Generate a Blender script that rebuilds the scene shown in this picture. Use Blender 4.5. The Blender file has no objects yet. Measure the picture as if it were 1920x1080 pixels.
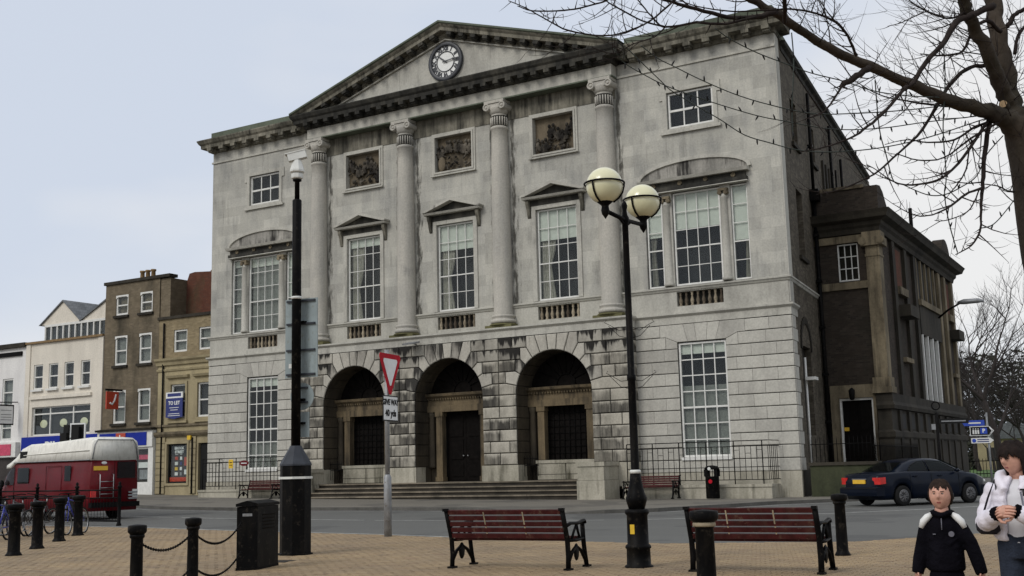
import bpy, math, random
from mathutils import Vector, Matrix
R = math.radians
rnd = random.Random(7)
scene = bpy.context.scene
COL = scene.collection

# ---------------------------------------------------------------- camera, sky, sun, exposure
cd = bpy.data.cameras.new('camera'); cam = bpy.data.objects.new('camera', cd); COL.objects.link(cam)
cd.sensor_width = 36; cd.lens = 2131.5/1920*36; cd.clip_start = .1; cd.clip_end = 2000
_f = Vector((-math.sin(R(30.343))*math.cos(R(8.984)), math.cos(R(30.343))*math.cos(R(8.984)), math.sin(R(8.984))))
_r = Vector((math.cos(R(30.343)), math.sin(R(30.343)), 0)); _u = _r.cross(_f)
_c, _s = math.cos(R(-1.415)), math.sin(R(-1.415))
_r2 = _r*_c+_u*_s; _u2 = _u*_c-_r*_s
mw = Matrix((_r2, _u2, -_f)).transposed().to_4x4(); mw.translation = (27.61, -42.2, 1.42)
cam.matrix_world = mw; scene.camera = cam

SUN_EL, SUN_AZ = R(40), R(196)          # high and behind the viewer, veiled by cloud
world = bpy.data.worlds.new('World'); scene.world = world; world.use_nodes = True
nt = world.node_tree; nt.nodes.clear()
def WN(t, **k):
    n = nt.nodes.new(t)
    for a, b in k.items(): setattr(n, a, b)
    return n
bg = WN('ShaderNodeBackground'); out = WN('ShaderNodeOutputWorld')
sky = WN('ShaderNodeTexSky', sky_type='NISHITA', sun_disc=False, sun_elevation=SUN_EL, sun_rotation=SUN_AZ, air_density=1.0, dust_density=2.5)
tc = WN('ShaderNodeTexCoord'); mp = WN('ShaderNodeMapping'); mp.inputs['Scale'].default_value = (1, 1, 2.6)
nz = WN('ShaderNodeTexNoise'); nz.inputs['Scale'].default_value = 1.15; nz.inputs['Detail'].default_value = 5; nz.inputs['Roughness'].default_value = .5
cr = WN('ShaderNodeValToRGB')
cr.color_ramp.elements[0].position = .4; cr.color_ramp.elements[0].color = (.81, .885, 1.02, 1)
cr.color_ramp.elements[1].position = .6; cr.color_ramp.elements[1].color = (1.1, 1.09, 1.08, 1)
vm = WN('ShaderNodeVectorMath', operation='MULTIPLY'); vm.inputs[1].default_value = (8.6, 8.6, 8.6)
mx = WN('ShaderNodeMix', data_type='RGBA'); mx.inputs['Factor'].default_value = .9
L = nt.links.new
L(tc.outputs['Generated'], mp.inputs[0]); L(mp.outputs[0], nz.inputs['Vector']); L(nz.outputs['Fac'], cr.inputs[0])
L(cr.outputs[0], vm.inputs[0]); L(sky.outputs[0], mx.inputs['A']); L(vm.outputs[0], mx.inputs['B'])
L(mx.outputs['Result'], bg.inputs['Color']); bg.inputs['Strength'].default_value = .1; L(bg.outputs[0], out.inputs[0])

sl = bpy.data.lights.new('sun', 'SUN'); sl.energy = 1.5; sl.angle = R(22); sl.color = (1, .96, .9)
so = bpy.data.objects.new('sun', sl); COL.objects.link(so)
sdir = Vector((math.sin(SUN_AZ)*math.cos(SUN_EL), math.cos(SUN_AZ)*math.cos(SUN_EL), math.sin(SUN_EL)))
so.rotation_euler = sdir.to_track_quat('Z', 'Y').to_euler(); so.location = (20, -60, 60)
vs = scene.view_settings; vs.view_transform = 'Standard'; vs.look = 'None'; vs.gamma = 1; vs.exposure = -.05; vs.use_curve_mapping = False
scene.cycles.max_bounces = 6; scene.cycles.transparent_max_bounces = 12
scene.cycles.diffuse_bounces = 3; scene.cycles.glossy_bounces = 3

# ---------------------------------------------------------------- materials
def newmat(name):
    m = bpy.data.materials.new(name); m.use_nodes = True; t = m.node_tree
    return m, t, t.nodes['Principled BSDF']
def nd(t, typ, ins=None, **k):
    n = t.nodes.new(typ)
    for a, b in k.items(): setattr(n, a, b)
    for a, b in (ins or {}).items():
        if hasattr(b, 'is_output'): t.links.new(b, n.inputs[a])
        else: n.inputs[a].default_value = b
    return n
def c4(c): return (c[0], c[1], c[2], 1)
def mixc(t, fac, a, b, mode='MIX'):
    n = nd(t, 'ShaderNodeMix', data_type='RGBA', blend_type=mode)
    for k, v in (('Factor', fac), ('A', a), ('B', b)):
        s = n.inputs[k] if k == 'Factor' else [i for i in n.inputs if i.name == k and i.type == 'RGBA'][0]
        if hasattr(v, 'is_output'): t.links.new(v, s)
        else: s.default_value = v if k == 'Factor' else c4(v)
    return [o for o in n.outputs if o.type == 'RGBA'][0]
def ramp(t, src, p0, p1, v0=0., v1=1.):
    n = nd(t, 'ShaderNodeMapRange', {'Value': src, 'From Min': p0, 'From Max': p1, 'To Min': v0, 'To Max': v1}); n.clamp = True
    return n.outputs[0]
def noise(t, vec, scale, detail=4, rough=.55):
    return nd(t, 'ShaderNodeTexNoise', {'Vector': vec, 'Scale': scale, 'Detail': detail, 'Roughness': rough}).outputs['Fac']
def pos(t, sc=(1, 1, 1)):
    g = nd(t, 'ShaderNodeNewGeometry').outputs['Position']
    return nd(t, 'ShaderNodeMapping', {'Vector': g, 'Scale': sc}).outputs[0]
def bump(t, b, h, strength, dist=.02):
    n = nd(t, 'ShaderNodeBump', {'Height': h, 'Strength': strength, 'Distance': dist}); t.links.new(n.outputs[0], b.inputs['Normal'])
def math_(t, op, a, b):
    n = nd(t, 'ShaderNodeMath', operation=op)
    for i, v in enumerate((a, b)):
        if hasattr(v, 'is_output'): t.links.new(v, n.inputs[i])
        else: n.inputs[i].default_value = v
    return n.outputs[0]

def M(name, c, rough=.7, var=.25, scale=6, metal=0, bmp=0, spec=None, coat=0, obj=0, wear=None):
    """plain surface with mottling of its own"""
    m, t, b = newmat(name)
    col = mixc(t, ramp(t, noise(t, pos(t), scale), .3, .7), tuple(x*(1-var) for x in c), tuple(min(1, x*(1+var)) for x in c))
    if wear:                                                  # scuffs, chips and dust
        w1 = noise(t, pos(t), 11, 6, .7); col = mixc(t, ramp(t, w1, .57, .66, 0, .75), col, wear)
        col = mixc(t, ramp(t, noise(t, pos(t, (3, 3, .8)), 2.5, 5, .65), .5, .72, 0, .5), col, tuple(.55*x for x in wear))
    if obj:
        r = nd(t, 'ShaderNodeObjectInfo').outputs['Random']
        col = mixc(t, 1, col, mixc(t, r, (1-obj,)*3, (1+obj*.5,)*3), 'MULTIPLY')
    t.links.new(col, b.inputs['Base Color']); b.inputs['Roughness'].default_value = rough; b.inputs['Metallic'].default_value = metal
    if spec is not None: b.inputs['Specular IOR Level'].default_value = spec
    if coat: b.inputs['Coat Weight'].default_value = coat; b.inputs['Coat Roughness'].default_value = .08
    if bmp: bump(t, b, noise(t, pos(t), scale*6, 3), bmp)
    return m

def stone(name, light, dark, lo=.42, hi=.66, streak=.5, objvar=0., joints=None, bmp=.15, soot=None, soot_lo=.5, soot_hi=.6, warm=None, paletop=0, drip=0, damp=()):
    m, t, b = newmat(name)
    p = pos(t); big = noise(t, p, .45, 5, .6); mid = noise(t, pos(t, (1.6, 1.6, .5)), 1.1, 6, .62)
    st = noise(t, pos(t, (2.6, 2.6, .16)), 1.3, 5, .6); fine = noise(t, p, 14, 3)
    f = math_(t, 'ADD', math_(t, 'MULTIPLY', big, .45), math_(t, 'ADD', math_(t, 'MULTIPLY', mid, .55-.3*streak), math_(t, 'MULTIPLY', st, .3*streak)))
    if objvar:
        r = nd(t, 'ShaderNodeObjectInfo').outputs['Random']
        f = math_(t, 'ADD', f, math_(t, 'MULTIPLY', math_(t, 'SUBTRACT', r, .5), objvar))
    col = mixc(t, ramp(t, f, lo, hi), light, dark)
    if warm: col = mixc(t, ramp(t, noise(t, pos(t, (.7, .7, .7)), .8, 3), .5, .72, 0, .6), col, warm)
    if soot:
        s = noise(t, pos(t, (2.3, 2.3, .22)), 1.5, 6, .66)
        s2 = noise(t, p, .6, 3)
        sf = math_(t, 'ADD', math_(t, 'MULTIPLY', s, .6), math_(t, 'MULTIPLY', s2, .4))
        if drip:                                              # black crust hanging from the top edge in ragged drips
            gz0 = nd(t, 'ShaderNodeSeparateXYZ', {0: nd(t, 'ShaderNodeTexCoord').outputs['Generated']}).outputs[2]
            sf = math_(t, 'ADD', sf, math_(t, 'MULTIPLY', math_(t, 'SUBTRACT', gz0, .5), drip))
        if objvar: sf = math_(t, 'ADD', sf, math_(t, 'MULTIPLY', math_(t, 'SUBTRACT', r, .5), objvar*1.2))
        col = mixc(t, ramp(t, sf, soot_lo, soot_hi), col, soot)
    if paletop:                                                  # each stone paler towards its upper edge, broken up by noise
        gz = nd(t, 'ShaderNodeSeparateXYZ', {0: nd(t, 'ShaderNodeTexCoord').outputs['Generated']}).outputs[2]
        col = mixc(t, math_(t, 'MULTIPLY', ramp(t, math_(t, 'ADD', gz, math_(t, 'MULTIPLY', math_(t, 'SUBTRACT', st, .5), 1.6)), .68, 1.0), paletop), col, light)
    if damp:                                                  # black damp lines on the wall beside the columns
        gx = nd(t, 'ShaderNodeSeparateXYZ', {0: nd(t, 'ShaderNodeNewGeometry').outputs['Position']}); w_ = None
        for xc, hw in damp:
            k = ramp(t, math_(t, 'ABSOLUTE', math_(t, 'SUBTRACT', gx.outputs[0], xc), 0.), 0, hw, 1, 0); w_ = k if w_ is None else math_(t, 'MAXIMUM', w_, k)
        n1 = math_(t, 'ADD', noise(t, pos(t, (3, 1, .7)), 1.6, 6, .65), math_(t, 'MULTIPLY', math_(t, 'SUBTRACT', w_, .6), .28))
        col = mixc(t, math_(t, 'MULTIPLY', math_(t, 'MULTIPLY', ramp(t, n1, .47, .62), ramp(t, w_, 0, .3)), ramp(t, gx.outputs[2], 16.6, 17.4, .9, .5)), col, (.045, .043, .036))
    h = fine
    if joints:
        w, hh, mw_, dk = joints
        g = nd(t, 'ShaderNodeSeparateXYZ', {0: nd(t, 'ShaderNodeNewGeometry').outputs['Position']})
        v = nd(t, 'ShaderNodeCombineXYZ', {0: math_(t, 'ADD', g.outputs[0], g.outputs[1]), 1: g.outputs[2]})
        bk = nd(t, 'ShaderNodeTexBrick', {'Vector': v.outputs[0], 'Scale': 1., 'Brick Width': w, 'Row Height': hh, 'Mortar Size': mw_, 'Mortar Smooth': .3,
              'Color1': (.86, .86, .86, 1), 'Color2': (1.08, 1.08, 1.08, 1), 'Mortar': (dk, dk, dk, 1)})
        col = mixc(t, 1, col, bk.outputs['Color'], 'MULTIPLY')
    col = mixc(t, 1, col, mixc(t, ramp(t, fine, .3, .7), (.88,)*3, (1.1,)*3), 'MULTIPLY')
    t.links.new(col, b.inputs['Base Color']); b.inputs['Roughness'].default_value = .9; b.inputs['Specular IOR Level'].default_value = .25
    if bmp: bump(t, b, math_(t, 'ADD', math_(t, 'MULTIPLY', fine, .5), mid), bmp, .03)
    return m

def brick(name, c1, c2, mortar, var=.35, dirt=(.02, .02, .015), dl=.52, dh=.75, moss=None):
    m, t, b = newmat(name)
    g = nd(t, 'ShaderNodeSeparateXYZ', {0: nd(t, 'ShaderNodeNewGeometry').outputs['Position']})
    v = nd(t, 'ShaderNodeCombineXYZ', {0: math_(t, 'ADD', g.outputs[0], g.outputs[1]), 1: g.outputs[2]})
    bk = nd(t, 'ShaderNodeTexBrick', {'Vector': v.outputs[0], 'Scale': 1., 'Brick Width': .235, 'Row Height': .078, 'Mortar Size': .006, 'Mortar Smooth': .2,
          'Color1': c4(c1), 'Color2': c4(c2), 'Mortar': c4(mortar)})
    p = pos(t)
    col = mixc(t, ramp(t, noise(t, p, 3.2, 5), .35, .7), bk.outputs['Color'], tuple(x*(1-var) for x in c1))
    col = mixc(t, ramp(t, noise(t, pos(t, (1, 1, .4)), .7, 5), dl, dh, 0, .8), col, dirt)
    if moss: col = mixc(t, ramp(t, noise(t, pos(t, (.8, .8, .3)), .9, 4), .5, .65, 0, .7), col, moss)
    t.links.new(col, b.inputs['Base Color']); b.inputs['Roughness'].default_value = .92; b.inputs['Specular IOR Level'].default_value = .2
    bump(t, b, bk.outputs['Fac'], -.5, .01)
    return m

def glassmat(name, tint=(.5, .55, .55), ior=1.5, rough=.02):
    m, t, b = newmat(name); t.nodes.remove(b); o = [n for n in t.nodes if n.type == 'OUTPUT_MATERIAL'][0]
    fc = nd(t, 'ShaderNodeLayerWeight', {'Blend': .5}).outputs['Facing']
    fr = nd(t, 'ShaderNodeMath', {0: math_(t, 'POWER', fc, 4.), 1: .7, 2: ((ior-1)/(ior+1))**2}, operation='MULTIPLY_ADD')
    gl = nd(t, 'ShaderNodeBsdfGlossy', {'Color': (.9, .93, .95, 1), 'Roughness': rough})
    tr = nd(t, 'ShaderNodeBsdfTransparent', {'Color': c4(tint)})
    mxs = nd(t, 'ShaderNodeMixShader', {0: fr.outputs[0], 1: tr.outputs[0], 2: gl.outputs[0]})
    t.links.new(mxs.outputs[0], o.inputs[0]); return m

LIGHT = (.45, .44, .392)
mt = {}
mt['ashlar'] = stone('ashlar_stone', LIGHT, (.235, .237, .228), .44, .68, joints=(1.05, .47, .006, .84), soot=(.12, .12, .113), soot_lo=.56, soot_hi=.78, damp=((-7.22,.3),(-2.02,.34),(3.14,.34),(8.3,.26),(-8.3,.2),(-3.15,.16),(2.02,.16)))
mt['smooth'] = stone('smooth_stone', LIGHT, (.27, .262, .235), .46, .68, soot=(.1, .098, .09), soot_lo=.57, soot_hi=.75)
mt['column'] = stone('column_stone', (.45, .43, .38), (.3, .295, .275), .44, .68, streak=1., soot=(.14, .145, .145), soot_lo=.58, soot_hi=.76)
mt['block'] = stone('wing_block_stone', (.465, .453, .405), (.32, .31, .28), .42, .68, objvar=.16)
mt['blackblock'] = stone('sooty_block_stone', (.42, .395, .335), (.14, .13, .108), .36, .6, objvar=.16, soot=(.05, .047, .041), soot_lo=.46, soot_hi=.62, paletop=.85)
mt['vouss'] = stone('voussoir_stone', (.44, .42, .365), (.25, .235, .205), .42, .64, objvar=.18, soot=(.04, .038, .034), soot_lo=.54, soot_hi=.63, drip=.1)
mt['topblock'] = stone('streaked_block_stone', (.42, .4, .345), (.17, .16, .137), .36, .6, objvar=.16, soot=(.02, .019, .017), soot_lo=.495, soot_hi=.545, drip=.16)
mt['streaky'] = stone('streaked_tympanum_stone', (.36, .345, .31), (.17, .165, .15), .4, .6, streak=1., soot=(.03, .028, .026), soot_lo=.5, soot_hi=.6)
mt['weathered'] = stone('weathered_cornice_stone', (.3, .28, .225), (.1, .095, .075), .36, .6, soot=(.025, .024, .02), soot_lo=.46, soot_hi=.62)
mt['joint'] = stone('joint_mortar', (.022, .021, .02), (.012, .012, .011), .4, .6)
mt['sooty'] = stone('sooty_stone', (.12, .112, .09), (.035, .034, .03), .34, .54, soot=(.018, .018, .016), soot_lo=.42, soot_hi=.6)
mt['mossy'] = stone('mossy_stone', (.16, .15, .07), (.09, .085, .04), .4, .6)
mt['lead'] = stone('lead_parapet', (.125, .145, .11), (.065, .075, .055), .4, .65)
mt['doorstone'] = stone('tan_doorcase_stone', (.19, .145, .085), (.075, .06, .04), .4, .6, soot=(.03, .025, .018), soot_lo=.5, soot_hi=.64)
mt['reveal'] = stone('arch_reveal_stone', (.085, .07, .048), (.026, .022, .017), .38, .6)  # tone lowered to put the shadow inside the arches into the stone
mt['steplit'] = stone('worn_step_highlight', (.24, .205, .155), (.1, .088, .066), .4, .62)  # worn stone, lightened further to paint the highlight along each nosing
mt['risershade'] = stone('step_riser', (.055, .047, .036), (.025, .022, .018), .4, .6)  # darkened so the colour carries the shadow under each nosing
mt['step'] = stone('step_stone', (.12, .1, .075), (.045, .039, .03), .4, .62)
mt['plinth'] = stone('plinth_stone', (.42, .395, .325), (.2, .19, .148), .44, .66, soot=(.07, .066, .046), soot_lo=.52, soot_hi=.68)
mt['relief'] = stone('relief_panel_stone', (.17, .138, .095), (.05, .042, .03), .4, .6)
mt['reliefdark'] = stone('relief_figure_stone', (.15, .132, .105), (.014, .012, .01), .4, .54)
mt['sidebrick'] = brick('hall_side_brick', (.15, .13, .1), (.06, .052, .041), (.13, .113, .09), var=.6, dl=.6, dh=.8)
mt['annexbrick'] = brick('annex_dark_brick', (.058, .046, .036), (.024, .02, .017), (.055, .048, .04))
mt['annexstone'] = stone('annex_stone', (.23, .19, .125), (.075, .062, .042), .42, .62, soot=(.025, .021, .016), soot_lo=.5, soot_hi=.66)
mt['annexdark'] = stone('annex_grimy_stone', (.048, .042, .032), (.015, .0135, .011), .4, .62)
mt['brownbrick'] = brick('brown_brick', (.19, .155, .105), (.125, .1, .07), (.18, .155, .115))
mt['redbrick'] = brick('red_stack_brick', (.14, .052, .032), (.09, .037, .026), (.09, .07, .055), moss=(.06, .055, .03))
mt['yellowbrick'] = brick('yellow_brick', (.31, .25, .15), (.19, .15, .09), (.27, .23, .16), dl=.62, dh=.85)
mt['yellowstone'] = stone('yellow_stone', (.38, .325, .2), (.25, .21, .13), .42, .62)
mt['cream'] = stone('cream_render', (.68, .635, .55), (.52, .485, .42), .45, .68, bmp=.03)
mt['white'] = stone('white_render', (.72, .71, .69), (.56, .55, .54), .45, .7, bmp=.03)
mt['slate'] = stone('slate_roof', (.2, .21, .22), (.12, .13, .135), .4, .62, joints=(.3, .2, .01, .6))
mt['wpaint'] = M('white_gloss_paint', (.64, .64, .61), .5, .1)
mt['glass'] = glassmat('window_glass', (.93, .95, .94), 1.33)
mt['carglass'] = glassmat('tinted_car_glass', (.3, .36, .34), 1.22)
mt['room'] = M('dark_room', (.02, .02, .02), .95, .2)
mt['blind'] = M('pale_roller_blind', (.55, .565, .51), .9, .06)
mt['netblind'] = M('grey_net_curtain', (.17, .175, .16), .95, .2, 12)
mt['curtain'] = M('drawn_curtain', (.36, .34, .29), .95, .25, 10)
mt['black'] = M('black_street_paint', (.0035, .0035, .0038), .5, .3, 5, bmp=.05, spec=.07, wear=(.035, .03, .024))
mt['blackmatt'] = M('worn_black_iron', (.005, .0047, .0047), .65, .4, 7, spec=.08)
mt['darkwood'] = M('dark_door_wood', (.006, .005, .0045), .75, .4, 5, spec=.06)
mt['dialwhite'] = M('clock_dial_white', (.74, .75, .73), .6, .05)
mt['dialblack'] = M('clock_ring_iron', (.035, .038, .045), .5, .2)
mt['greysteel'] = M('galvanised_grey', (.26, .27, .28), .5, .2, metal=.3, wear=(.16, .14, .12))
mt['signback'] = M('sign_back_grey', (.24, .29, .3), .55, .12, 2, wear=(.2, .22, .2))
mt['bluegrey'] = M('blue_grey_paint', (.045, .05, .06), .55, .15, spec=.12)
mt['camwhite'] = M('camera_housing_white', (.62, .63, .6), .4, .08)
mt['maroon'] = M('maroon_bench_paint', (.05, .011, .011), .6, .35, 9, spec=.1, wear=(.12, .07, .05))
mt['strap'] = M('worn_cream_strap', (.3, .25, .17), .8, .3)
mt['red'] = M('sign_red', (.4, .008, .02), .6, .12, spec=.12)
mt['signwhite'] = M('sign_white', (.7, .71, .7), .45, .06)
mt['ink'] = M('black_lettering', (.008, .008, .008), .6, .1, spec=.2)
mt['yellow'] = M('yellow_label', (.65, .42, .02), .5, .15)
mt['globe'] = M('opal_lamp_globe', (.68, .66, .44), .28, .06, 3, coat=.5)
mt['vanred'] = M('van_red_paint', (.105, .004, .008), .4, .15, 2, coat=.12, spec=.15, wear=(.1, .02, .018))
mt['vanwhite'] = M('van_roof_white', (.72, .71, .65), .5, .08, wear=(.62, .6, .53))
mt['tyre'] = M('tyre_rubber', (.01, .01, .01), .9, .2, spec=.2)
mt['chrome'] = M('bright_metal', (.32, .325, .33), .35, .08, metal=.9)
mt['plateyel'] = M('number_plate_yellow', (.7, .42, .03), .45, .1)
mt['carblue'] = M('dark_blue_car_paint', (.002, .0045, .012), .3, .2, 2, coat=.1, spec=.12)
mt['taillight'] = M('tail_light_red', (.5, .015, .012), .2, .2, coat=.5)
mt['hub'] = M('wheel_trim_grey', (.1, .1, .105), .5, .15, metal=.3)
mt['blue'] = M('shop_blue', (.01, .025, .26), .6, .12, spec=.15)
mt['signblue'] = M('sign_blue', (.015, .06, .42), .5, .1)
mt['navy'] = M('navy_board', (.012, .022, .14), .5, .1)
mt['redsign'] = M('red_hanging_panel', (.4, .045, .018), .5, .15)
mt['pink'] = M('pink_shop_fascia', (.5, .05, .11), .5, .25)
mt['displaydark'] = M('shop_display_dark', (.03, .024, .022), .8, .4, 4)  # plain dark display colour, no emission
mt['skin'] = M('skin', (.54, .3, .225), .6, .16, 22, spec=.3)
mt['lips'] = M('lips', (.32, .09, .08), .5, .1)
mt['hair'] = M('dark_brown_hair', (.014, .008, .0065), .65, .5, 40, bmp=.3, spec=.2)
mt['boyhair'] = M('short_brown_hair', (.026, .016, .011), .75, .5, 40, bmp=.3, spec=.2)
mt['puffer'] = M('white_puffer_fabric', (.7, .67, .74), .8, .1, 5, bmp=.45)
mt['tee'] = M('white_t_shirt', (.62, .62, .65), .9, .08)
mt['jeans'] = M('dark_blue_jeans', (.022, .028, .043), .95, .4, 9, bmp=.5, spec=.15)
mt['tracksuit'] = M('black_tracksuit', (.004, .0038, .006), .9, .45, 7, bmp=.5, spec=.05)
mt['badge'] = M('grey_badge', (.13, .13, .16), .7, .2)
mt['eyewhite'] = M('eye_white', (.22, .2, .19), .5, .05, spec=.2)
mt['bag'] = M('dark_handbag_leather', (.012, .011, .017), .55, .4, 18, bmp=.2, spec=.25)
mt['bark'] = stone('mossy_bark', (.06, .047, .035), (.016, .013, .011), .4, .6, streak=1., bmp=1., warm=(.036, .042, .016))
mt['twig'] = M('twig_bark', (.026, .02, .018), .95, .3, 12, spec=.15)
mt['cutwood'] = M('sawn_wood', (.42, .29, .16), .8, .15)
mt['cable'] = M('fairy_light_cable', (.02, .03, .022), .6, .2)
mt['bikeblue'] = M('blue_bicycle_paint', (.01, .02, .25), .3, .15, coat=.4)
mt['bikegrey'] = M('dark_bicycle_paint', (.03, .03, .035), .35, .2, coat=.3)
mt['farwood'] = M('far_twigs', (.028, .022, .02), .95, .3)
mt['hedge'] = M('dark_hedge_leaf', (.022, .024, .014), .9, .5, 1.2)
mt['grass'] = M('park_grass', (.06, .12, .022), .9, .3, 2)
mt['greenwall'] = stone('green_stained_wall', (.05, .055, .03), (.02, .024, .014), .4, .6)
mt['terracotta'] = M('terracotta_pot', (.2, .13, .06), .85, .3)
# ---------------------------------------------------------------- mesh building
class MB:
    """collects shapes and links them as one mesh object"""
    def __init__(s, T=None): s.v = []; s.f = []; s.sm = []; s.mi = []; s.T = T; s.cur = 0
    def add(s, vs, fs, smooth=False):
        n = len(s.v); T = s.T
        s.v += [tuple(T(Vector(v))) if T else tuple(v) for v in vs]
        for f in fs: s.f.append([i+n for i in f]); s.sm.append(smooth); s.mi.append(s.cur)
        return s
    def box(s, x0, x1, y0, y1, z0, z1):
        return s.add([(x0,y0,z0),(x1,y0,z0),(x1,y1,z0),(x0,y1,z0),(x0,y0,z1),(x1,y0,z1),(x1,y1,z1),(x0,y1,z1)],
                     [(0,3,2,1),(4,5,6,7),(0,1,5,4),(1,2,6,5),(2,3,7,6),(3,0,4,7)])
    def quad(s, a, b, c, d): return s.add([a,b,c,d], [(0,1,2,3)])
    def prism(s, pts, y0, y1, ax='y'):
        """polygon (a,b) pushed along an axis; ax y: (x,z), x: (y,z), z: (x,y)"""
        f = {'y': lambda a,b,c: (a,c,b), 'x': lambda a,b,c: (c,a,b), 'z': lambda a,b,c: (a,b,c)}[ax]
        n = len(pts)
        return s.add([f(a,b,y0) for a,b in pts]+[f(a,b,y1) for a,b in pts],
            [tuple(range(n)), tuple(range(2*n-1, n-1, -1))]+[(i,i+n,(i+1)%n+n,(i+1)%n) for i in range(n)])
    def lathe(s, cx, cy, prof, seg=16, axis='z', cz=0, smooth=True, a0=0, caps=True):
        vs = []
        for r, z in prof:
            for k in range(seg):
                a = a0+2*math.pi*k/seg; x, y = r*math.cos(a), r*math.sin(a)
                vs.append((cx+x, cy+y, cz+z) if axis == 'z' else ((cx+x, cy+z, cz+y) if axis == 'y' else (cx+z, cy+x, cz+y)))
        m = len(prof)
        fs = [(i*seg+k, i*seg+(k+1)%seg, (i+1)*seg+(k+1)%seg, (i+1)*seg+k) for i in range(m-1) for k in range(seg)]
        s.add(vs, fs, smooth)
        if caps:
            n = len(s.v)-len(vs)
            for f in (tuple(n+k for k in range(seg))[::-1], tuple(n+(m-1)*seg+k for k in range(seg))):
                s.f.append(list(f)); s.sm.append(False); s.mi.append(s.cur)
        return s
    def tube(s, pts, r, seg=6, caps=True, smooth=True, flat=None):
        """round bar through points; r number or list; flat=(a,b) gives an oval section"""
        P = [Vector(p) for p in pts]; n = len(P); rr = r if isinstance(r, (list, tuple)) else [r]*n
        up = None; vs = []
        for i in range(n):
            d = (P[min(i+1,n-1)]-P[max(i-1,0)])
            d = d.normalized() if d.length > 1e-9 else Vector((0,0,1))
            if up is None: up = Vector((0,0,1)) if abs(d.z) < .9 else Vector((0,1,0))
            a = up.cross(d); a = a.normalized() if a.length > 1e-6 else Vector((1,0,0)); b = d.cross(a); up = b
            for k in range(seg):
                t = 2*math.pi*k/seg; fa, fb = flat or (1,1)
                vs.append(P[i]+a*(rr[i]*fa*math.cos(t))+b*(rr[i]*fb*math.sin(t)))
        fs = [(i*seg+k, i*seg+(k+1)%seg, (i+1)*seg+(k+1)%seg, (i+1)*seg+k) for i in range(n-1) for k in range(seg)]
        if caps: fs += [tuple(range(seg))[::-1], tuple((n-1)*seg+k for k in range(seg))]
        return s.add(vs, fs, smooth)
    def loft(s, rings, smooth=True, caps=True):
        m, k = len(rings), len(rings[0]); vs = [p for r in rings for p in r]
        fs = [(i*k+j, i*k+(j+1)%k, (i+1)*k+(j+1)%k, (i+1)*k+j) for i in range(m-1) for j in range(k)]
        if caps: fs += [tuple(range(k))[::-1], tuple((m-1)*k+j for j in range(k))]
        return s.add(vs, fs, smooth)
    def ball(s, c, r, seg=12, rings=8):
        rx, ry, rz = r if isinstance(r, (list, tuple)) else (r,r,r); vs = []
        for i in range(rings+1):
            th = math.pi*i/rings; th = min(max(th, .02), math.pi-.02)
            for k in range(seg):
                a = 2*math.pi*k/seg
                vs.append((c[0]+rx*math.sin(th)*math.cos(a), c[1]+ry*math.sin(th)*math.sin(a), c[2]-rz*math.cos(th)))
        fs = [(i*seg+k, i*seg+(k+1)%seg, (i+1)*seg+(k+1)%seg, (i+1)*seg+k) for i in range(rings) for k in range(seg)]
        fs += [tuple(range(seg))[::-1], tuple(rings*seg+k for k in range(seg))]
        return s.add(vs, fs, True)
    def sweep(s, path, prof, closed_prof=True):
        """moulding profile (out,z) carried along a plan path with mitred corners; out is to the right of travel"""
        n = len(path); rings = []
        for i, (x, y) in enumerate(path):
            ns = []
            for a, b in ((i-1, i), (i, i+1)):
                if a >= 0 and b < n:
                    dx, dy = path[b][0]-path[a][0], path[b][1]-path[a][1]; l = math.hypot(dx, dy); ns.append((dy/l, -dx/l))
            if len(ns) == 1: mx_, my_ = ns[0]
            else:
                mx_, my_ = ns[0][0]+ns[1][0], ns[0][1]+ns[1][1]; k = 2/(mx_*mx_+my_*my_); mx_ *= k; my_ *= k
            rings.append([(x+mx_*o, y+my_*o, z) for o, z in prof])
        k = len(prof); vs = [p for r in rings for p in r]
        fs = [(i*k+j, (i+1)*k+j, (i+1)*k+(j+1)%k, i*k+(j+1)%k) for i in range(n-1) for j in range(k)]
        fs += [tuple(range(k)), tuple((n-1)*k+j for j in range(k))[::-1]]
        return s.add(vs, fs)
    def wall(s, x0, x1, z0, z1, holes, y=0., depth=.3, back=None):
        """wall face at y with rectangular openings and their reveals"""
        xs = sorted({x0, x1, *[h[0] for h in holes], *[h[1] for h in holes]}); zs = sorted({z0, z1, *[h[2] for h in holes], *[h[3] for h in holes]})
        for i in range(len(xs)-1):
            for j in range(len(zs)-1):
                cx, cz = (xs[i]+xs[i+1])/2, (zs[j]+zs[j+1])/2
                if not any(h[0] < cx < h[1] and h[2] < cz < h[3] for h in holes):
                    s.quad((xs[i],y,zs[j]), (xs[i+1],y,zs[j]), (xs[i+1],y,zs[j+1]), (xs[i],y,zs[j+1]))
        for a, b, c, d in [h[:4] for h in holes]:
            e = y+depth
            s.quad((a,y,c),(a,e,c),(b,e,c),(b,y,c)); s.quad((a,y,d),(b,y,d),(b,e,d),(a,e,d))
            s.quad((a,y,c),(a,y,d),(a,e,d),(a,e,c)); s.quad((b,y,c),(b,e,c),(b,e,d),(b,y,d))
        return s
    def mesh(s, name, mats):
        me = bpy.data.meshes.new(name); me.from_pydata(s.v, [], s.f)
        for m in (mats if isinstance(mats, (list, tuple)) else [mats]): me.materials.append(mt[m] if isinstance(m, str) else m)
        me.polygons.foreach_set('use_smooth', s.sm); me.polygons.foreach_set('material_index', s.mi); me.update()
        return me
    def obj(s, name, mats, parent=None, world=True):
        """link as one object; world: coordinates are world ones, moved into the (unturned) parent's frame"""
        if parent and world:
            o = off(parent); s.v = [(a-o[0], b-o[1], c-o[2]) for a, b, c in s.v]
        return link(name, s.mesh(name, mats), parent)
def off(o):
    v = Vector((0,0,0))
    while o: v = v+o.location; o = o.parent
    return v
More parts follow.
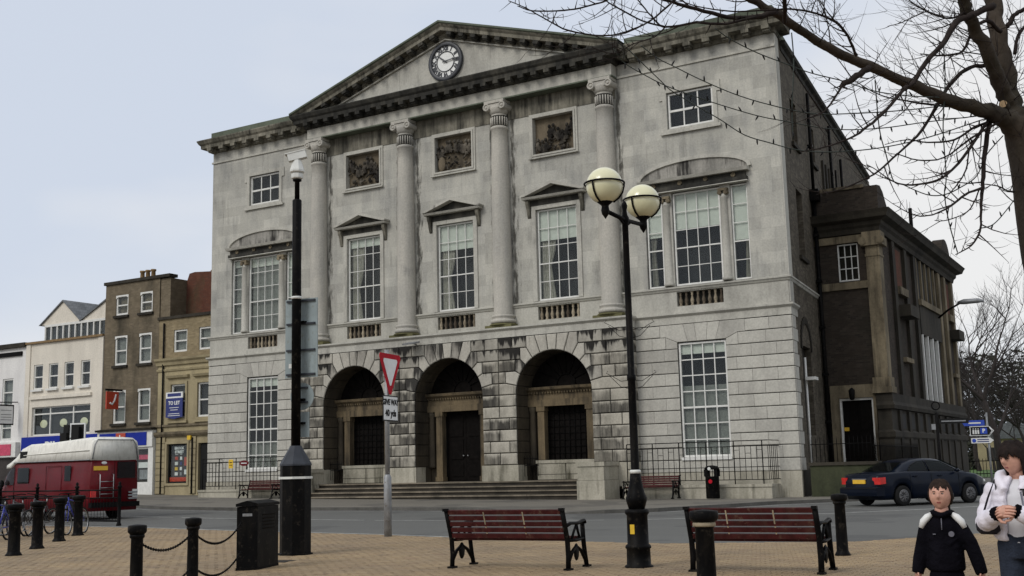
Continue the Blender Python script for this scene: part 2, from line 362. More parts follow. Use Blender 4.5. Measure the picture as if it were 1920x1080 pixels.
def link(name, me, parent=None, loc=(0,0,0), rot=(0,0,0), scale=None):
    o = bpy.data.objects.new(name, me); COL.objects.link(o); o.parent = parent; o.location = loc; o.rotation_euler = rot
    if scale: o.scale = scale
    return o
def tag(o, label, cat=None, group=None, kind=None):
    if label: o['label'] = label
    if cat: o['category'] = cat
    if group: o['group'] = group
    if kind: o['kind'] = kind
    return o
def thing(name, label, cat, loc=(0,0,0), rz=0, group=None):
    o = bpy.data.objects.new(name, None); COL.objects.link(o); o.location = loc; o.rotation_euler = (0,0,rz); o.empty_display_size = .2
    return tag(o, label, cat, group)
def copy_tree(o, parent=None, depth=0):
    c = o.copy(); COL.objects.link(c); c.parent = parent if parent else None
    for ch in list(o.children):
        copy_tree(ch, c)
    return c
def text(s, size, mat, parent, loc, rot=(R(90),0,0), name='lettering', ext=.004, ax='CENTER', bold=0, sx=1):
    cu = bpy.data.curves.new(name, 'FONT'); cu.body = s; cu.size = size; cu.extrude = ext; cu.align_x = ax; cu.align_y = 'CENTER'; cu.offset = bold
    cu.resolution_u = 2
    cu.materials.append(mt[mat]); o = bpy.data.objects.new(name, cu); COL.objects.link(o)
    me = bpy.data.meshes.new_from_object(o.evaluated_get(bpy.context.evaluated_depsgraph_get())); me.name = name; bpy.data.objects.remove(o)
    o = link(name, me, parent, loc, rot)
    if sx != 1: o.scale = (sx, 1, 1)
    return o
def solid(mb, name, mats, parent, voxel=.02, smooth=4, world=False):
    """fuse overlapping shapes into one continuous skin"""
    o = mb.obj(name+'_raw', mats, None)
    a = o.modifiers.new('r', 'REMESH'); a.mode = 'VOXEL'; a.voxel_size = voxel; a.use_smooth_shade = True
    b = o.modifiers.new('s', 'SMOOTH'); b.iterations = smooth; b.factor = .5
    dg = bpy.context.evaluated_depsgraph_get(); me = bpy.data.meshes.new_from_object(o.evaluated_get(dg)); me.name = name
    bpy.data.objects.remove(o)
    me.materials.clear()
    for m in (mats if isinstance(mats, (list, tuple)) else [mats]): me.materials.append(mt[m])
    for p in me.polygons: p.use_smooth = True; p.material_index = 0
    if world and parent:
        q = off(parent); me.transform(Matrix.Translation(-q))
    return link(name, me, parent)

def lerp(a, b, t): return a+(b-a)*t
def road_z(x, y):
    t = max(0, 15-x); t = min(t, 70); w = min(1, max(0, (y+18)/15)); w = w*w*(3-2*w)
    return max(0, (-.005+.003*t+.00022*t*t)*w)
def pave_z(x, y): return road_z(x, y)+.1

# ---------------------------------------------------------------- windows
_pane = {}
def pane_mesh(w, h):
    k = (round(w,3), round(h,3))
    if k not in _pane: _pane[k] = MB().box(-w/2, w/2, -.003, .003, 0, h).mesh('pane', 'glass')
    return _pane[k]
_frames = {}
def sash(parent, loc, w, h, cols, rows, meet=None, rz=0, fr=.06, bar=.028, frame='wpaint', blind=0, blindmat='blind', curtain=(0,0), net=0, room=.9, name='window', sub=True, label=None, lower=None):
    """sash window: frame with glazing bars, one pane of glass in each opening, blind, curtains and the dark room behind.
    loc = middle of the sill, x across, y into the wall"""
    key = (w,h,cols,rows,meet,fr,bar,frame)
    pw = (w-2*fr-(cols-1)*bar)/cols; ph = (h-2*fr-(rows-1)*bar)/rows
    if key not in _frames:
        m = MB()
        m.box(-w/2, -w/2+fr, -.05, .05, 0, h); m.box(w/2-fr, w/2, -.05, .05, 0, h)
        m.box(-w/2+fr, w/2-fr, -.06, .05, 0, fr*1.15); m.box(-w/2+fr, w/2-fr, -.05, .05, h-fr, h)
        for i in range(1, cols):
            x = -w/2+fr+i*(pw+bar)-bar/2; m.box(x-bar/2, x+bar/2, -.022, .02, fr, h-fr)
        for j in range(1, rows):
            z = fr+j*(ph+bar)-bar/2; t = bar*.9 if j == meet else bar/2; e = .04 if j == meet else .018
            for i in range(cols):
                xa = -w/2+fr+i*(pw+bar); m.box(xa-(.0 if i == 0 else 0), xa+pw, -e, e-.004, z-t, z+t)
        _frames[key] = m.mesh('window_frame', frame)
    o = link(name, _frames[key], parent, loc, (0,0,rz))
    if label: o['label'] = label
    pm = pane_mesh(pw+bar*.6, ph+bar*.6)
    for i in range(cols):
        for j in range(rows):
            link('pane', pm, o, (-w/2+fr+pw/2+i*(pw+bar), .006, fr-bar*.3+j*(ph+bar)))
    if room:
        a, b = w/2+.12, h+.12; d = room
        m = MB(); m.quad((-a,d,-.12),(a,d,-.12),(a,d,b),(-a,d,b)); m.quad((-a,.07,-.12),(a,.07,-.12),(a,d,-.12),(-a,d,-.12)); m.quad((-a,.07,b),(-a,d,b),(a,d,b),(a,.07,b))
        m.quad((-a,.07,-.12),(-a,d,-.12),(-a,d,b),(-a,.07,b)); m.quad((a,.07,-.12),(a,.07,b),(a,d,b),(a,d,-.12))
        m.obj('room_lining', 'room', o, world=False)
    if blind:
        MB().box(-w/2+.04, w/2-.04, .075, .085, h*(1-blind), h-.02).obj('blind', blindmat, o, world=False)
    if lower:
        MB().box(-w/2+.04, w/2-.04, .11, .12, .05, h*lower).obj('blind', 'netblind', o, world=False)
    for side, frac in ((-1, curtain[0]), (1, curtain[1])):
        if not frac: continue
        m = MB(); n = 18; z0, z1 = .05, h-.05; ww = w*frac; rows_ = []
        for k, zz in enumerate((z0, lerp(z0,z1,.38), lerp(z0,z1,.55), z1)):
            f = (.8, .55, .8, 1.)[k]
            rows_.append([(side*(w/2-.05-ww*f*q/(n-1)), .17+.035*math.sin(q*1.9), zz) for q in range(n)])
        for a in range(3):
            for q in range(n-1): m.add([rows_[a][q], rows_[a][q+1], rows_[a+1][q+1], rows_[a+1][q]], [(0,1,2,3)], True)
        m.obj('curtain', 'curtain', o, world=False)
    if net: MB().box(-w/2+.04, w/2-.04, .13, .14, .05, h-.05).obj('net_curtain', 'netblind', o, world=False)
    return o
# ---------------------------------------------------------------- ground, road, pavements, plaza
b = MB(); b.quad((-700,-400,-.12),(700,-400,-.12),(700,1200,-.12),(-700,1200,-.12))
tag(b.obj('ground', M('far_ground', (.07,.075,.05), .95, .3, .3)), 'far ground', kind='structure')
def asphalt(name, a, c):
    m, t, bs = newmat(name); p = pos(t)
    col = mixc(t, ramp(t, noise(t, pos(t,(.35,1,1)), .7, 5, .65), .35, .68), a, c)
    col = mixc(t, ramp(t, noise(t, p, 60, 2), .35, .65), col, tuple(x*1.35 for x in a))
    col = mixc(t, ramp(t, noise(t, pos(t,(1,1,1)), .28, 3), .55, .565, 0, .4), col, (.035,.035,.035)); col = mixc(t, ramp(t, noise(t, pos(t,(.25,1.4,1)), .9, 6, .7), .58, .66, 0, .5), col, (.14,.14,.13))
    t.links.new(col, bs.inputs['Base Color']); bs.inputs['Roughness'].default_value = .78; bump(t, bs, noise(t, p, 90, 2), .3, .01); return m
mt['asphalt'] = asphalt('asphalt', (.088,.089,.083), (.066,.067,.063)); mt['pave'] = asphalt('pavement_slabs', (.135,.124,.103), (.088,.083,.07))
b = MB(); xs = [-130+5*i for i in range(47)]; ys = [-27+2*i for i in range(16)]+[6+6*i for i in range(18)]
vs = [(x,y,road_z(x,y)) for y in ys for x in xs]; n = len(xs)
b.add(vs, [(j*n+i, j*n+i+1, (j+1)*n+i+1, (j+1)*n+i) for j in range(len(ys)-1) for i in range(n-1)], True)
tag(b.obj('road', 'asphalt'), 'road', kind='structure')

KERB = [(-110,-5.5),(-40,-6.6),(-18,-7.4),(-10.5,-8.5),(-8.3,-9.3),(-3.6,-9.9),(0,-9.5),(3.5,-9.3),(7,-9.4),(9.4,-10.6),(11,-11.3),(12.4,-11.1),(13.6,-9.9),(14.5,-7.5),(15.6,-4.6),(17,-2.9),(18.6,-1),(19.6,3),(20,10),(20.3,24),(20.6,40),(21,70)]
def kerb_n(i):
    a = KERB[max(0,i-1)]; c = KERB[min(len(KERB)-1,i+1)]; dx, dy = c[0]-a[0], c[1]-a[1]; l = math.hypot(dx,dy); return (-dy/l, dx/l)
b = MB(); kb = MB(); INN = []
for i, (x, y) in enumerate(KERB): INN.append((min(x,16.4), 1.9) if i < 15 else (16.3, max(y, 2)))
def kz(x, y, e): return road_z(x,y)+e
m_ = 7
for i in range(len(KERB)-1):
    for side in (0,):
        p, q = KERB[i], KERB[i+1]; np_, nq = kerb_n(i), kerb_n(i+1); w = .16
        p2 = (p[0]+np_[0]*w, p[1]+np_[1]*w); q2 = (q[0]+nq[0]*w, q[1]+nq[1]*w)
        hp = .03 if 8.5 < p[0] < 12 else .11; hq = .03 if 8.5 < q[0] < 12 else .11
        kb.quad((*p,kz(*p,-.02)),(*q,kz(*q,-.02)),(*q,kz(*q,hq)),(*p,kz(*p,hp)))
        kb.quad((*p,kz(*p,hp)),(*q,kz(*q,hq)),(*q2,kz(*q2,hq)),(*p2,kz(*p2,hp)))
        for k in range(m_):
            r = []
            for (s0, i0, h0) in ((p2, INN[i], hp), (q2, INN[i+1], hq)):
                for t in (k/m_, (k+1)/m_):
                    X, Y = lerp(s0[0],i0[0],t), lerp(s0[1],i0[1],t); r.append((X, Y, road_z(X,Y)+lerp(h0,.1,min(1,t*2))-.003))
            b.quad(r[0], r[2], r[3], r[1])
tag(b.obj('pavement', 'pave'), 'far pavement', kind='structure'); tag(kb.obj('kerb', stone('kerb_stone', (.12,.115,.105), (.06,.058,.052))), 'kerb', kind='structure')

# painted lines on the road
mt['line'] = M('worn_white_line', (.42,.42,.4), .8, .35, 3)
b = MB()
def stripe(p, q, w, z=.005):
    d = Vector((q[0]-p[0], q[1]-p[1])); d.normalize(); nx, ny = -d.y*w/2, d.x*w/2
    b.quad((p[0]-nx,p[1]-ny,road_z(*p)+z),(q[0]-nx,q[1]-ny,road_z(*q)+z),(q[0]+nx,q[1]+ny,road_z(*q)+z),(p[0]+nx,p[1]+ny,road_z(*p)+z))
CL = [(-40,-11.5),(-12,-12.6),(-5.8,-13.35),(-.3,-14.35),(7,-15.2),(11,-15.2),(15.1,-14.6),(19.2,-11.1),(21.2,-8.6),(24,-4),(27,3)]
for p, q in zip(CL, CL[1:]):
    l = math.hypot(q[0]-p[0], q[1]-p[1]); k = 0.
    while k < l-.5:
        e = min(l, k+3.2); stripe((lerp(p[0],q[0],k/l), lerp(p[1],q[1],k/l)), (lerp(p[0],q[0],e/l), lerp(p[1],q[1],e/l)), .11); k += 3.7
for i in range(3, len(KERB)-4):                       # edge line along the far kerb
    if 8 < KERB[i][0] < 13: continue
    n0, n1 = kerb_n(i), kerb_n(i+1); stripe((KERB[i][0]-n0[0]*.45, KERB[i][1]-n0[1]*.45), (KERB[i+1][0]-n1[0]*.45, KERB[i+1][1]-n1[1]*.45), .07)
EDGE = [(-60,-15.2),(-20,-16.8),(1.9,-19.4),(6.5,-20.4),(11.6,-21.24),(16,-22.4),(19.2,-22.75),(22.4,-21.74),(24.2,-19.1),(26.5,-14),(31,-6),(40,4)]
for p, q in zip(EDGE[1:5], EDGE[2:6]): stripe((p[0],p[1]+.16), (q[0],q[1]+.16), .09)
tag(b.obj('road_marking', 'line'), 'white road lines', kind='structure')

# plaza of buff block pavers
mt['plaza'] = stone('paver_bed', (.2,.14,.085), (.12,.085,.055))
m, t, bs = newmat('buff_pavers'); at = nd(t, 'ShaderNodeVertexColor', layer_name='col').outputs[0]
p = pos(t); col = mixc(t, ramp(t, noise(t, p, .5, 5, .6), .36, .66), (1.08,1.06,1.0), (.58,.6,.66)); col = mixc(t, 1, at, col, 'MULTIPLY')
col = mixc(t, ramp(t, noise(t, p, 25, 3), .35, .7), col, (.25,.18,.11)); col = mixc(t, ramp(t, noise(t, pos(t), 1.9, 6, .72), .58, .7, 0, .65), col, (.1,.08,.06))
t.links.new(col, bs.inputs['Base Color']); bs.inputs['Roughness'].default_value = .85; mt['paver'] = m
def edge_y(x):
    for (a, c), (d, e) in zip(EDGE, EDGE[1:]):
        if a <= x <= d: return lerp(c, e, (x-a)/(d-a))
    return -20
b = MB()
for (a, c), (d, e) in zip(EDGE, EDGE[1:]): b.quad((a,-60,.004),(d,-60,.004),(d,e,.004),(a,c,.004))
plaza = tag(b.obj('plaza', 'plaza'), 'block paved plaza', kind='structure')
cx, cy = 27.61, -42.2; pav = []
prng = random.Random(3)
yy = -36.2; row = 0
while yy < -18.5:
    x = -4+(row % 2)*.105
    while x < 29.5:
        dx, dy = x-cx, yy-cy; dep = -dx*.5052+dy*.863; lat = dx*.863+dy*.5052
        if dep > 5.5 and abs(lat) < dep*.475+.6 and (yy+.1 < edge_y(x)-.03) and dep < 34: pav.append((dep, x, yy))
        x += .21
    yy += .105; row += 1
def pcol():
    k = prng.random(); base = (.315,.232,.13) if k < .6 else (.285,.207,.116) if k < .8 else (.345,.26,.155) if k < .93 else (.25,.17,.1)
    f = prng.uniform(.88,1.1); return tuple(c*f for c in base)
def pavers(items, name, parent, kind=None):
    v = []; f = []; cols = []
    for dep, x, y in items:
        n = len(v); w, h, z = .2, .097, .0125+prng.uniform(-.002,.002); c = .004
        dz = prng.uniform(-.0015,.0015)
        v += [(x,y,.002),(x+w,y,.002),(x+w,y+h,.002),(x,y+h,.002),(x+c,y+c,z),(x+w-c,y+c,z+dz),(x+w-c,y+h-c,z+dz),(x+c,y+h-c,z)]
        f += [(n+4,n+5,n+6,n+7),(n,n+1,n+5,n+4),(n+1,n+2,n+6,n+5),(n+2,n+3,n+7,n+6),(n+3,n,n+4,n+7)]
        cols += [pcol()]*1
    me = bpy.data.meshes.new(name); me.from_pydata(v, [], f); me.materials.append(mt['paver'])
    ca = me.color_attributes.new('col', 'FLOAT_COLOR', 'POINT'); ca.data.foreach_set('color', [q for c in cols for _ in range(8) for q in (*c, 1)])
    o = link(name, me, parent); 
    if kind: o['kind'] = kind
    return o
def in_view(i): return i[0] > 14.6
pav.sort()
near = [i for i in pav if in_view(i)][:300]; ns_ = set(near)
for i in near: pavers([i], 'paver', plaza)
pavers([i for i in pav if i not in ns_], 'paver_field', plaza, 'stuff')
# ---------------------------------------------------------------- the hall (front wall on y = 0, x from -15.1 to 15.1)
hall = thing('town_hall', 'grand pale stone town hall with columns, pediment clock and three arched doorways', 'town hall', (0, 0, .1))
HW = 15.1; ZC = [6.9-.4865*i for i in range(13)]            # course lines of the rusticated storey
BP = 8.66; BY = -.75; ARX = (-5.21, 0, 5.21); AR = 1.77; AZ = 4.45
WX = (-5.19, 0, 5.19)
def hb(): return MB()
def side_x(y): return HW-.1*y                               # the side wall runs slightly inward

# ---- upper front wall
holes = []
for sx in (-1, 1):
    holes += [tuple(sorted((sx*10.5, sx*12.5)))+(14.95, 16.5)]
    for a, c in ((10.5, 12.55), (12.98, 13.68), (9.32, 10.08)): holes += [tuple(sorted((sx*a, sx*c)))+(8.42, 12.3)]
for x in WX: holes += [(x-.98, x+.98, 8.44, 12.44), (x-1.0, x+1.0, 14.9, 16.55)]
bal = [(x-1.0, x+1.0, 7.62, 8.2) for x in WX]+[(10.55,12.5,7.62,8.2),(-12.5,-10.55,7.62,8.2)]
b = hb(); b.wall(-HW, HW, 8.3, 18.15, holes, 0, .28); b.obj('front_wall', 'ashlar', hall)
b = hb(); b.wall(-HW, HW, 7.3, 8.3, bal, -.02, .3); b.obj('pedestal_course', 'smooth', hall)
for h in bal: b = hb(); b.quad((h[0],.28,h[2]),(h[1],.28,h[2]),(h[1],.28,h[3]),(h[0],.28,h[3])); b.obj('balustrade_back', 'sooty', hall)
# ---- other walls and roof
b = hb(); b.box(-HW, -HW+.3, .29, 26, 0, 18.15); b.obj('left_wall', 'sidebrick', hall); b = hb(); b.box(-HW, 12.4, 26, 26.3, 0, 18.15); b.obj('rear_wall', 'sidebrick', hall)
b = hb(); b.quad((-HW+.1,.3,18.3),(HW-.1,.3,18.3),(12.4,26,18.3),(-HW+.1,26,18.3)); b.obj('flat_roof', 'slate', hall)
# side wall, built square in its own frame (s along the wall) and turned to run inward
ang = math.atan(.1); ca_, sa_ = math.cos(ang), math.sin(ang)
def SW(v): return Vector((HW-.02 - v.x*sa_ + v.y*ca_, .36 + v.x*ca_ + v.y*sa_, v.z))   # x along wall, y outward
shole = [(2.2,3.5,14.3,16.2),(6.6,7.6,14.5,16.2),(2.3,3.6,9.6,12.4),(1.4,3.3,2.4,5.9)]
b = MB(lambda v: SW(Vector((v.x, -v.y, v.z)))); b.wall(0, 27, 0, 18.1, shole, 0, .25); b.obj('side_wall', 'sidebrick', hall)
for h in shole: b = MB(SW); b.quad((h[0],-.26,h[2]),(h[1],-.26,h[2]),(h[1],-.26,h[3]),(h[0],-.26,h[3])); b.obj('bricked_opening', 'annexdark', hall)
for h in shole[:3]:
    b = MB(SW); b.box(h[0]-.15, h[1]+.15, 0.002, .12, h[2]-.16, h[2]-.002); b.obj('side_sill', 'annexdark', hall)
b = MB(SW)
for k in range(15):
    a = math.pi*k/14; b.box(*sorted((2.35+1.05*math.cos(a)-.09, 2.35+1.05*math.cos(a)+.09)), -.02, .05, 5.9+1.05*math.sin(a)-.14, 5.9+1.05*math.sin(a)+.14)
b.obj('side_arch_ring', 'annexdark', hall)
for s_, z0, z1, r in ((5.7,.3,12.6,.09),(5.75,12.9,17.4,.07),(11.3,12,17.4,.07),(14.5,11.5,16.5,.07),(12.6,12,15.5,.05)):
    b = MB(SW); b.tube([(s_,.14,z0),(s_,.14,z1)], r, 8)
    for z in range(int(z0)+1, int(z1), 2): b.box(s_-r*1.5, s_+r*1.5, .02, .16+r, z-.06, z+.06)
    b.obj('drainpipe', 'black', hall)
for q in ((5.4,6.3,.03,.4,12.5,13.0),(13.5,16.2,.02,1.0,12.6,14.2)): b = MB(SW); b.box(*q); b.obj('rainwater_hopper', 'black', hall)
b = MB(SW); b.tube([(1.5,.08,.4),(1.5,.08,5.4)], .045, 8); b.obj('white_drainpipe', 'wpaint', hall)
b = MB(SW); b.box(1.2,1.75,.1,.5,4.5,4.62); b.obj('side_lamp', 'wpaint', hall)
for q in range(4):
    b = MB(SW); x = 9.2+q*.85; b.box(x, x+.3, -.02, .1, 12.6, 15.2); b.obj('mullion', 'annexdark', hall)

# ---- mouldings carried round the front
FR = [(-HW, 8), (-HW, 0), (HW, 0), (side_x(26), 26)]
CEN = -.5

b = hb(); b.sweep(FR, [(0,8.22),(.06,8.24),(.1,8.32),(.14,8.34),(.14,8.4),(0,8.43)]); b.obj('sill_ledge', 'smooth', hall)
FRB = [(-HW, 6), (-HW, 0), (-BP, 0), (-BP, BY+.04), (BP, BY+.04), (BP, 0), (HW, 0), (side_x(1.2), 1.2)]
b = hb(); b.sweep(FRB, [(0,6.92),(.05,6.92),(.05,7.2),(.1,7.24),(.16,7.29),(.16,7.36),(0,7.38)]); b.obj('string_course', 'smooth', hall)
b = hb(); b.prism([(-BP,BY+.04),(BP,BY+.04),(BP,-.03),(-BP,-.03)], 7.2, 7.372, 'z'); b.obj('podium_top', 'mossy', hall)
for x0, x1 in ((-HW-.05, -8.32), (8.32, HW+.05)): b = hb(); b.box(x0, x1, -.06, -.002, 17.55, 17.64); b.obj('frieze_band', 'smooth', hall)
CPR = [(-.1,18.1),(.08,18.13),(.1,18.3),(.46,18.34),(.47,18.5),(.55,18.58),(.62,18.72),(.62,18.77),(-.1,18.86)]
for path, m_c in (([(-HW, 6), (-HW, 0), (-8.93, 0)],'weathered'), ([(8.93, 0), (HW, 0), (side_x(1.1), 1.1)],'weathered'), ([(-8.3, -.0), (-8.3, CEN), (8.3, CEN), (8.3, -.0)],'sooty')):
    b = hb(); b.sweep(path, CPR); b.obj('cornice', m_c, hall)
b = hb(); b.sweep([(side_x(1.1), 1.1), (side_x(26), 26)], [(-.1,17.75),(.06,17.78),(.08,17.95),(.22,18.02),(.26,18.14),(-.1,18.2)]); b.obj('side_eave', 'sooty', hall)
for q in ((-HW-.06,-8.75),(8.75,HW+.06)): b = hb(); b.box(*q, -.12, .4, 18.82, 19.22); b.obj('parapet', 'lead', hall)
b = hb(); b.box(-HW-.06, -HW+.4, .41, 8, 18.82, 19.2); b.obj('parapet', 'lead', hall); b = hb(); b.add([(HW+.06,.41,18.22),(side_x(26)+.06,26,18.22),(side_x(26)-.3,26,18.22),(HW-.4,.41,18.22),(HW+.06,.41,18.5),(side_x(26)+.06,26,18.5),(side_x(26)-.3,26,18.5),(HW-.4,.41,18.5)], [(0,1,5,4),(1,2,6,5),(2,3,7,6),(3,0,4,7),(4,5,6,7)])
b.obj('parapet', 'lead', hall)
modw = MB().box(-.15,.15,-.4,0,0,.15).box(-.12,.12,-.32,0,-.08,-.002).mesh('modillion', 'weathered')
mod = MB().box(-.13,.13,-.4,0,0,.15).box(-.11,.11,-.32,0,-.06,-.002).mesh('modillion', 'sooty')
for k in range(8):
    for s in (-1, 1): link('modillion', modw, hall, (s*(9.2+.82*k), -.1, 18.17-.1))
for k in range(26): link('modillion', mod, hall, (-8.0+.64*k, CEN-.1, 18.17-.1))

# ---- columns, architrave, capitals
b = hb(); b.box(-8.28, 8.28, CEN, -.002, 17.6, 18.1); b.obj('architrave', 'smooth', hall)
b = hb(); b.box(-8.31, 8.31, CEN-.05, -.01, 17.55, 17.61); b.obj('architrave_lip', 'lead', hall)
b = hb(); b.box(-8.2, 8.2, -.03, -.003, 16.72, 17.54); b.obj('frieze_panel', 'weathered', hall)
shaft = MB().lathe(0,0,[(.44,0),(.44,.12),(.425,.2),(.423,2.8),(.405,5.4),(.37,7.7),(.355,8.3),(.4,8.33),(.4,8.42),(.345,8.45),(.345,9.0)], 28, caps=False).mesh('column', 'column')
cbase = MB().lathe(0,0,[(.5,.12),(.56,.16),(.58,.22),(.55,.28),(.49,.3),(.48,.36),(.52,.4),(.53,.45),(.5,.49),(.44,.5)], 28).mesh('column_base', 'column')
cplin = MB().box(-.66,.66,-.5,.5,0,.12).lathe(0,0,[(.64,.12),(.6,.18)],28).mesh('column_plinth', 'mossy')
fl = MB(); fl.cur = 1; fl.lathe(0,0,[(.352,8.46),(.352,8.93)],20,caps=False); fl.cur = 0  # dark core, painting in the shade between the flutes
for k in range(20):
    a = 2*math.pi*k/20; x, y = .36*math.cos(a), .36*math.sin(a)
    fl.tube([(x*1.02,y*1.02,8.48),(x*1.02,y*1.02,8.86)], .03, 5)
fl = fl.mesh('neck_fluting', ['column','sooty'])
vol = MB()
vol.lathe(0,0,[(.02,-.46),(.07,-.46),(.08,-.42),(.13,-.42),(.14,-.46),(.2,-.46),(.21,-.4),(.17,-.1),(.21,.2),(.2,.3)], 16, 'y'); vol = vol.mesh('volute', 'column')
cap = MB().box(-.5,.5,-.46,.3,9.42,9.55).lathe(0,0,[(.34,8.95),(.4,9.05),(.46,9.2),(.44,9.3)],24).box(-.4,.4,-.42,.28,9.2,9.4)
cap = cap.mesh('capital', 'column')
for x in (-7.76, -2.57, 2.57, 7.76):
    o = link('column', shaft, hall, (x, -.2, 7.95-.1))
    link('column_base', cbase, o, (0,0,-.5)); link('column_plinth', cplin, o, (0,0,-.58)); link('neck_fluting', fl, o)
    link('capital', cap, o, (0,0,.05))
    for s in (-1, 1): link('volute', vol, o, (s*.4, .0, 9.32), scale=(.82,1,.82))

# ---- pediment with clock
AP, TIP = 21.62, 18.8; SLW = 8.9
def zl(x): return lerp(AP, TIP, abs(x)/SLW)
b = hb(); b.prism([(-SLW+.5,18.75),(SLW-.5,18.75),(0,AP-.15)], CEN+.02, 11); b.obj('pediment_gable', 'smooth', hall)
for s in (-1, 1):
    prof = [(0,-.62),(.05,-.62),(.06,-.5),(.1,-.48),(.1,-.36),(.46,-.33),(.47,-.18),(.55,-.1),(.62,0),(.62,.03),(0,.06),(-10,.04),(-10,-.1)]
    b = hb(); vs = [(s*x, CEN-o_, zl(x)+h) for x in (SLW,0) for o_, h in prof]; k = len(prof)
    b.add(vs, [(j, (j+1)%k, k+(j+1)%k, k+j) for j in range(k)]+[tuple(range(k))]); b.obj('raking_cornice', 'weathered', hall)
    b = hb(); vs = [(s*x, CEN-o_, zl(x)+h) for x in (SLW,0) for o_, h in [(.5,-.1),(.655,-.0),(.655,.085),(-10,.1),(-10,.05)]]
    b.add(vs, [(j, (j+1)%5, 5+(j+1)%5, 5+j) for j in range(5)]+[(0,1,2,3,4)]); b.obj('lead_roof_edge', 'lead', hall)
    b = hb(); vs = [(s*x, CEN-o_, zl(x)+h) for x in (SLW-1.2,0) for o_, h in [(.03,-.7),(.09,-.68),(.09,-.63),(.03,-.621)]]
    b.add(vs, [(j, (j+1)%4, 4+(j+1)%4, 4+j) for j in range(4)]+[(0,1,2,3)]); b.obj('bed_moulding', 'smooth', hall)
    sl_ = math.atan((AP-TIP)/SLW)
    for q in range(13):
        x = .45+.64*q; link('modillion', mod, hall, (s*x, CEN-.1, zl(x)-.51-.1), (0, s*sl_, 0))
clk = link('clock', MB().lathe(0,0,[(.93,0),(.93,-.1),(.9,-.13),(.76,-.13),(.74,-.1),(.74,0)], 48, 'y', caps=False).mesh('clock', 'dialblack'), hall, (0, CEN-.0, 19.9-.1))
MB().lathe(0,0,[(.745,-.05),(.745,0)], 48, 'y').obj('dial', 'dialwhite', clk, world=False)
b = MB(); b.lathe(0,0,[(.5,-.05),(.5,-.075),(.455,-.075),(.455,-.05)], 48, 'y', caps=False); b.obj('inner_ring', 'dialblack', clk, world=False)
for k, s in enumerate('XII I II III IV V VI VII VIII IX X XI'.split()):
    a = R(90-30*k); text(s, .25, 'dialblack', clk, (.62*math.cos(a), -.055, .62*math.sin(a)), (R(90), R(30*k), 0), 'numeral', .004, bold=.022)
b = MB(lambda v: Matrix.Rotation(R(-52), 3, 'Y') @ v); b.prism([(-.035,-.1),(.035,-.1),(.028,.38),(0,.5),(-.028,.38)], -.1, -.085); b.obj('hour_hand', 'dialblack', clk, world=False)
b = MB(lambda v: Matrix.Rotation(R(84), 3, 'Y') @ v); b.prism([(-.03,-.14),(.03,-.14),(.022,.38),(.06,.42),(.022,.47),(0,.72),(-.022,.47),(-.06,.42),(-.022,.38)], -.12, -.105); b.obj('minute_hand', 'dialblack', clk, world=False)

# ---- relief panels
def frame_box(b, x0, x1, z0, z1, w, y0, y1):
    b.box(x0-w, x0, y0, y1, z0-w, z1+w); b.box(x1, x1+w, y0, y1, z0-w, z1+w); b.box(x0, x1, y0, y1, z1, z1+w); b.box(x0, x1, y0, y1, z0-w, z0)
for q, x in enumerate(WX):
    b = hb(); b.quad((x-1,.2,14.9),(x+1,.2,14.9),(x+1,.2,16.55),(x-1,.2,16.55)); o = b.obj('relief_panel', 'relief', hall)
    b = hb(); frame_box(b, x-1, x+1, 14.9, 16.55, .08, -.09, -.001); frame_box(b, x-1.08, x+1.08, 14.82, 16.63, .1, -.05, -.001); b.box(x-1.22,x+1.22,-.14,-.051,14.7,14.76); b.obj('relief_frame', 'smooth', hall)
    rr = random.Random(20+q); b = MB(); pts = []
    def crowd(u): return 1.12+.2*math.sin(u*5+.4)-.12*u if q == 0 else 1.05+.38*math.cos(u*1.6) if q == 1 else 1.0+.3*u+.24*math.cos(u*6.5+.6)
    for k in range(9):
        u = -.85+.21*k+rr.uniform(-.04,.04); fx = x+u; top = 14.92+max(.55, min(1.36, crowd(u)+rr.uniform(-.15,.12)))
        b.ball((fx,.07,top), (.075,.08,.092), 10, 7)
        b.tube([(fx,.11,top-.08),(fx+rr.uniform(-.05,.05),.1,top-.25),(fx+rr.uniform(-.12,.12),.12,top-.5)], [.05,.115,.085], 8)
        for _ in range(3): e1 = rr.uniform(0,6.28); b.tube([(fx,.08,top-.18-rr.random()*.3),(fx+.16*math.cos(e1),.05,top-.3+.13*math.sin(e1)),(fx+.3*math.cos(e1+.5),.08,top-.3+.25*math.sin(e1+.5))], [.045,.036,.026], 6)
    for k in range(34):
        u = rr.uniform(-.9,.9); zz = 14.95+rr.random()*max(.3,crowd(u)-.35); e1 = rr.uniform(0,6.28); l = rr.uniform(.1,.24); p0 = (x+u,.12,zz); p1 = (max(x-.95,min(x+.95,x+u+l*math.cos(e1))), .08, max(14.95,zz+l*math.sin(e1)))
        b.tube([p0, ((p0[0]+p1[0])/2+rr.uniform(-.04,.04),.06,(p0[2]+p1[2])/2+rr.uniform(-.04,.04)), p1], [.05,.055,.03], 6)
    solid(b, 'relief_figure', 'reliefdark', hall, .017, 1, True)
    if q == 1:
        b = hb(); b.ball((x-.68,.03,15.28), (.2,.06,.34), 16, 10); b.obj('relief_shield', 'relief', hall)

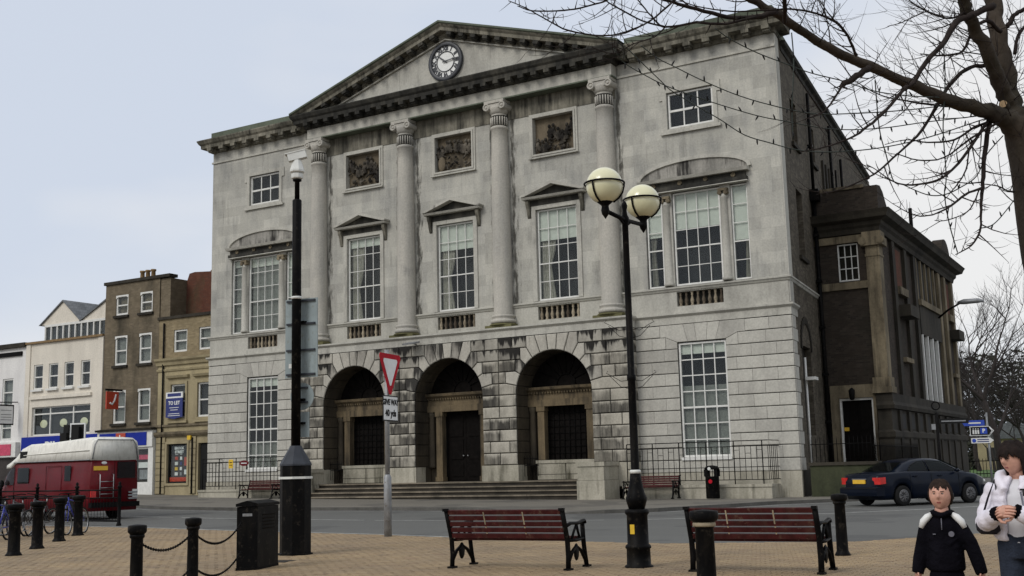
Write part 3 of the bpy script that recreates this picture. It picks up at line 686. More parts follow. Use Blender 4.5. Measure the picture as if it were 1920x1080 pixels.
# ---- central windows with pediments
for q, x in enumerate(WX):
    for s in (-1,1): b = hb(); b.box(x+s*1.09-.1, x+s*1.09+.1, -.05, -.001, 8.44, 12.438); b.obj('window_architrave', 'smooth', hall)
    b = hb(); b.box(x-1.19,x+1.19,-.05,-.001,12.44,12.62); b.obj('window_architrave', 'smooth', hall)
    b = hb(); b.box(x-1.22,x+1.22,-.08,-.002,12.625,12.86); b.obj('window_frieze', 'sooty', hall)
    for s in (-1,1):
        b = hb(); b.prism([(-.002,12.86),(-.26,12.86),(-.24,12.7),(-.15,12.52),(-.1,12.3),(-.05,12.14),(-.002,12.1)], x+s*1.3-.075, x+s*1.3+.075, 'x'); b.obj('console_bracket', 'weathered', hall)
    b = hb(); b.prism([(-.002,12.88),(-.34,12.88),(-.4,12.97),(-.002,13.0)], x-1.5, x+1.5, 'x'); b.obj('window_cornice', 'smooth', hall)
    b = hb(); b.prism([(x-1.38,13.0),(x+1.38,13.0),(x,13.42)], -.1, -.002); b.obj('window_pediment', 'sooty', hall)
    b = hb()
    for s in (-1,1):
        b.prism([(x+s*1.54,12.99),(x+s*1.54,13.06),(x,13.55),(x,13.42),(x+s*1.36,13.0)][::s], -.42, -.003)
    b.obj('pediment_moulding', 'smooth', hall)
    sash(hall, (x,.14,8.46-.1), 1.93, 3.96, 4, 5, 2, blind=(.11,.3,.34)[q], curtain=(.42,0) if q else (.4,.1), net=0)
# ---- attic windows
for s in (-1,1):
    x = s*11.5; b = hb(); frame_box(b, x-1, x+1, 14.95, 16.5, .17, -.045, -.001)
    b.box(x-1.32,x-1.172,-.045,-.001,16.2,16.67); b.box(x+1.172,x+1.32,-.045,-.001,16.2,16.67); b.box(x-1.3,x+1.3,-.12,-.046,14.72,14.84); b.obj('attic_surround', 'smooth', hall)
    sash(hall, (x,.12,14.97-.1), 1.94, 1.5, 3, 2, 1, fr=.07, bar=.05)
# ---- venetian windows
scol = MB().lathe(0,0,[(.2,0),(.22,.05),(.2,.12),(.165,.16),(.16,1.6),(.14,3.3),(.17,3.33),(.15,3.38),(.15,3.45)], 16).mesh('window_column', 'smooth')
scap = MB().box(-.2,.2,-.18,.16,3.58,3.68).lathe(-.13,0,[(.085,-.19),(.085,.14)],10,'y',3.5).lathe(.13,0,[(.085,-.19),(.085,.14)],10,'y',3.5).mesh('window_capital', 'annexstone')
for s in (-1,1):
    x = s*11.5
    for a in (10.3, 12.76):
        o = link('window_column', scol, hall, (x+a-11.53, .0, 8.46-.1)); link('window_capital', scap, o)
    b = hb(); b.box(x-2.26,x+2.26,-.2,-.002,12.34,12.5); b.box(x-2.2,x+2.2,-.12,-.003,12.501,12.72); b.obj('window_frieze', 'sooty', hall)
    b = hb(); b.prism([(-.002,12.72),(-.3,12.72),(-.36,12.84),(-.002,12.9)], x-2.34, x+2.34, 'x'); b.obj('window_cornice', 'smooth', hall)
    b = hb(); b.prism([(-.003,12.3),(-.22,12.3),(-.2,12.336),(-.003,12.336)], x-2.28, x+2.28, 'x'); b.obj('window_architrave', 'smooth', hall)
    b = hb()
    for k in (-1.7,-.55,.55,1.7): b = hb(); b.lathe(x+k,-.12,[(.1,0),(.1,-.04),(.05,-.05),(.04,-.03)],12,'y',12.61); b.obj('frieze_rosette', 'annexstone', hall)
    arc = [(x+2.3*math.sin(R(t)), 12.9+.62*(math.cos(R(t))-0)) for t in range(-90,91,12)]
    b = hb(); b.prism([(x-2.3,12.895)]+arc[1:-1]+[(x+2.3,12.895)], -.025, -.002); b.obj('segmental_tympanum', 'streaky', hall)
    b = hb()
    for p, q2 in zip(arc, arc[1:]):
        f = 1.07
        def o2(p): return (x+(p[0]-x)*1.06, 12.9+(p[1]-12.9)*1.2+.02)
        b.prism([p, q2, o2(q2), o2(p)][::-1], -.1, -.003)
    b.obj('segmental_moulding', 'smooth', hall)
    left = s < 0
    sash(hall, (x+s*.025,.14,8.46-.1), 1.99, 3.8, 4, 5, 2, blind=.13 if left else .39, curtain=(0,0), net=left)
    for a, bl, ct in ((-1, .1 if left else .45, (0,.6)), (1, .58, (.4,0))):
        sash(hall, (x+a*(1.83 if a > 0 else 1.8),.14,8.46-.1), .68, 3.8, 1, 5, 2, fr=.05, blind=bl, curtain=(0,.5) if a > 0 else (.5,0), net=left)
b = hb(); b.prism([(-.95,7.0),(-1.45,6.9),(-1.47,6.96),(-.95,7.08)], -1.95, -1.35, 'x'); b.tube([(-1.65,-.8,6.95),(-1.65,-1.0,7.0)], .03, 6); b.obj('floodlight', 'greysteel', hall)
# ---- balustrades
balu = MB().lathe(0,0,[(.07,0),(.07,.05),(.04,.07),(.075,.16),(.08,.22),(.045,.34),(.035,.42),(.06,.46),(.035,.48),(.065,.53),(.065,.58)], 10)
mt['baluster'] = stone('baluster_stone', (.34,.29,.21), (.07,.055,.04), .4, .6, objvar=.3)
balu = balu.mesh('baluster', 'baluster')
for h in bal:
    for k in range(8): link('baluster', balu, hall, (h[0]+.12+(h[1]-h[0]-.24)*k/7, .1, 7.62-.1))
# ---------------------------------------------------------------- rusticated ground storey: every stone its own piece
def inset(pts, d):
    n = len(pts); A = sum(pts[i][0]*pts[(i+1)%n][1]-pts[(i+1)%n][0]*pts[i][1] for i in range(n)); sg = 1 if A > 0 else -1; o = []
    for i in range(n):
        p0, p1, p2 = pts[i-1], pts[i], pts[(i+1)%n]
        d1 = (p1[0]-p0[0], p1[1]-p0[1]); d2 = (p2[0]-p1[0], p2[1]-p1[1]); l1 = math.hypot(*d1) or 1; l2 = math.hypot(*d2) or 1
        n1 = (-d1[1]/l1*sg, d1[0]/l1*sg); n2 = (-d2[1]/l2*sg, d2[0]/l2*sg); m = (n1[0]+n2[0], n1[1]+n2[1]); q = max(.6, (m[0]**2+m[1]**2)/2)
        o.append((p1[0]+m[0]*d/q, p1[1]+m[1]*d/q))
    return o
def block(pts, y, mat, gap=.012, cham=.022, proud=.045, T=None):
    A = sum(pts[i][0]*pts[(i+1)%len(pts)][1]-pts[(i+1)%len(pts)][0]*pts[i][1] for i in range(len(pts)))
    if A < 0: pts = pts[::-1]
    j = rnd.uniform(-.004, .004); a = inset(pts, gap); c = inset(pts, gap+cham); n = len(pts)
    b = MB(T); b.add([(x,y,z) for x,z in a]+[(x,y-proud+cham+j,z) for x,z in a]+[(x,y-proud+j,z) for x,z in c],
        [tuple(2*n+i for i in range(n))]+[(i,(i+1)%n,n+(i+1)%n,n+i) for i in range(n)]+[(n+i,n+(i+1)%n,2*n+(i+1)%n,2*n+i) for i in range(n)])
    return b.obj('ashlar_block', mat, hall)
def rect(x0, x1, z0, z1): return [(x0,z0),(x1,z0),(x1,z1),(x0,z1)]
def backing(polys, y, name):
    b = MB()
    for p in polys:
        A = sum(p[i][0]*p[(i+1)%len(p)][1]-p[(i+1)%len(p)][0]*p[i][1] for i in range(len(p)))
        p = p if A > 0 else p[::-1]
        b.add([(x,y,z) for x,z in p], [tuple(range(len(p)))])
    return b.obj(name, 'joint', hall)
P_w = []; P_c = []
GX0, GX1, GZ0, GZ1 = 10.48, 12.5, 1.66, 6.19
def wing(s):
    def R2(a, c, z0, z1, gap=.007): 
        p = rect(*sorted((s*a, s*c)), z0, z1); P_w.append(p); return block(p, 0, 'block', gap=.0, cham=.02, proud=.04) if gap == 0 else _blk(p)
    def _blk(p):
        # wing stones: wide bed joints, hairline upright joints
        q = [(p[0][0]+.003,p[0][1]+.014),(p[1][0]-.003,p[1][1]+.014),(p[2][0]-.003,p[2][1]-.014),(p[3][0]+.003,p[3][1]-.014)]
        b = MB(); y = 0; c = .02; j = rnd.uniform(-.004,.004); x0,x1,z0,z1 = q[0][0],q[1][0],q[0][1],q[2][1]; f = y-.04+j
        b.add([(x0,y,z0),(x1,y,z0),(x1,y,z1),(x0,y,z1),(x0,f+c,z0),(x1,f+c,z0),(x1,f+c,z1),(x0,f+c,z1),(x0+.003,f,z0+c),(x1-.003,f,z0+c),(x1-.003,f,z1-c),(x0+.003,f,z1-c)],
              [(8,9,10,11),(0,1,5,4),(1,2,6,5),(2,3,7,6),(3,0,4,7),(4,5,9,8),(5,6,10,9),(6,7,11,10),(7,4,8,11)])
        return b.obj('ashlar_block', 'block', hall)
    for n in range(12):
        z1, z0 = ZC[n], ZC[n+1]; o = n % 2
        if n == 0:
            R2(BP, 9.75, z0, z1); R2(13.3, 14.25, z0, z1); R2(14.25, HW+.04, z0, z1); continue
        if n == 1:
            R2(BP, 9.4, z0, z1)
            for a, c in ((9.4, 9.98),): R2(a, c, z0, z1)
            R2(13.0, 14.1, z0, z1); R2(14.1, HW+.04, z0, z1); continue
        L_ = [BP, 9.35, GX0] if o else [BP, 9.9, GX0]
        if n == 11: L_ = [BP, 10.2]; 
        Rr = [GX1, 12.9, 13.98, HW+.04] if o else [GX1, 13.5, 14.5, HW+.04]
        for a, c in zip(L_, L_[1:]): R2(a, c, z0, z1)
        if n == 11: R2(10.2, 11.5, z0, z1); R2(11.5, 12.8, z0, z1); Rr = [12.8, 13.98, HW+.04]
        for a, c in zip(Rr, Rr[1:]): R2(a, c, z0, z1)
    # flat arch over the window
    top = [9.75, 10.75, 11.22, 11.78, 12.3, 13.3]; bot = [GX0, 10.92, 11.3, 11.7, 12.08, GX1]; zb = GZ1
    for k in range(5):
        p = [(s*bot[k],zb),(s*bot[k+1],zb),(s*top[k+1],ZC[0]),(s*top[k],ZC[0])]
        if k == 0: p = [(s*9.75,ZC[1]),(s*9.98,ZC[1]),(s*GX0,zb),(s*bot[1],zb),(s*top[1],ZC[0]),(s*top[0],ZC[0])]
        if k == 4: p = [(s*bot[4],zb),(s*GX1,zb),(s*13.0,ZC[1]),(s*13.3,ZC[1]),(s*13.3,ZC[0]),(s*top[4],ZC[0])]
        P_w.append(p); block(p, 0, 'block', .004, .01, .04)
    for p in ([(s*9.98,ZC[2]),(s*GX0,ZC[2]),(s*GX0,zb),(s*9.98,ZC[1])], [(s*GX1,ZC[2]),(s*13.0,ZC[2]),(s*13.0,ZC[1]),(s*GX1,zb)]):
        P_w.append(p); block(p, 0, 'block', .008, .014, .04)
    # window reveal, sill and sash
    b = MB(); b.quad((s*GX0,-.03,GZ0),(s*GX0,.25,GZ0),(s*GX0,.25,GZ1),(s*GX0,-.03,GZ1)); b.quad((s*GX1,-.03,GZ0),(s*GX1,.25,GZ0),(s*GX1,.25,GZ1),(s*GX1,-.03,GZ1))
    b.quad((s*GX0,-.03,GZ1),(s*GX1,-.03,GZ1),(s*GX1,.25,GZ1),(s*GX0,.25,GZ1)); b.quad((s*GX0,0,GZ0-.06),(s*GX1,0,GZ0-.06),(s*GX1,.25,GZ0-.06),(s*GX0,.25,GZ0-.06)); b.obj('window_reveal', 'smooth', hall)
    b = MB(); b.box(*sorted((s*(GX0-.02), s*(GX1+.02))), -.1, .2, GZ0-.12, GZ0-.005); b.obj('window_sill', 'wpaint', hall)
    b = MB(); b.box(*sorted((s*(GX0+.1), s*(GX1-.1))), -.002, .1, ZC[11]+.1, GZ0-.13); b.obj('sill_apron', 'plinth', hall)
    sash(hall, (s*11.49,.1,GZ0-.1), 1.98, 4.49, 4, 7, 3, fr=.07, bar=.04, lower=.62 if s > 0 else .3, blind=.1)
    # plinth
    b = MB(); b.box(*sorted((s*BP, s*(HW+.07))), -.07, .2, -.2, ZC[12]); b.obj('wing_plinth', 'plinth', hall)
wing(1); wing(-1)
for s in (-1,1):                                            # backing behind the wing stones, with the window left open
    b = MB(); b.wall(*sorted((s*BP, s*(HW+.0))), ZC[12], 6.93, [tuple(sorted((s*GX0, s*GX1)))+(GZ0-.06, GZ1)], -.004, .05); b.obj('wall_core', 'joint', hall)
# return of the stones round the right corner
for n in range(12):
    z1, z0 = ZC[n], ZC[n+1]; b = MB(SW); b.box(-.35, .55 if n % 2 else .3, -.05, .05, z0+.014, z1-.014); b.obj('quoin_return', 'block', hall)
b = MB(SW); b.box(-.35, .32, -.04, .035, 7.4, 18.1); b.obj('quoin_strip', 'smooth', hall)
b = MB(SW); b.box(-.3, 27, -.05, .09, 0, ZC[12]); b.obj('side_plinth', 'annexdark', hall)

# ---- arcade
TH = [12.5, 29, 44, 58, 71.5, 84]
def arcpt(a, th): return (a+AR*math.cos(R(th)), AZ+AR*math.sin(R(th)))
ZT = [ZC[4], ZC[3], ZC[2], ZC[1], ZC[0], ZC[0]]
def joint(a, k, s):
    z = ZT[k]; r = (z-AZ)/math.sin(R(TH[k])); return (a+s*r*math.cos(R(TH[k])), z)
def half(a, s, xv):
    """voussoirs on one side of an arch; xv = line where the course meets its neighbour"""
    J = [joint(a, k, s) for k in range(6)]
    def arc(t0, t1):
        t0_, t1_ = t0, t1; return [arcpt(a, t if s > 0 else 180-t) for t in [lerp(t0_, t1_, i/4) for i in range(5)]]
    out = []
    th_sp = math.degrees(math.asin((ZC[5]-AZ)/AR))
    out.append(arc(th_sp, TH[0])+[J[0], (xv, ZC[4]), (xv, ZC[5])])
    for k in range(1, 6):
        A_ = arc(TH[k-1], TH[k]); p, q = J[k-1], J[k]
        if k < 5: out.append(A_+[q, (p[0], ZT[k]), p] if abs(q[0]-p[0]) > .01 else A_+[q, p])
        else: out.append(A_+[q, p])
    return out, J
polys = []; KD = []
mid = (ARX[0]+ARX[1])/2
for i, a in enumerate(ARX):
    for s in (-1, 1):
        edge = s*BP if (i, s) in ((0,-1),(2,1)) else a+s*(5.21/2)
        o, J = half(a, s, edge); polys += o; KD += ['blackblock']+['vouss']*(len(o)-1)
        # courses between the voussoirs and the edge
        for k in range(1, 5):
            x0 = J[k-1][0]; z0, z1 = (ZC[5-k], ZC[4-k]); lo, hi = sorted((x0, edge))
            n = 1 if hi-lo < 1.2 else 2
            if edge in (BP, -BP): n = 1 if hi-lo < .8 else 2
            if k == 4: x0 = J[3][0]; lo, hi = sorted((x0, edge)); n = 2
            for m in range(n): polys.append(rect(lerp(lo,hi,m/n), lerp(lo,hi,(m+1)/n), z0, z1)); KD.append('topblock' if k > 2 else 'blackblock')
    ks = [arcpt(a, t) for t in (84, 88, 92, 96)]
    polys.append(ks+[joint(a,5,-1), joint(a,5,1)]); KD.append('vouss')
    # pier stones below the springing
piers = [(-BP, ARX[0]-AR), (ARX[0]+AR, ARX[1]-AR), (ARX[1]+AR, ARX[2]-AR), (ARX[2]+AR, BP)]
for x0, x1 in piers:
    for n in range(5, 11):
        z1, z0 = ZC[n], ZC[n+1]; c = (x0+x1)/2
        cuts = [x0, x0+.36, x1-.36, x1] if n % 2 else [x0, c, x1]
        if n == 5: cuts = [x0, c, x1]
        for u, v in zip(cuts, cuts[1:]): polys.append(rect(u, v, z0, z1)); KD.append('blackblock')
for p, kd in zip(polys, KD): block(p, BY, kd, .017, .024, .06)
backing(polys, BY-.004, 'arcade_core')
for x0, x1 in piers:
    b = MB(); b.box(x0-.06, x1+.06, BY-.1, -.1, .6, ZC[11]-.012); b.obj('pier_base', 'plinth', hall)
# ends of the projecting arcade
for s in (-1, 1):
    b = MB(); b.quad((s*BP,BY,.1),(s*BP,-.01,.1),(s*BP,-.01,6.92),(s*BP,BY,6.92)); b.obj('arcade_end', 'joint', hall)
    for n in range(11):
        b = MB(); b.box(*sorted((s*(BP-.02), s*(BP+.04))), BY+.0, -.045, ZC[n+1]+.014, ZC[n]-.014); b.obj('quoin_return', 'blackblock', hall)
# arch barrels (lined with stone courses), inner wall, doorcases
YI = .42
for a in ARX:
    edges = [(180-t) for t in (0, 12.5, 29, 44, 58, 71.5, 84)]+[84, 71.5, 58, 44, 29, 12.5, 0]
    for t0, t1 in zip(edges, edges[1:]):
        b = MB(); r = AR-.012; g = .35
        pts = [(a+r*math.cos(R(lerp(t0+(-g), t1+g, i/3))), AZ+r*math.sin(R(lerp(t0-g, t1+g, i/3)))) for i in range(4)]
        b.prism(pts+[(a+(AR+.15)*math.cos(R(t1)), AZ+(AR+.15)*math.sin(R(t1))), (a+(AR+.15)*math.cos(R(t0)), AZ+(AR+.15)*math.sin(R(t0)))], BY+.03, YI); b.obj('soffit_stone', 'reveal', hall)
    for s in (-1, 1):
        for n in range(5, 12):
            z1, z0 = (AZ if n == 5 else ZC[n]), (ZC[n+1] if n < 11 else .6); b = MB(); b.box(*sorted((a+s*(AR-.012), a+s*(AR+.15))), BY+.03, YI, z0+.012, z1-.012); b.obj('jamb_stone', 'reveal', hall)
    # doorcase
    door = a == 0; sill = .9 if door else 1.72
    for s in (-1, 1):
        b = MB(); b.box(*sorted((a+s*1.0, a+s*1.32)), YI-.22, YI+.1, sill if not door else .9, 3.96)       # pilaster
        b.box(*sorted((a+s*.96, a+s*1.36)), YI-.26, YI+.1, 3.76, 3.955)
        b.box(*sorted((a+s*.96, a+s*1.36)), YI-.26, YI+.1, .9, 1.1); b.obj('door_pilaster', 'doorstone', hall)
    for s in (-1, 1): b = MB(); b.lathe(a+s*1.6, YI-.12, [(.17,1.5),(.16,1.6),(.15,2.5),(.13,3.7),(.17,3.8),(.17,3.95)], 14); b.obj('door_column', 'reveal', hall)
    b = MB(); b.box(a-1.76, a+1.76, YI-.26, YI+.1, 3.96, 4.24); b.box(a-1.76, a+1.76, YI-.2, YI+.1, 4.24, 4.5); b.obj('door_entablature', 'doorstone', hall)
    dm = MB().box(-.035,.035,-.1,0,0,.08).mesh('dentil','doorstone')
    for k in range(26): link('dentil', dm, hall, (a-1.665+.132*k, YI-.2, 4.5-.1))
    b = MB(); b.prism([(YI+.1,4.5),(YI-.19,4.502),(YI-.3,4.585),(YI-.42,4.66),(YI-.46,4.76),(YI+.1,4.82)], a-1.76, a+1.76, 'x'); b.obj('door_cornice', 'doorstone', hall)
    # lunette with radiating bars
    b = MB(); b.prism([(a-AR,4.8)]+[(a+AR*math.cos(R(t)), AZ+AR*math.sin(R(t))) for t in range(168,11,-12)]+[(a+AR,4.8)], YI-.0, YI+.05); o = b.obj('fanlight', 'darkwood', hall)
    b = MB()
    for t in range(30, 160, 20): b.tube([(a+.45*math.cos(R(t)),YI-.03,4.85+.45*math.sin(R(t))),(a+1.5*math.cos(R(t)),YI-.03,4.7+1.5*math.sin(R(t)))], .022, 4)
    b.tube([(a+.45*math.cos(R(t)),YI-.03,4.85+.45*math.sin(R(t))) for t in range(0,181,20)], .025, 4); b.obj('fanlight_bar', 'blackmatt', o)
    # wall beside the opening
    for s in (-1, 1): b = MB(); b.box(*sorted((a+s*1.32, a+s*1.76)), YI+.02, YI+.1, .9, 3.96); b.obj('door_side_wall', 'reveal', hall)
    if door:
        for s in (-1, 1):
            b = MB(); x0, x1 = sorted((a+s*.005, a+s*.99)); b.box(x0, x1, YI+.2, YI+.26, .9, 3.95)
            for z0, z1 in ((1.1,1.7),(1.85,2.7),(2.85,3.8)): b.box(x0+.14, x1-.14, YI+.17, YI+.199, z0, z1)
            d = b.obj('door_leaf', 'darkwood', hall); b = MB(); b.ball((a+s*.12, YI+.14, 2.0), .04, 8, 6); b.obj('door_handle', 'chrome', d)
    else:
        b = MB(); b.box(a-1.0, a+1.0, YI+.2, YI+.25, 1.7, 3.95); o = b.obj('door_leaf', 'darkwood', hall)
        b = MB()
        for k in range(1, 8): x = a-1+.25*k; b.tube([(x,YI+.16,1.72),(x,YI+.16,3.95)], .016, 4)
        for k in range(1, 8): z = 1.7+.28*k; b.tube([(a-1,YI+.16,z),(a+1,YI+.16,z)], .013, 4)
        b.obj('door_grille', 'blackmatt', o)
        for u, v in ((-1.34,-.02),(.02,1.34)):
            b = MB(); b.box(a+u, a+v, YI-.3, YI+.1, 1.12, 1.56); b.obj('dado_block', 'plinth', hall)
            b = MB(); b.box(a+u, a+v, YI-.3, YI+.1, .9, 1.1); b.obj('dado_block', 'plinth', hall)
        b = MB(); b.box(a-1.4, a+1.4, YI-.34, YI+.12, 1.57, 1.7); b.obj('dado_cap', 'plinth', hall)
        # low iron guard across the opening
        b = MB()
    if not door:
        for z in (1.78, 1.5): b.tube([(a-1.72,BY+.4,z),(a-1.02,BY+.4,z)], .018, 4)
        for k in range(6): b.tube([(a-1.7+.13*k,BY+.4,1.05),(a-1.7+.13*k,BY+.4,1.9)], .012, 4)
        b.obj('window_guard', 'blackmatt', hall)
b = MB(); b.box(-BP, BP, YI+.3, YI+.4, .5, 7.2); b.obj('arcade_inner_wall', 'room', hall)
# ---- steps and pedestals
for k in range(4):
    z = .88-.18*k; b = MB(); x = -6.89
    for w in (2.3, 2.3, 2.3, 2.3, 2.3, 2.28):
        yf = -1.2-.31*k+rnd.uniform(-.006,.006); b = MB(); b.box(x+.004, x+w-.004, yf-.035, -1.2-.31*k+.5 if k else .5, z-.055, z+rnd.uniform(-.003,.003)); b.obj('step_slab', 'steplit', hall)
        b = MB(); b.box(x+.001, x+w-.001, yf+.02, yf+.3, z-.18 if k < 3 else z-.4, z-.056); b.obj('step_riser', 'risershade', hall); x += w
for s in (-1, 1):
    x0, x1 = sorted((s*6.9, s*8.1))
    b = MB(); b.box(x0, x1, -2.2, -.86, 0, .86); b.obj('pedestal_block', 'plinth', hall)
    b = MB(); b.box(x0+.03, x1-.03, -2.17, -.86, .87, 1.4); b.obj('pedestal_block', 'plinth', hall)
    b = MB(); b.box(x0-.02, x1+.02, -2.22, -.86, 1.405, 1.57); b.obj('pedestal_cap', 'plinth', hall)
# stone floor inside the arcade
b = MB(); b.box(-BP+.01, BP-.01, -.69, YI+.3, .5, .872); b.obj('landing', 'step', hall)
# ---------------------------------------------------------------- iron railings in front of the wings
def railing(label, s, xa, xb, y, ret):
    base = .16 if s > 0 else .3; zk = .62 if s > 0 else .72
    t = thing('iron_railing', label, 'railing', ((xa+xb)/2, y, base), 0, 'railings before the hall')
    b = MB(); b.box(xa-.12, xb+.12, y-.16, y+.16, 0, zk-.1); b.box(xa-.15, xb+.15, y-.2, y+.2, zk-.1, zk)
    if ret: b.box(*sorted((xb if s > 0 else xa, (xb if s > 0 else xa)-.24*s)), y+.2, -.08, 0, zk-.02)
    b.obj('kerb_wall', 'plinth', t)
    top = 2.2
    b = MB(); b.tube([(xa,y,top),(xb,y,top)], .018, 5)
    for z in (top-.2, zk+.62, zk+.16): b.tube([(xa,y,z),(xb,y,z)], .014, 5)
    ex = xb if s > 0 else xa
    if ret:
        for z in (top, top-.2, zk+.62, zk+.16): b.tube([(ex,y,z),(ex,-.06,z)], .015, 5)
    b.obj('rail', 'blackmatt', t)
    n = int(round((xb-xa)/.22)); post = MB().tube([(0,0,0),(0,0,top-zk)], .022, 6).mesh('post', 'blackmatt'); bar = MB().tube([(0,0,.16),(0,0,top-zk-.2)], .012, 5).mesh('railing_bar', 'blackmatt')
    tie = MB().tube([(0,0,0),(.22*(xb-xa)/(n*.22),0,0)], .008, 4).mesh('tie_bar', 'blackmatt')
    o = off(t)
    for k in range(n+1):
        x = lerp(xa, xb, k/n); link('post' if k % 5 == 0 else 'railing_bar', post if k % 5 == 0 else bar, t, (x-o[0], 0, zk-o[2]))
        if k < n and k % 2 == 0: link('tie_bar', tie, t, (x-o[0], 0, top-.34-o[2]-(.12 if k % 4 else 0)))
    if ret:
        for k in range(1, 6): link('railing_bar', bar, t, (ex-o[0], k*(abs(y)-.06)/6, zk-o[2]))
railing('black iron railing on a stone kerb before the right wing, behind the litter bin', 1, 8.7, 14.35, -1.35, True)
railing('black iron railing on a stone kerb before the left wing, behind the camera post', -1, -14.1, -8.6, -1.35, True)

t = thing('notice_sign', 'yellow notice fixed to the left hand railing', 'sign', (-12.2,-1.38,1.72), 0)
b = MB(); b.box(-.14,.14,-.02,-.005,0,.42); b.obj('plate', 'yellow', t, world=False); b = MB(); b.box(-.09,.09,-.024,-.0205,.26,.3); b.box(-.09,.09,-.024,-.0205,.14,.17); b.obj('print_line', 'ink', t, world=False)
t = thing('notice_sign', 'dark red oval notice on the left hand railing, right of the yellow one', 'sign', (-11.35,-1.38,1.95), 0)
b = MB(); b.lathe(0,0,[(.3,-.02),(.3,-.005)],20,'y'); b.v = [(x,y,z*.45) for x,y,z in b.v]; o = b.obj('plate', 'vanred', t, world=False); b = MB(); b.box(-.18,.18,-.025,-.0205,-.02,.02); b.obj('print_line', 'signwhite', o, world=False)
# ---------------------------------------------------------------- houses on the left, fronts on y = 1
def bpart(mb, name, mat, p, label=None):
    o = mb.obj(name, mat, p)
    if label: o['label'] = label
    return o
def sash_w(p, x0, x1, z0, z1, y=1.0, cols=1, rows=2, blind=0, net=0, fr=.09, curtain=(0,0), bar=.04, **k):
    o = off(p); return sash(p, ((x0+x1)/2-o[0], y+.1-o[1], z0-o[2]), x1-x0, z1-z0, cols, rows, 1, fr=fr, bar=bar, blind=blind, net=net, curtain=curtain, **k)
def pots(p, pts, z0, h=.75):
    for x, y in pts:
        MB().lathe(x, y, [(.16,0),(.14,.1),(.12,h*.8),(.16,h*.85),(.16,h),(.11,h)], 10, cz=z0).obj('chimney_pot', 'terracotta', p)
# yellow brick house
yh = thing('yellow_house', 'narrow yellow brick house with a small shop window, wedged beside the hall', 'house', (-17.5, 1, .45))
Hh = [(-18.82,-17.82,7.98,9.18),(-16.95,-15.95,7.98,9.18),(-18.92,-17.84,4.45,6.25),(-16.95,-15.9,4.45,6.25),(-19.1,-17.6,1.05,3.1),(-16.85,-15.9,.45,3.1)]
b = MB(); b.wall(-19.95, -15.12, 7.4, 9.8, Hh[:2], 1, .25); bpart(b, 'upper_wall', 'yellowbrick', yh)
b = MB(); b.wall(-19.95, -15.12, 0, 7.4, Hh[2:], 1, .25); bpart(b, 'lower_wall', 'yellowstone', yh)
b = MB(); b.box(-19.95,-15.12,1.26,9,0,9.7); bpart(b, 'house_body', 'room', yh)
b = MB(); b.box(-20,-15.12,.9,1.4,9.8,9.95); bpart(b, 'coping', 'annexdark', yh)
b = MB(); b.prism([(1,7.3),(.9,7.3),(.85,7.45),(.75,7.55),(.72,7.66),(1,7.7)], -20.02, -15.12, 'x'); b.prism([(1,6.98),(.94,6.98),(.9,7.08),(1,7.12)], -20, -15.12, 'x'); bpart(b, 'cornice', 'yellowstone', yh)
b = MB(); b.prism([(1,3.5),(.88,3.5),(.8,3.62),(.8,3.72),(1,3.76)], -20, -15.12, 'x'); b.prism([(1,4.0),(.9,4.02),(.9,4.12),(1,4.14)], -20, -15.12, 'x'); bpart(b, 'shop_string', 'annexstone', yh)
for x0, x1, z0, z1 in Hh[2:4]:
    b = MB(); frame_box(b, x0, x1, z0, z1, .14, .94, .999); b.prism([(1,z1+.3),(.86,z1+.34),(.8,z1+.46),(1,z1+.5)], x0-.25, x1+.25, 'x'); b.box(x0-.2,x1+.2,.86,.999,z0-.26,z0-.15); bpart(b, 'window_surround', 'yellowstone', yh)
for x0, x1 in ((-19.93,-19.25),(-17.42,-16.98)):
    for k in range(9):
        b = MB(); b.box(x0, x1, .93, .999, .5+.33*k+.02, .83+.33*k-.01); bpart(b, 'pilaster_stone', 'yellowstone', yh)
b = MB(); frame_box(b, -19.1,-17.6,1.05,3.1,.12,.92,.998); bpart(b, 'shop_surround', 'yellowstone', yh)
for x0,x1,z0,z1 in Hh[:2]: sash_w(yh,x0,x1,z0,z1,net=1)
for x0,x1,z0,z1 in Hh[2:4]: sash_w(yh,x0,x1,z0,z1,net=0)
# shop window with display
b = MB(); frame_box(b,-19.02,-17.68,1.13,3.02,.08,1.06,1.14); sw = bpart(b, 'shop_window', 'ink', yh)
b = MB(); b.box(-19.02,-17.68,1.09,1.1,1.13,3.02); b.obj('pane', 'glass', sw)
b = MB(); b.box(-19.05,-17.65,1.2,1.24,1.1,3.05); b.obj('display_back', 'displaydark', sw)
for k in range(5):
    b = MB(); b.box(-18.72,-18.5,1.17,1.19,1.45+.27*k,1.62+.27*k); b.obj('display_card', ['signwhite','yellow','camwhite','redsign','signwhite'][k], sw)
    b = MB(); b.box(-18.35,-18.2,1.17,1.19,1.45+.27*k,1.62+.27*k); b.obj('display_card', ['greysteel','signwhite','navy','signwhite','camwhite'][k], sw)
b = MB(); b.box(-18.02,-17.72,1.16,1.18,1.95,2.4); b.obj('poster', 'redsign', sw)
b = MB(); b.box(-18.0,-17.75,1.15,1.17,1.5,1.75); b.obj('poster', 'signwhite', sw)
b = MB(); b.box(-19.0,-17.7,1.1,1.18,1.14,1.36); b.obj('display_shelf', 'redsign', sw)
o_ = off(sw)
b = MB(); b.box(-19.0,-17.7,1.125,1.135,2.58,3.0); b.obj('sign_band', 'ink', sw)
text('BROOK', .2, 'signwhite', sw, (-18.35-o_[0], 1.115-o_[1], 2.87-o_[2]), bold=.008); text('STREET', .2, 'signwhite', sw, (-18.35-o_[0], 1.115-o_[1], 2.67-o_[2]), bold=.008)
b = MB(); b.box(-16.8,-15.92,1.12,1.18,.47,3.05); bpart(b, 'house_door', 'ink', yh)
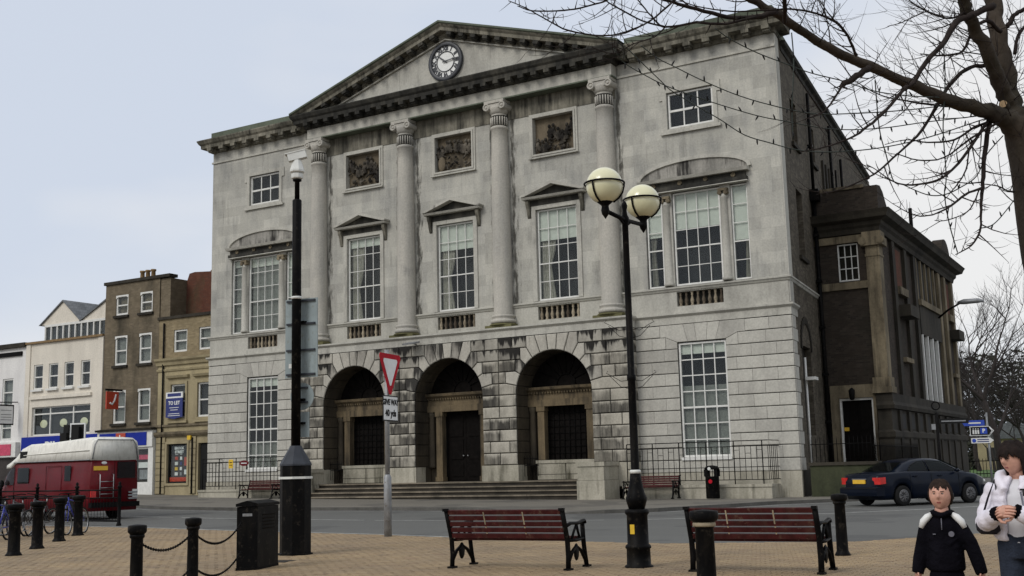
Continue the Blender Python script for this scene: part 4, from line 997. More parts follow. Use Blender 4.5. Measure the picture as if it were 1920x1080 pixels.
b = MB(); b.tube([(-19.5,.92,.5),(-19.5,.92,9.6)], .05, 6); b.tube([(-17.2,.9,.5),(-17.2,.9,3.4)], .045, 6); bpart(b, 'drainpipe', 'blackmatt', yh)
b = MB(); b.box(-17.5,-17.25,.82,.93,3.28,3.5); bpart(b, 'alarm_box', 'yellow', yh)
# TO LET board
tl = thing('to_let_board', 'blue and white letting board fixed across a first floor window of the yellow house', 'sign', (-18.45, .8, 4.5))
b = MB(); b.box(-.62,.62,-.025,.025,0,1.0); b.prism([(-.6,.0),(0,-.1),(.6,0)],-.025,.025); b.obj('board', 'navy', tl, world=False)
b = MB(); b.box(-.62,.62,-.03,.03,1.005,1.32); o = b.obj('header_board', 'signwhite', tl, world=False)
b = MB(); b.box(-.5,.5,-.036,-.031,1.09,1.26); b.obj('header_band', 'navy', o, world=False)
text('TO LET', .26, 'signwhite', tl, (0,-.03,.74), bold=.008)
for z, w in ((.5,.7),(.38,.55),(.18,.8),(.08,.9)): MB().box(-w/2,w/2,-.032,-.026,z-.014,z+.014).obj('print_line', 'signwhite', tl, world=False)
# red brick chimney stack between the houses
b = MB(); b.box(-19.2,-15.9,2.2,4.2,9.6,12.0); b.prism([(-19.2,12.0),(-15.9,12.0),(-15.9,12.3),(-18.6,12.5),(-19.0,12.45)],2.2,4.2); cs = bpart(b, 'chimney_stack', 'redbrick', yh)
for x in (-18.2,-17.7,-17.1,-16.5): MB().lathe(x, 3.2, [(.12,0),(.1,.35),(.15,.38),(.15,.45)], 8, cz=12.25).obj('chimney_pot', 'terracotta', cs)
# brown brick house
bh = thing('brown_house', 'tall brown brick house with white sash windows and a blue shop sign', 'house', (-22, 1, .5))
Hb = []
for x0, x1 in ((-23.45,-22.45),(-21.5,-20.52)): Hb += [(x0,x1,10.35,11.5),(x0,x1,7.55,9.2),(x0,x1,4.35,6.17)]
b = MB(); b.wall(-24.3,-19.96,3.95,12.15,Hb,1,.22); bpart(b, 'front_wall', 'brownbrick', bh)
b = MB(); b.box(-24.28,-19.2,1.24,7,0,12.1); b.box(-19.95,-19.2,1.05,1.24,9.96,12.1); bpart(b, 'house_body', 'brownbrick', bh)
b = MB(); b.box(-24.38,-19.15,.9,1.5,12.15,12.32); bpart(b, 'coping', 'annexdark', bh)
for x0,x1,z0,z1 in Hb:
    sash_w(bh,x0,x1,z0,z1,fr=.11,curtain=(.3,.3) if z0 < 5 else (0,0),net=int(z0 < 9))
    b = MB(); b.box(x0-.1,x1+.1,.88,.999,z0-.14,z0-.004); bpart(b, 'window_sill', 'annexdark', bh)
    b = MB(); b.prism([(x0+.002,z1-.18),(x0+.002,z1-.002),(x1-.002,z1-.002),(x1-.002,z1-.18),(x1-.2,z1-.09),(x0+.2,z1-.09)], 1.0, 1.04); bpart(b, 'window_head', 'wpaint', bh)
b = MB(); b.box(-24.0,-22.6,2.6,3.6,12.1,12.62); cs = bpart(b, 'chimney_stack', 'brownbrick', bh); pots(cs, ((-23.75,3.1),(-23.3,3.1),(-22.85,3.1)), 12.62, .62)
sf = bpart(MB().box(-24.3,-19.98,.72,1.0,3.02,3.9), 'shop_fascia', 'wpaint', bh)
MB().box(-24.1,-20.4,.69,.719,3.1,3.8).obj('fascia_panel', 'blue', sf); b = MB(); b.box(-22.75,-22.0,.66,.689,3.1,3.8); b.obj('emblem_panel', 'redsign', sf)
b = MB(); b.tube([(-22.42,.65,3.7),(-22.36,.65,3.35),(-22.45,.65,3.18),(-22.6,.65,3.2)], .035, 6); b.obj('emblem', 'signwhite', sf)
b = MB(); b.prism([(1,3.9),(.6,3.9),(.55,4.0),(1,4.06)],-24.35,-19.95,'x'); bpart(b, 'fascia_cornice', 'annexdark', bh)
b = MB(); b.box(-24.3,-24.05,.8,1.2,.4,3.02); b.box(-20.35,-19.98,.8,1.2,.4,3.02); b.box(-24.05,-20.35,.85,1.2,.4,1.15); b.box(-24.05,-20.35,.86,1.1,2.9,3.02)
for x in (-23.4,-22.6,-21.55): b.box(x-.04,x+.04,.88,1.0,1.15,2.9)
bpart(b, 'shop_front', 'wpaint', bh)
b = MB(); b.box(-24.05,-20.35,.93,.94,1.15,2.9); bpart(b, 'pane', 'glass', bh)
b = MB(); b.box(-24.05,-20.35,1.18,1.2,1.15,2.9); bpart(b, 'shop_interior', 'displaydark', bh)
for x0, z0, x1, z1, m in ((-22.5,1.9,-21.7,2.2,'signwhite'),(-21.4,1.9,-20.5,2.2,'signwhite'),(-22.5,2.3,-21.6,2.6,'pink'),(-21.4,2.35,-20.5,2.6,'pink'),(-21.3,1.3,-20.5,1.8,'greysteel')):
    bpart(MB().box(x0,x1,1.1,1.12,z0,z1), 'window_poster', m, bh)
hs = thing('hanging_sign', 'small red sign hanging from a bracket on the brown house', 'sign', (-22.7, .95, 5.1))
b = MB(); b.box(-.045,.045,-1.05,-.25,0,.95); o = b.obj('panel', 'redsign', hs, world=False)
b = MB(); b.box(-.05,.05,-1.1,0,1.0,1.1); b.tube([(0,-.4,1.0),(0,-.4,.9)],.02,5); b.tube([(0,-.9,1.0),(0,-.9,.9)],.02,5); b.obj('bracket', 'blackmatt', hs, world=False)
b = MB(); b.tube([(.06,-.45,.8),(.06,-.55,.45),(.06,-.7,.25),(.06,-.85,.35)], .05, 6); b.obj('emblem', 'signwhite', hs, world=False)
# cream building with glazed attic
cb = thing('cream_shop_building', 'cream rendered shop with four upper windows, glazed saw tooth attic and blue fascia', 'shop', (-27.6, 1, .6))
Hc = [(-30.32,-29.5,6.6,8.05),(-28.98,-28.16,6.6,8.05),(-27.62,-26.8,6.6,8.05),(-26.2,-25.42,6.6,8.05),(-30.35,-25.3,3.93,5.57)]
b = MB(); b.wall(-31,-24.32,0,9.3,Hc,1,.25); bpart(b, 'front_wall', 'cream', cb)
b = MB(); b.box(-31,-24.32,1.27,7,0,9.3); bpart(b, 'house_body', 'room', cb)
b = MB(); b.box(-31.05,-24.32,.85,1.3,9.3,9.42); bpart(b, 'parapet_coping', 'terracotta', cb)
b = MB(); b.box(-31,-30.62,.93,.999,2.7,9.3); b.box(-24.75,-24.32,.93,.999,2.7,9.3); b.box(-30.5,-25.2,.88,.999,6.02,6.2)
bpart(b, 'pilaster_strip', 'cream', cb)
for x0,x1,z0,z1 in Hc[:4]:
    sash_w(cb,x0,x1,z0,z1,fr=.08); bpart(MB().box(x0-.08,x1+.08,.86,.999,z0-.12,z0-.004), 'window_sill', 'wpaint', cb)
o = off(cb); w_ = bpart(MB().box(-30.35,-25.3,1.12,1.2,3.93,4.0).box(-30.35,-25.3,1.12,1.2,5.5,5.57).box(-30.35,-30.27,1.12,1.2,4.0,5.5).box(-25.38,-25.3,1.12,1.2,4.0,5.5).box(-28.9,-28.82,1.12,1.2,4.0,5.5).box(-26.9,-26.82,1.12,1.2,4.0,5.5).box(-30.27,-25.38,1.13,1.19,5.12,5.2), 'display_window', 'wpaint', cb)
for x0, x1 in ((-30.27,-28.9),(-28.82,-26.9),(-26.82,-25.38)):
    MB().box(x0,x1,1.155,1.16,4.0,5.5).obj('pane', 'glass', w_); MB().box(x0,x1,1.3,1.31,4.0,5.5).obj('blind', 'netblind', w_)
    MB().ball(((x0+x1)/2,1.26,4.6),(.33,.02,.24),16,8).obj('lamp_disc', 'globe', w_)
b = MB(); b.wall(-30.9,-24.34,9.42,10.55,[],2.2,.1); bpart(b, 'attic_band', 'cream', cb)
ag = bpart(MB().box(-30.9,-24.34,2.05,2.19,9.42,9.52).box(-30.9,-24.34,2.05,2.19,10.42,10.56), 'attic_glazing', 'wpaint', cb)
n_ = 12
for k in range(n_+1):
    x = lerp(-30.85,-24.4,k/n_); MB().box(x-.05,x+.05,2.06,2.18,9.52,10.42).obj('glazing_bar', 'wpaint', ag)
    if k < n_: MB().box(x+.05,lerp(-30.85,-24.4,(k+1)/n_)-.05,2.12,2.13,9.52,10.42).obj('pane', 'glass', ag); MB().box(x+.05,lerp(-30.85,-24.4,(k+1)/n_)-.05,2.17,2.195,9.52,10.42).obj('pane_backing', 'room', ag)
for p0, pk, p1 in ((-31.3,-29.3,-27.7),(-27.7,-24.9,-22.3)):
    b = MB(); p1c = min(p1,-24.33); zc_ = 11.86 if p1 < -24.3 else lerp(11.86, 10.6, (p1c-pk)/(p1-pk)); b.prism([(p0,10.57),(p1c,10.57)]+([(p1c,zc_)] if p1 > -24.3 else [])+[(pk,11.86)], 2.1, 2.4); bpart(b, 'gable', 'cream', cb)
    b = MB(); b.prism([(p0-.1,10.56),(pk,11.96),(p1c,10.62 if p1 < -24.3 else zc_+.06),(p1c,10.57 if p1 < -24.3 else zc_),(pk,11.87),(p0,10.56)], 2.0, 9); bpart(b, 'roof_slope', 'slate', cb)
fa = bpart(MB().box(-30.9,-24.4,.78,.998,2.75,3.85), 'shop_fascia', 'blue', cb); o = off(fa)
text('PILOT', .6, 'signwhite', fa, (-27.6-o[0], .77-o[1], 3.3-o[2]), bold=.02, sx=1.5); text('0245', .24, 'signwhite', fa, (-30.2-o[0], .77-o[1], 3.1-o[2]), bold=.008)
b = MB(); b.box(-30.8,-24.5,.9,.99,.6,2.7); bpart(b, 'shop_front', 'displaydark', cb)
# white building at the edge
wb = thing('white_shop_building', 'white rendered building at the left edge with a red shop fascia', 'shop', (-35, 1, .7))
Hw = [(-33.15,-32.15,5.75,7.4),(-33.15,-32.15,3.75,5.2),(-35.6,-34.6,5.75,7.4),(-35.6,-34.6,3.75,5.2)]
b = MB(); b.wall(-39.5,-31.02,0,9.2,Hw,1,.25); bpart(b, 'front_wall', 'white', wb)
b = MB(); b.box(-39.5,-31.02,1.27,8,0,9.2); bpart(b, 'house_body', 'white', wb)
b = MB(); b.box(-39.5,-31.02,.8,1.4,9.2,9.45); bpart(b, 'coping', 'annexdark', wb); b = MB(); b.box(-39.5,-31.4,.9,.999,8.7,8.95); bpart(b, 'gutter', 'blackmatt', wb)
for h in Hw: sash_w(wb,*h,fr=.1,net=1)
b = MB(); b.box(-39,-31.3,.7,.998,2.75,3.6); bpart(b, 'shop_fascia', 'wpaint', wb); b = MB(); b.box(-38.8,-31.7,.66,.699,2.85,3.5); bpart(b, 'fascia_panel', 'pink', wb)
b = MB(); b.box(-39,-31.4,.9,.99,.5,2.7); bpart(b, 'shop_front', 'displaydark', wb)
hs = thing('hanging_sign', 'white hanging sign in a black frame on the white building', 'sign', (-31.6, .95, 4.6))
b = MB(); b.box(-.02,.02,-1.2,-.3,.08,1.1); b.obj('panel', 'signwhite', hs, world=False)
b = MB(); frame = [(-1.25,-1.2,0,1.18),(-.3,-.25,0,1.18)]
for y0,y1,z0,z1 in frame: b.box(-.03,.03,y0,y1,z0,z1)
b.box(-.03,.03,-1.2,-.3,0,.08); b.box(-.03,.03,-1.2,-.3,1.1,1.18); b.tube([(0,-1.3,1.3),(0,0,1.35)],.03,5); b.tube([(0,-1.1,1.3),(0,-1.1,1.18)],.015,5); b.tube([(0,-.45,1.32),(0,-.45,1.18)],.015,5); b.obj('bracket', 'blackmatt', hs, world=False)
for z in (.3,.45,.6,.85): MB().box(.021,.024,-1.1,-.4,z-.02,z+.02).obj('print_line', 'greysteel', hs, world=False)

# ---------------------------------------------------------------- annex on the right
ax = thing('annex_building', 'dark brick annex with stone corner pilaster and heavy cornice beside the hall', 'building', (17, 12, .1))
YF, XS, YE = 6.2, 17.2, 23.8
fh = [(15.42,16.3,8.9,10.55),(15.1,16.5,.5,3.95)]
b = MB(); b.wall(14.4,16.65,0,10.9,fh,YF+.1,.3); bpart(b, 'front_wall', 'annexbrick', ax)
b = MB(); b.box(14.5,XS-.3,YF+.5,YE-.3,0,11.3); bpart(b, 'body', 'annexdark', ax)
o = off(ax); sash(ax, (15.86-o[0], YF+.2-o[1], 8.92-o[2]), .86, 1.6, 3, 3, None, fr=.05, bar=.035, net=0)
for z0, z1 in ((8.55,8.86),(10.55,10.85)): bpart(MB().box(14.5,16.64,YF-.02,YF+.099,z0,z1), 'stone_band', 'annexstone', ax)
for q in ((14.75,15.09,.3,4.5),(16.51,16.63,.3,4.5),(15.09,16.51,3.96,4.5)): bpart(MB().box(q[0],q[1],YF-.04,YF+.099,q[2],q[3]), 'door_surround', 'annexstone', ax)
b = MB(); b.box(15.1,15.18,YF+.08,YF+.2,.5,3.95); b.box(16.42,16.5,YF+.08,YF+.2,.5,3.95); b.box(15.18,16.42,YF+.08,YF+.2,3.86,3.95); bpart(b, 'door_frame', 'wpaint', ax)
for x0, x1 in ((15.18,15.795),(15.805,16.42)):
    b = MB(); b.box(x0,x1,YF+.22,YF+.27,.5,3.86)
    for z0,z1 in ((.7,1.4),(1.55,2.5),(2.65,3.6)): b.box(x0+.1,x1-.1,YF+.19,YF+.219,z0,z1)
    d = bpart(b, 'door_leaf', 'darkwood', ax)
b = MB(); b.box(15.2,15.4,YF+.17,YF+.188,2.6,2.75); bpart(b, 'notice', 'plateyel', ax)
wl = bpart(MB().tube([(15.75,YF-.05,4.3),(15.75,YF-.35,4.35),(15.75,YF-.4,4.25)],.03,5).lathe(15.75,YF-.4,[(.05,.3),(.14,.2),(.1,-.15),(.05,-.2)],6,cz=4.05), 'wall_lantern', 'blackmatt', ax)
# giant corner pilaster
b = MB(); b.box(16.66,XS+.02,YF-.1,YF+.55,4.75,9.85); bpart(b, 'corner_pilaster', 'annexstone', ax)
b = MB(); b.box(16.58,XS+.1,YF-.18,YF+.6,4.35,4.75); b.box(16.52,XS+.16,YF-.24,YF+.66,4.1,4.35); bpart(b, 'pilaster_base', 'annexstone', ax)
b = MB(); b.box(16.63,XS+.05,YF-.13,YF+.58,9.85,9.95); b.box(16.66,XS+.02,YF-.1,YF+.55,9.951,10.3); bpart(b, 'pilaster_neck', 'annexstone', ax)
b = MB(); b.box(16.5,XS+.2,YF-.26,YF+.66,10.301,10.65); b.box(16.56,XS+.14,YF-.2,YF+.6,10.651,10.9)
for s in (16.58, XS+.12): b.lathe(s,YF-.2,[(.17,-.1),(.17,.1)],10,'y',10.5)
bpart(b, 'pilaster_capital', 'annexstone', ax)
CP = [(14.5,YF),(XS,YF),(XS,YE),(14.5,YE)]; CP2 = [(16.66,YF),(XS,YF),(XS,YE),(14.5,YE)]
b = MB(); b.sweep(CP2, [(-.2,3.45),(.16,3.45),(.2,3.6),(.12,3.75),(.12,4.08),(-.2,4.09)]); bpart(b, 'plinth_course', 'annexdark', ax)
b = MB(); b.sweep(CP2, [(-.3,.2),(.06,.2),(.06,2.2),(.14,2.3),(.14,2.5),(.02,2.6),(.02,3.44),(-.3,3.44)]); bpart(b, 'basement_wall', 'annexdark', ax)
b = MB(); b.sweep(CP, [(-.3,10.9),(.05,10.9),(.1,11.1),(.2,11.2),(.22,11.35),(.5,11.45),(.56,11.6),(.65,11.75),(-.3,11.85)]); bpart(b, 'cornice', 'annexdark', ax)
b = MB(); b.box(14.5,16.745,YF+.0,YF+.5,11.86,12.85); bpart(b, 'parapet', 'annexbrick', ax); b = MB(); b.box(14.4,16.74,YF-.08,YF+.6,12.855,13.0); bpart(b, 'parapet_coping', 'annexstone', ax)
for y0 in (YF, YE-3.2):
    pr_ = [(y0+.0,11.86),(y0+.0,12.9),(y0+.6,12.98),(y0+1.1,12.8),(y0+1.6,12.35),(y0+2.2,11.86)]
    if y0 > YF: pr_ = [(y0,11.86)]+[(y0+1.3-1.3*math.cos(R(t)), 11.86+1.2*math.sin(R(t))) for t in range(15,170,15)]+[(y0+2.6,11.86)]
    b = MB(); b.prism(pr_, 16.75, XS+.1, 'x'); bpart(b, 'scrolled_parapet', 'annexbrick', ax)
b = MB(); b.box(XS-.3,XS,YF+2.2,YE-3.2,11.86,12.2); bpart(b, 'side_parapet', 'annexdark', ax); b = MB(); b.tube([(16.9,YF+9,12.2),(16.9,YF+9,13.6)],.09,8); bpart(b, 'flue', 'blackmatt', ax)
# side elevation: pilasters, tall windows, panels
sy = lambda y0,y1,z0,z1,d0=-.3,d1=.0: MB().box(XS+d0, XS+d1, y0, y1, z0, z1)
bpart(sy(YF+.56,YE,4.1,10.9,-.35,-.12), 'side_wall', 'annexbrick', ax)
for y in (8.7, 11.2, 13.2, 19.4, 21.0, 23.2):
    bpart(sy(y,y+.55,4.1,10.9,-.12,.02), 'side_pilaster', 'annexstone' if y > 19.2 else 'annexdark', ax)
for y0, y1 in ((9.4,11.1),(21.7,23.1)):
    bpart(sy(y0,y1,8.6,8.95,-.12,.12), 'panel_sill', 'annexstone', ax); bpart(sy(y0+.2,y1-.2,8.95,10.7,-.12,-.1), 'bricked_panel', 'redbrick', ax)
    bpart(sy(y0+.1,y1-.1,5.6,5.8,-.12,.14), 'panel_hood', 'annexstone', ax)
    bpart(sy(y0-.1,y1+.1,7.6,8.1,-.12,.5), 'corbel', 'annexdark', ax)
for k in range(5):
    y = 13.9+1.1*k
    bpart(sy(y,y+.2,8.9,10.9,-.12,0), 'mullion', 'annexstone', ax)
    if k < 4: bpart(sy(y+.2,y+1.1,8.9,10.9,-.11,-.1), 'pane', 'room', ax)
bpart(sy(13.8,19,8.6,8.88,-.12,.15), 'long_sill', 'annexstone', ax); bpart(sy(13.8,19,7.2,8.58,-.12,.05), 'apron_panel', 'annexdark', ax)
for k in range(4):
    y = 13.9+1.25*k; bpart(sy(y,y+.16,4.1,7.2,-.12,.06), 'mullion', 'wpaint', ax)
    if k < 3: bpart(sy(y+.16,y+1.25,4.1,7.2,-.11,-.1), 'pane', 'room', ax)
for k in range(9): bpart(sy(7.3+1.8*k,7.75+1.8*k,.25,3.4,-.1,.12), 'basement_pier', 'annexdark', ax)
for k in range(8): bpart(sy(7.9+1.8*k,8.8+1.8*k,2.66,3.3,-.1,.03), 'basement_window', 'room', ax)
# street lamp fixed to the annex side
sl_ = thing('wall_street_lamp', 'grey street lamp head on a bracket high on the annex side wall', 'street lamp', (17.3, 18.2, 8.4))
b = MB(); b.tube([(0,0,0),(.5,-.1,.35),(1.1,-.25,.62)], .05, 6); b.obj('bracket', 'blackmatt', sl_, world=False)
b = MB(); b.loft([[(1.0+x, -.25+y*w, .62+z*h) for y, z in ((-1,0),(-.7,.8),(0,1),(.7,.8),(1,0),(0,-.35))] for x, w, h in ((0,.1,.1),(.3,.2,.2),(1.0,.2,.18),(1.25,.08,.06))]); b.obj('lamp_head', 'greysteel', sl_, world=False)
# low wall with railings beside the hall
lw = thing('low_wall', 'green stained low wall with spiked railings between hall and annex', 'wall', (16.5, 1.0, .1))
b = MB(); b.box(15.45,17.9,.1,.5,0,1.22); bpart(b, 'wall', 'greenwall', lw); b = MB(); b.box(15.4,17.95,.03,.57,1.225,1.34); bpart(b, 'wall_cap', 'annexdark', lw)
b = MB(); b.box(17.5,17.9,.51,YF+3,0,1.1); bpart(b, 'wall_return', 'greenwall', lw)
bar = MB().tube([(0,0,0),(0,0,.8),(0,0,.95)], [.014,.014,.002], 4).mesh('railing_bar', 'blackmatt')
for k in range(16): link('railing_bar', bar, lw, (15.5+.155*k-16.5, -.7, 1.24))
for k in range(40): link('railing_bar', bar, lw, (17.7-16.5, .6+.2*k-1.0, 1.0))
b = MB(); b.tube([(15.45,.3,2.0),(17.7,.3,2.0)],.015,4); b.tube([(17.7,.3,1.9),(17.7,8.4,1.9)],.015,4); bpart(b, 'rail', 'blackmatt', lw)
# ---------------------------------------------------------------- street furniture
def bollard(x, y, label, h=.9, r=.085, group='black bollards of the plaza', band=None, z=0):
    t = thing('bollard', label, 'bollard', (x, y, z), 0, group)
    b = MB(); b.lathe(0,0,[(r*1.45,0),(r*1.45,.03),(r*1.15,.07),(r*1.08,.09),(r*.98,h*.82),(r*1.12,h*.84),(r*1.2,h*.87)], 16); b.obj('post', 'black', t, world=False)
    b = MB(); b.lathe(0,0,[(r*1.2,h*.879),(r*1.46,h*.9),(r*1.54,h*.915),(r*1.54,h*.97),(r*1.47,h*.985),(r*1.0,h*.992),(r*.2,h)], 16); b.obj('cap', 'black', t, world=False)
    b = MB(); b.lathe(0,0,[(r*1.13,h*.835),(r*1.22,h*.845),(r*1.22,h*.868),(r*1.13,h*.878)], 16); b.obj('collar', band or 'black', t, world=False)
    return t
bollard(8.29,-28.07,'black bollard nearest the left edge, before the bicycles',.98,.105)
bollard(6.95,-26.55,'second black bollard from the left edge, before the bicycles',.98,.105)
bollard(5.13,-24.59,'third black bollard from the left edge, beside a blue bicycle wheel',1.0,.105)
bollard(3.44,-22.72,'farthest bollard of the row by the bicycles',1.0,.105)
bollard(23.01,-24.79,'black bollard right of the second bench, on the plaza edge',.92,.08)
bollard(24.8,-26.6,'bollard with a pale top half hidden behind the boy',.98,.1,band='strap')
bollard(23.52,-31.67,'black bollard with a pale collar close in front of the right hand bench',.98,.09,band='strap')
CH = [(17.42,-33.19),(16.68,-31.64)]
CB = [bollard(*CH[0],'left one of the two bollards hung with chains',.9,.067), bollard(*CH[1],'right one of the two bollards hung with chains',.9,.067)]
lk = MB(); n_ = 8
vs = []
for i in range(n_):
    a = 2*math.pi*i/n_; px_, pz_ = .026*math.cos(a), .014*math.sin(a)
    vs.append((px_, 0, pz_))
lk.tube(vs+[vs[0]], .0055, 5, caps=False); lk = lk.mesh('link', 'blackmatt')
def chain(p, q, sag, label):
    p, q = Vector(p), Vector(q); l = (q-p).length; n = int(l*1.12/.041); pts = [p.lerp(q, i/n)-Vector((0,0,sag*4*(i/n)*(1-i/n))) for i in range(n+1)]
    t = thing('chain', label, 'chain', tuple(p), 0, 'chains between the posts')
    for i in range(n):
        d = pts[i+1]-pts[i]; m = (pts[i]+pts[i+1])/2-p
        rot = (d.to_track_quat('X','Z').to_matrix() @ Matrix.Rotation(R(90)*(i%2), 3, 'X')).to_euler(); link('link', lk, t, m, rot)
CABL = (15.3,-29.3)
for z, nm in ((.72,'upper'),(.3,'lower')):
    chain((*CH[0],z), (*CH[1],z), .16, f'{nm} chain slung between the two chained bollards')
    chain((*CH[1],z), (CABL[0]+.08,CABL[1]-.12,z), .22, f'{nm} chain slung from the right chained bollard to the black cabinet')

# roadside cabinet
cabn = thing('utility_cabinet', 'waist high black utility cabinet beside the traffic camera post', 'cabinet', (15.36,-28.95,0), R(0))
ca, cb_, cc = Vector((15.27,-29.41)), Vector((15.49,-29.2)), Vector((15.24,-28.47)); cd_ = ca+(cc-cb_)
b = MB(); P4 = [tuple(v-Vector((15.36,-28.95))) for v in (ca,cb_,cc,cd_)]
b.prism(P4, .05, .94, 'z'); b.obj('cabinet_body', 'black', cabn, world=False)
b = MB(); cen = Vector((0,0))
for v in P4: cen += Vector(v)/4
ex = [tuple(cen+(Vector(v)-cen)*1.06) for v in P4]
b.prism(ex, .945, .985, 'z'); m0 = [((ex[0][0]+ex[1][0])/2,(ex[0][1]+ex[1][1])/2), ((ex[2][0]+ex[3][0])/2,(ex[2][1]+ex[3][1])/2)]
b.add([(*ex[0],.985),(*ex[1],.985),(*ex[2],.985),(*ex[3],.985),(*m0[0],1.03),(*m0[1],1.03)], [(0,1,4),(1,2,5,4),(2,3,5),(3,0,4,5)]); b.obj('cabinet_lid', 'black', cabn, world=False)
b = MB(); b.prism([tuple(cen+(Vector(v)-cen)*1.03) for v in P4], 0, .05, 'z'); b.obj('cabinet_foot', 'blackmatt', cabn, world=False)
d = (cb_-ca).normalized(); b = MB(); pm = (ca+cb_)/2-Vector((15.36,-28.95)); nrm = Vector((d.y,-d.x)); q0, q1 = pm-d*.07+nrm*.004, pm+d*.07+nrm*.004
b.add([(*q0,.8),(*q1,.8),(*q1,.84),(*q0,.84)], [(0,1,2,3)]); b.obj('maker_plate', 'greysteel', cabn, world=False)
d2 = (cc-cb_).normalized(); n2 = Vector((d2.y,-d2.x)); pm2 = (cb_+cc)/2-Vector((15.36,-28.95))
b = MB()
for k in range(5): q0, q1 = pm2-d2*.22+n2*.004, pm2+d2*.22+n2*.004; b.add([(*q0,.6+.05*k),(*q1,.6+.05*k),(*(q1+n2*.008),.615+.05*k),(*(q0+n2*.008),.615+.05*k)], [(0,1,2,3)])
b.obj('vent_slats', 'blackmatt', cabn, world=False)

# camera post with sign backs
ct = thing('traffic_camera_post', 'tall black camera post with octagonal base and grey sign backs', 'camera post', (13.95,-26.6,0), R(8))
oc = lambda r0, z0, r1, z1, mb: mb.lathe(0,0,[(r0,z0),(r1,z1)],8,smooth=False,a0=R(22.5))
b = MB(); b.lathe(0,0,[(.31,0),(.31,.04),(.275,.05),(.275,1.33)],8,smooth=False,a0=R(22.5)); b.obj('post_base', 'black', ct, world=False)
b = MB(); b.lathe(0,0,[(.3,1.32),(.3,1.36)],8,smooth=False,a0=R(22.5)); b.obj('white_ring', 'camwhite', ct, world=False)
b = MB(); b.lathe(0,0,[(.275,1.361),(.275,1.55)],8,smooth=False,a0=R(22.5)); b.obj('post_neck', 'black', ct, world=False)
b = MB(); b.lathe(0,0,[(.285,1.551),(.285,1.58),(.12,1.86),(.1,1.9)],8,smooth=False,a0=R(22.5)); b.obj('base_cone', 'bluegrey', ct, world=False)
b = MB(); b.lathe(0,0,[(.085,1.8),(.085,6.36),(.07,6.38)],16); b.obj('post', 'black', ct, world=False)
b = MB(); b.lathe(0,0,[(.09,4.53),(.105,4.54),(.105,4.57),(.09,4.58)],16); b.obj('white_ring', 'camwhite', ct, world=False)
b = MB(); b.lathe(0,0,[(.045,6.3),(.045,6.72),(.08,6.73),(.08,6.76)],12); b.obj('camera_mast', 'black', ct, world=False)
b = MB(); b.lathe(0,0,[(.07,6.765),(.105,6.78),(.11,6.8),(.11,6.865),(.085,6.875),(.12,6.89),(.135,6.9),(.135,6.935),(.095,7.07),(.07,7.13)],8,smooth=False); b.obj('camera_drum', 'camwhite', ct, world=False)
b = MB(lambda v: Matrix.Rotation(R(205),3,'Z') @ Matrix.Rotation(R(14),3,'Y') @ v + Vector((0,0,7.2))); b.box(-.17,.17,-.07,.07,-.065,.07); b.box(-.18,.21,-.08,.08,.071,.088); b.box(-.05,.05,-.03,.03,-.12,-.06); cam_ = b.obj('camera_housing', 'camwhite', ct, world=False)
b = MB(lambda v: Matrix.Rotation(R(205),3,'Z') @ Matrix.Rotation(R(14),3,'Y') @ v + Vector((0,0,7.2))); b.lathe(0,0,[(.062,.171),(.062,.175)],12,'x'); b.obj('camera_lens', 'ink', cam_, world=False)
yb = .16
b = MB(); b.box(-.34,.34,yb,yb+.02,3.12,4.56); sb_ = b.obj('large_sign_back', 'signback', ct, world=False)
for z in (3.16,3.6,4.08,4.5): MB().box(-.3,.3,yb-.035,yb-.001,z,z+.035).obj('sign_rail', 'bluegrey', sb_, world=False)
MB().box(-.26,-.16,yb-.004,yb-.001,3.3,3.38).obj('sticker', 'camwhite', sb_, world=False)
b = MB(); b.lathe(.02,0,[(.245,yb),(.245,yb+.012)],28,'y',2.78); sb_ = b.obj('round_sign_back', 'signback', ct, world=False)
for z in (2.66,2.92): MB().box(-.12,.15,yb-.03,yb-.001,z,z+.03).obj('sign_rail', 'bluegrey', sb_, world=False)
b = MB(); b.box(-.17,.17,yb,yb+.015,2.05,2.5); b.obj('small_sign_back', 'signback', ct, world=False)
b = MB(); b.box(-.12,.12,.08,yb-.001,4.1,4.14); b.box(-.1,.1,.08,yb-.001,2.7,2.74); b.box(-.1,.1,.08,yb-.001,2.28,2.32); b.obj('clamp', 'blackmatt', ct, world=False)

# give way sign
gw = thing('give_way_sign', 'red and white triangle over a GIVE WAY 40 yds plate on grey pole', 'road sign', (12.43,-21.86,0), math.atan2(.983,-.168))
b = MB(); b.lathe(0,0,[(.085,0),(.085,1.28),(.06,1.33),(.055,1.34)],14); b.obj('sleeve', 'greysteel', gw, world=False)
b = MB(); b.lathe(0,0,[(.052,1.3),(.052,4.08)],12); b.obj('pole', 'greysteel', gw, world=False)
y0 = -.075
def tri(s, y0, y1, c=3.66):
    r = .08*s; P = []
    for ang, cx_, cz_ in ((R(30),.5*s-.07*s,.29*s-.04*s),(R(150),-.5*s+.07*s,.29*s-.04*s),(R(270),0,-.58*s+.08*s)):
        for d_ in (-40,0,40): P.append((cx_+r*math.cos(ang+R(d_)), c+cz_+r*math.sin(ang+R(d_))))
    b = MB(); b.prism(P, y0, y1); return b
tp = tri(1.0,y0-.012,y0).obj('triangle_plate', 'red', gw, world=False)
tri(.66,y0-.016,y0-.0125).obj('triangle_field', 'signwhite', tp, world=False)
b = MB(); b.box(-.36,.36,y0-.012,y0,2.5,3.06); pl = b.obj('legend_plate', 'ink', gw, world=False); MB().box(-.335,.335,y0-.015,y0-.0125,2.525,3.035).obj('legend_field', 'signwhite', pl, world=False)
text('GIVE WAY', .165, 'ink', pl, (0,y0-.019,2.91), bold=.008, ext=.002); text('40 yds', .2, 'ink', pl, (0,y0-.019,2.67), bold=.008, ext=.002)
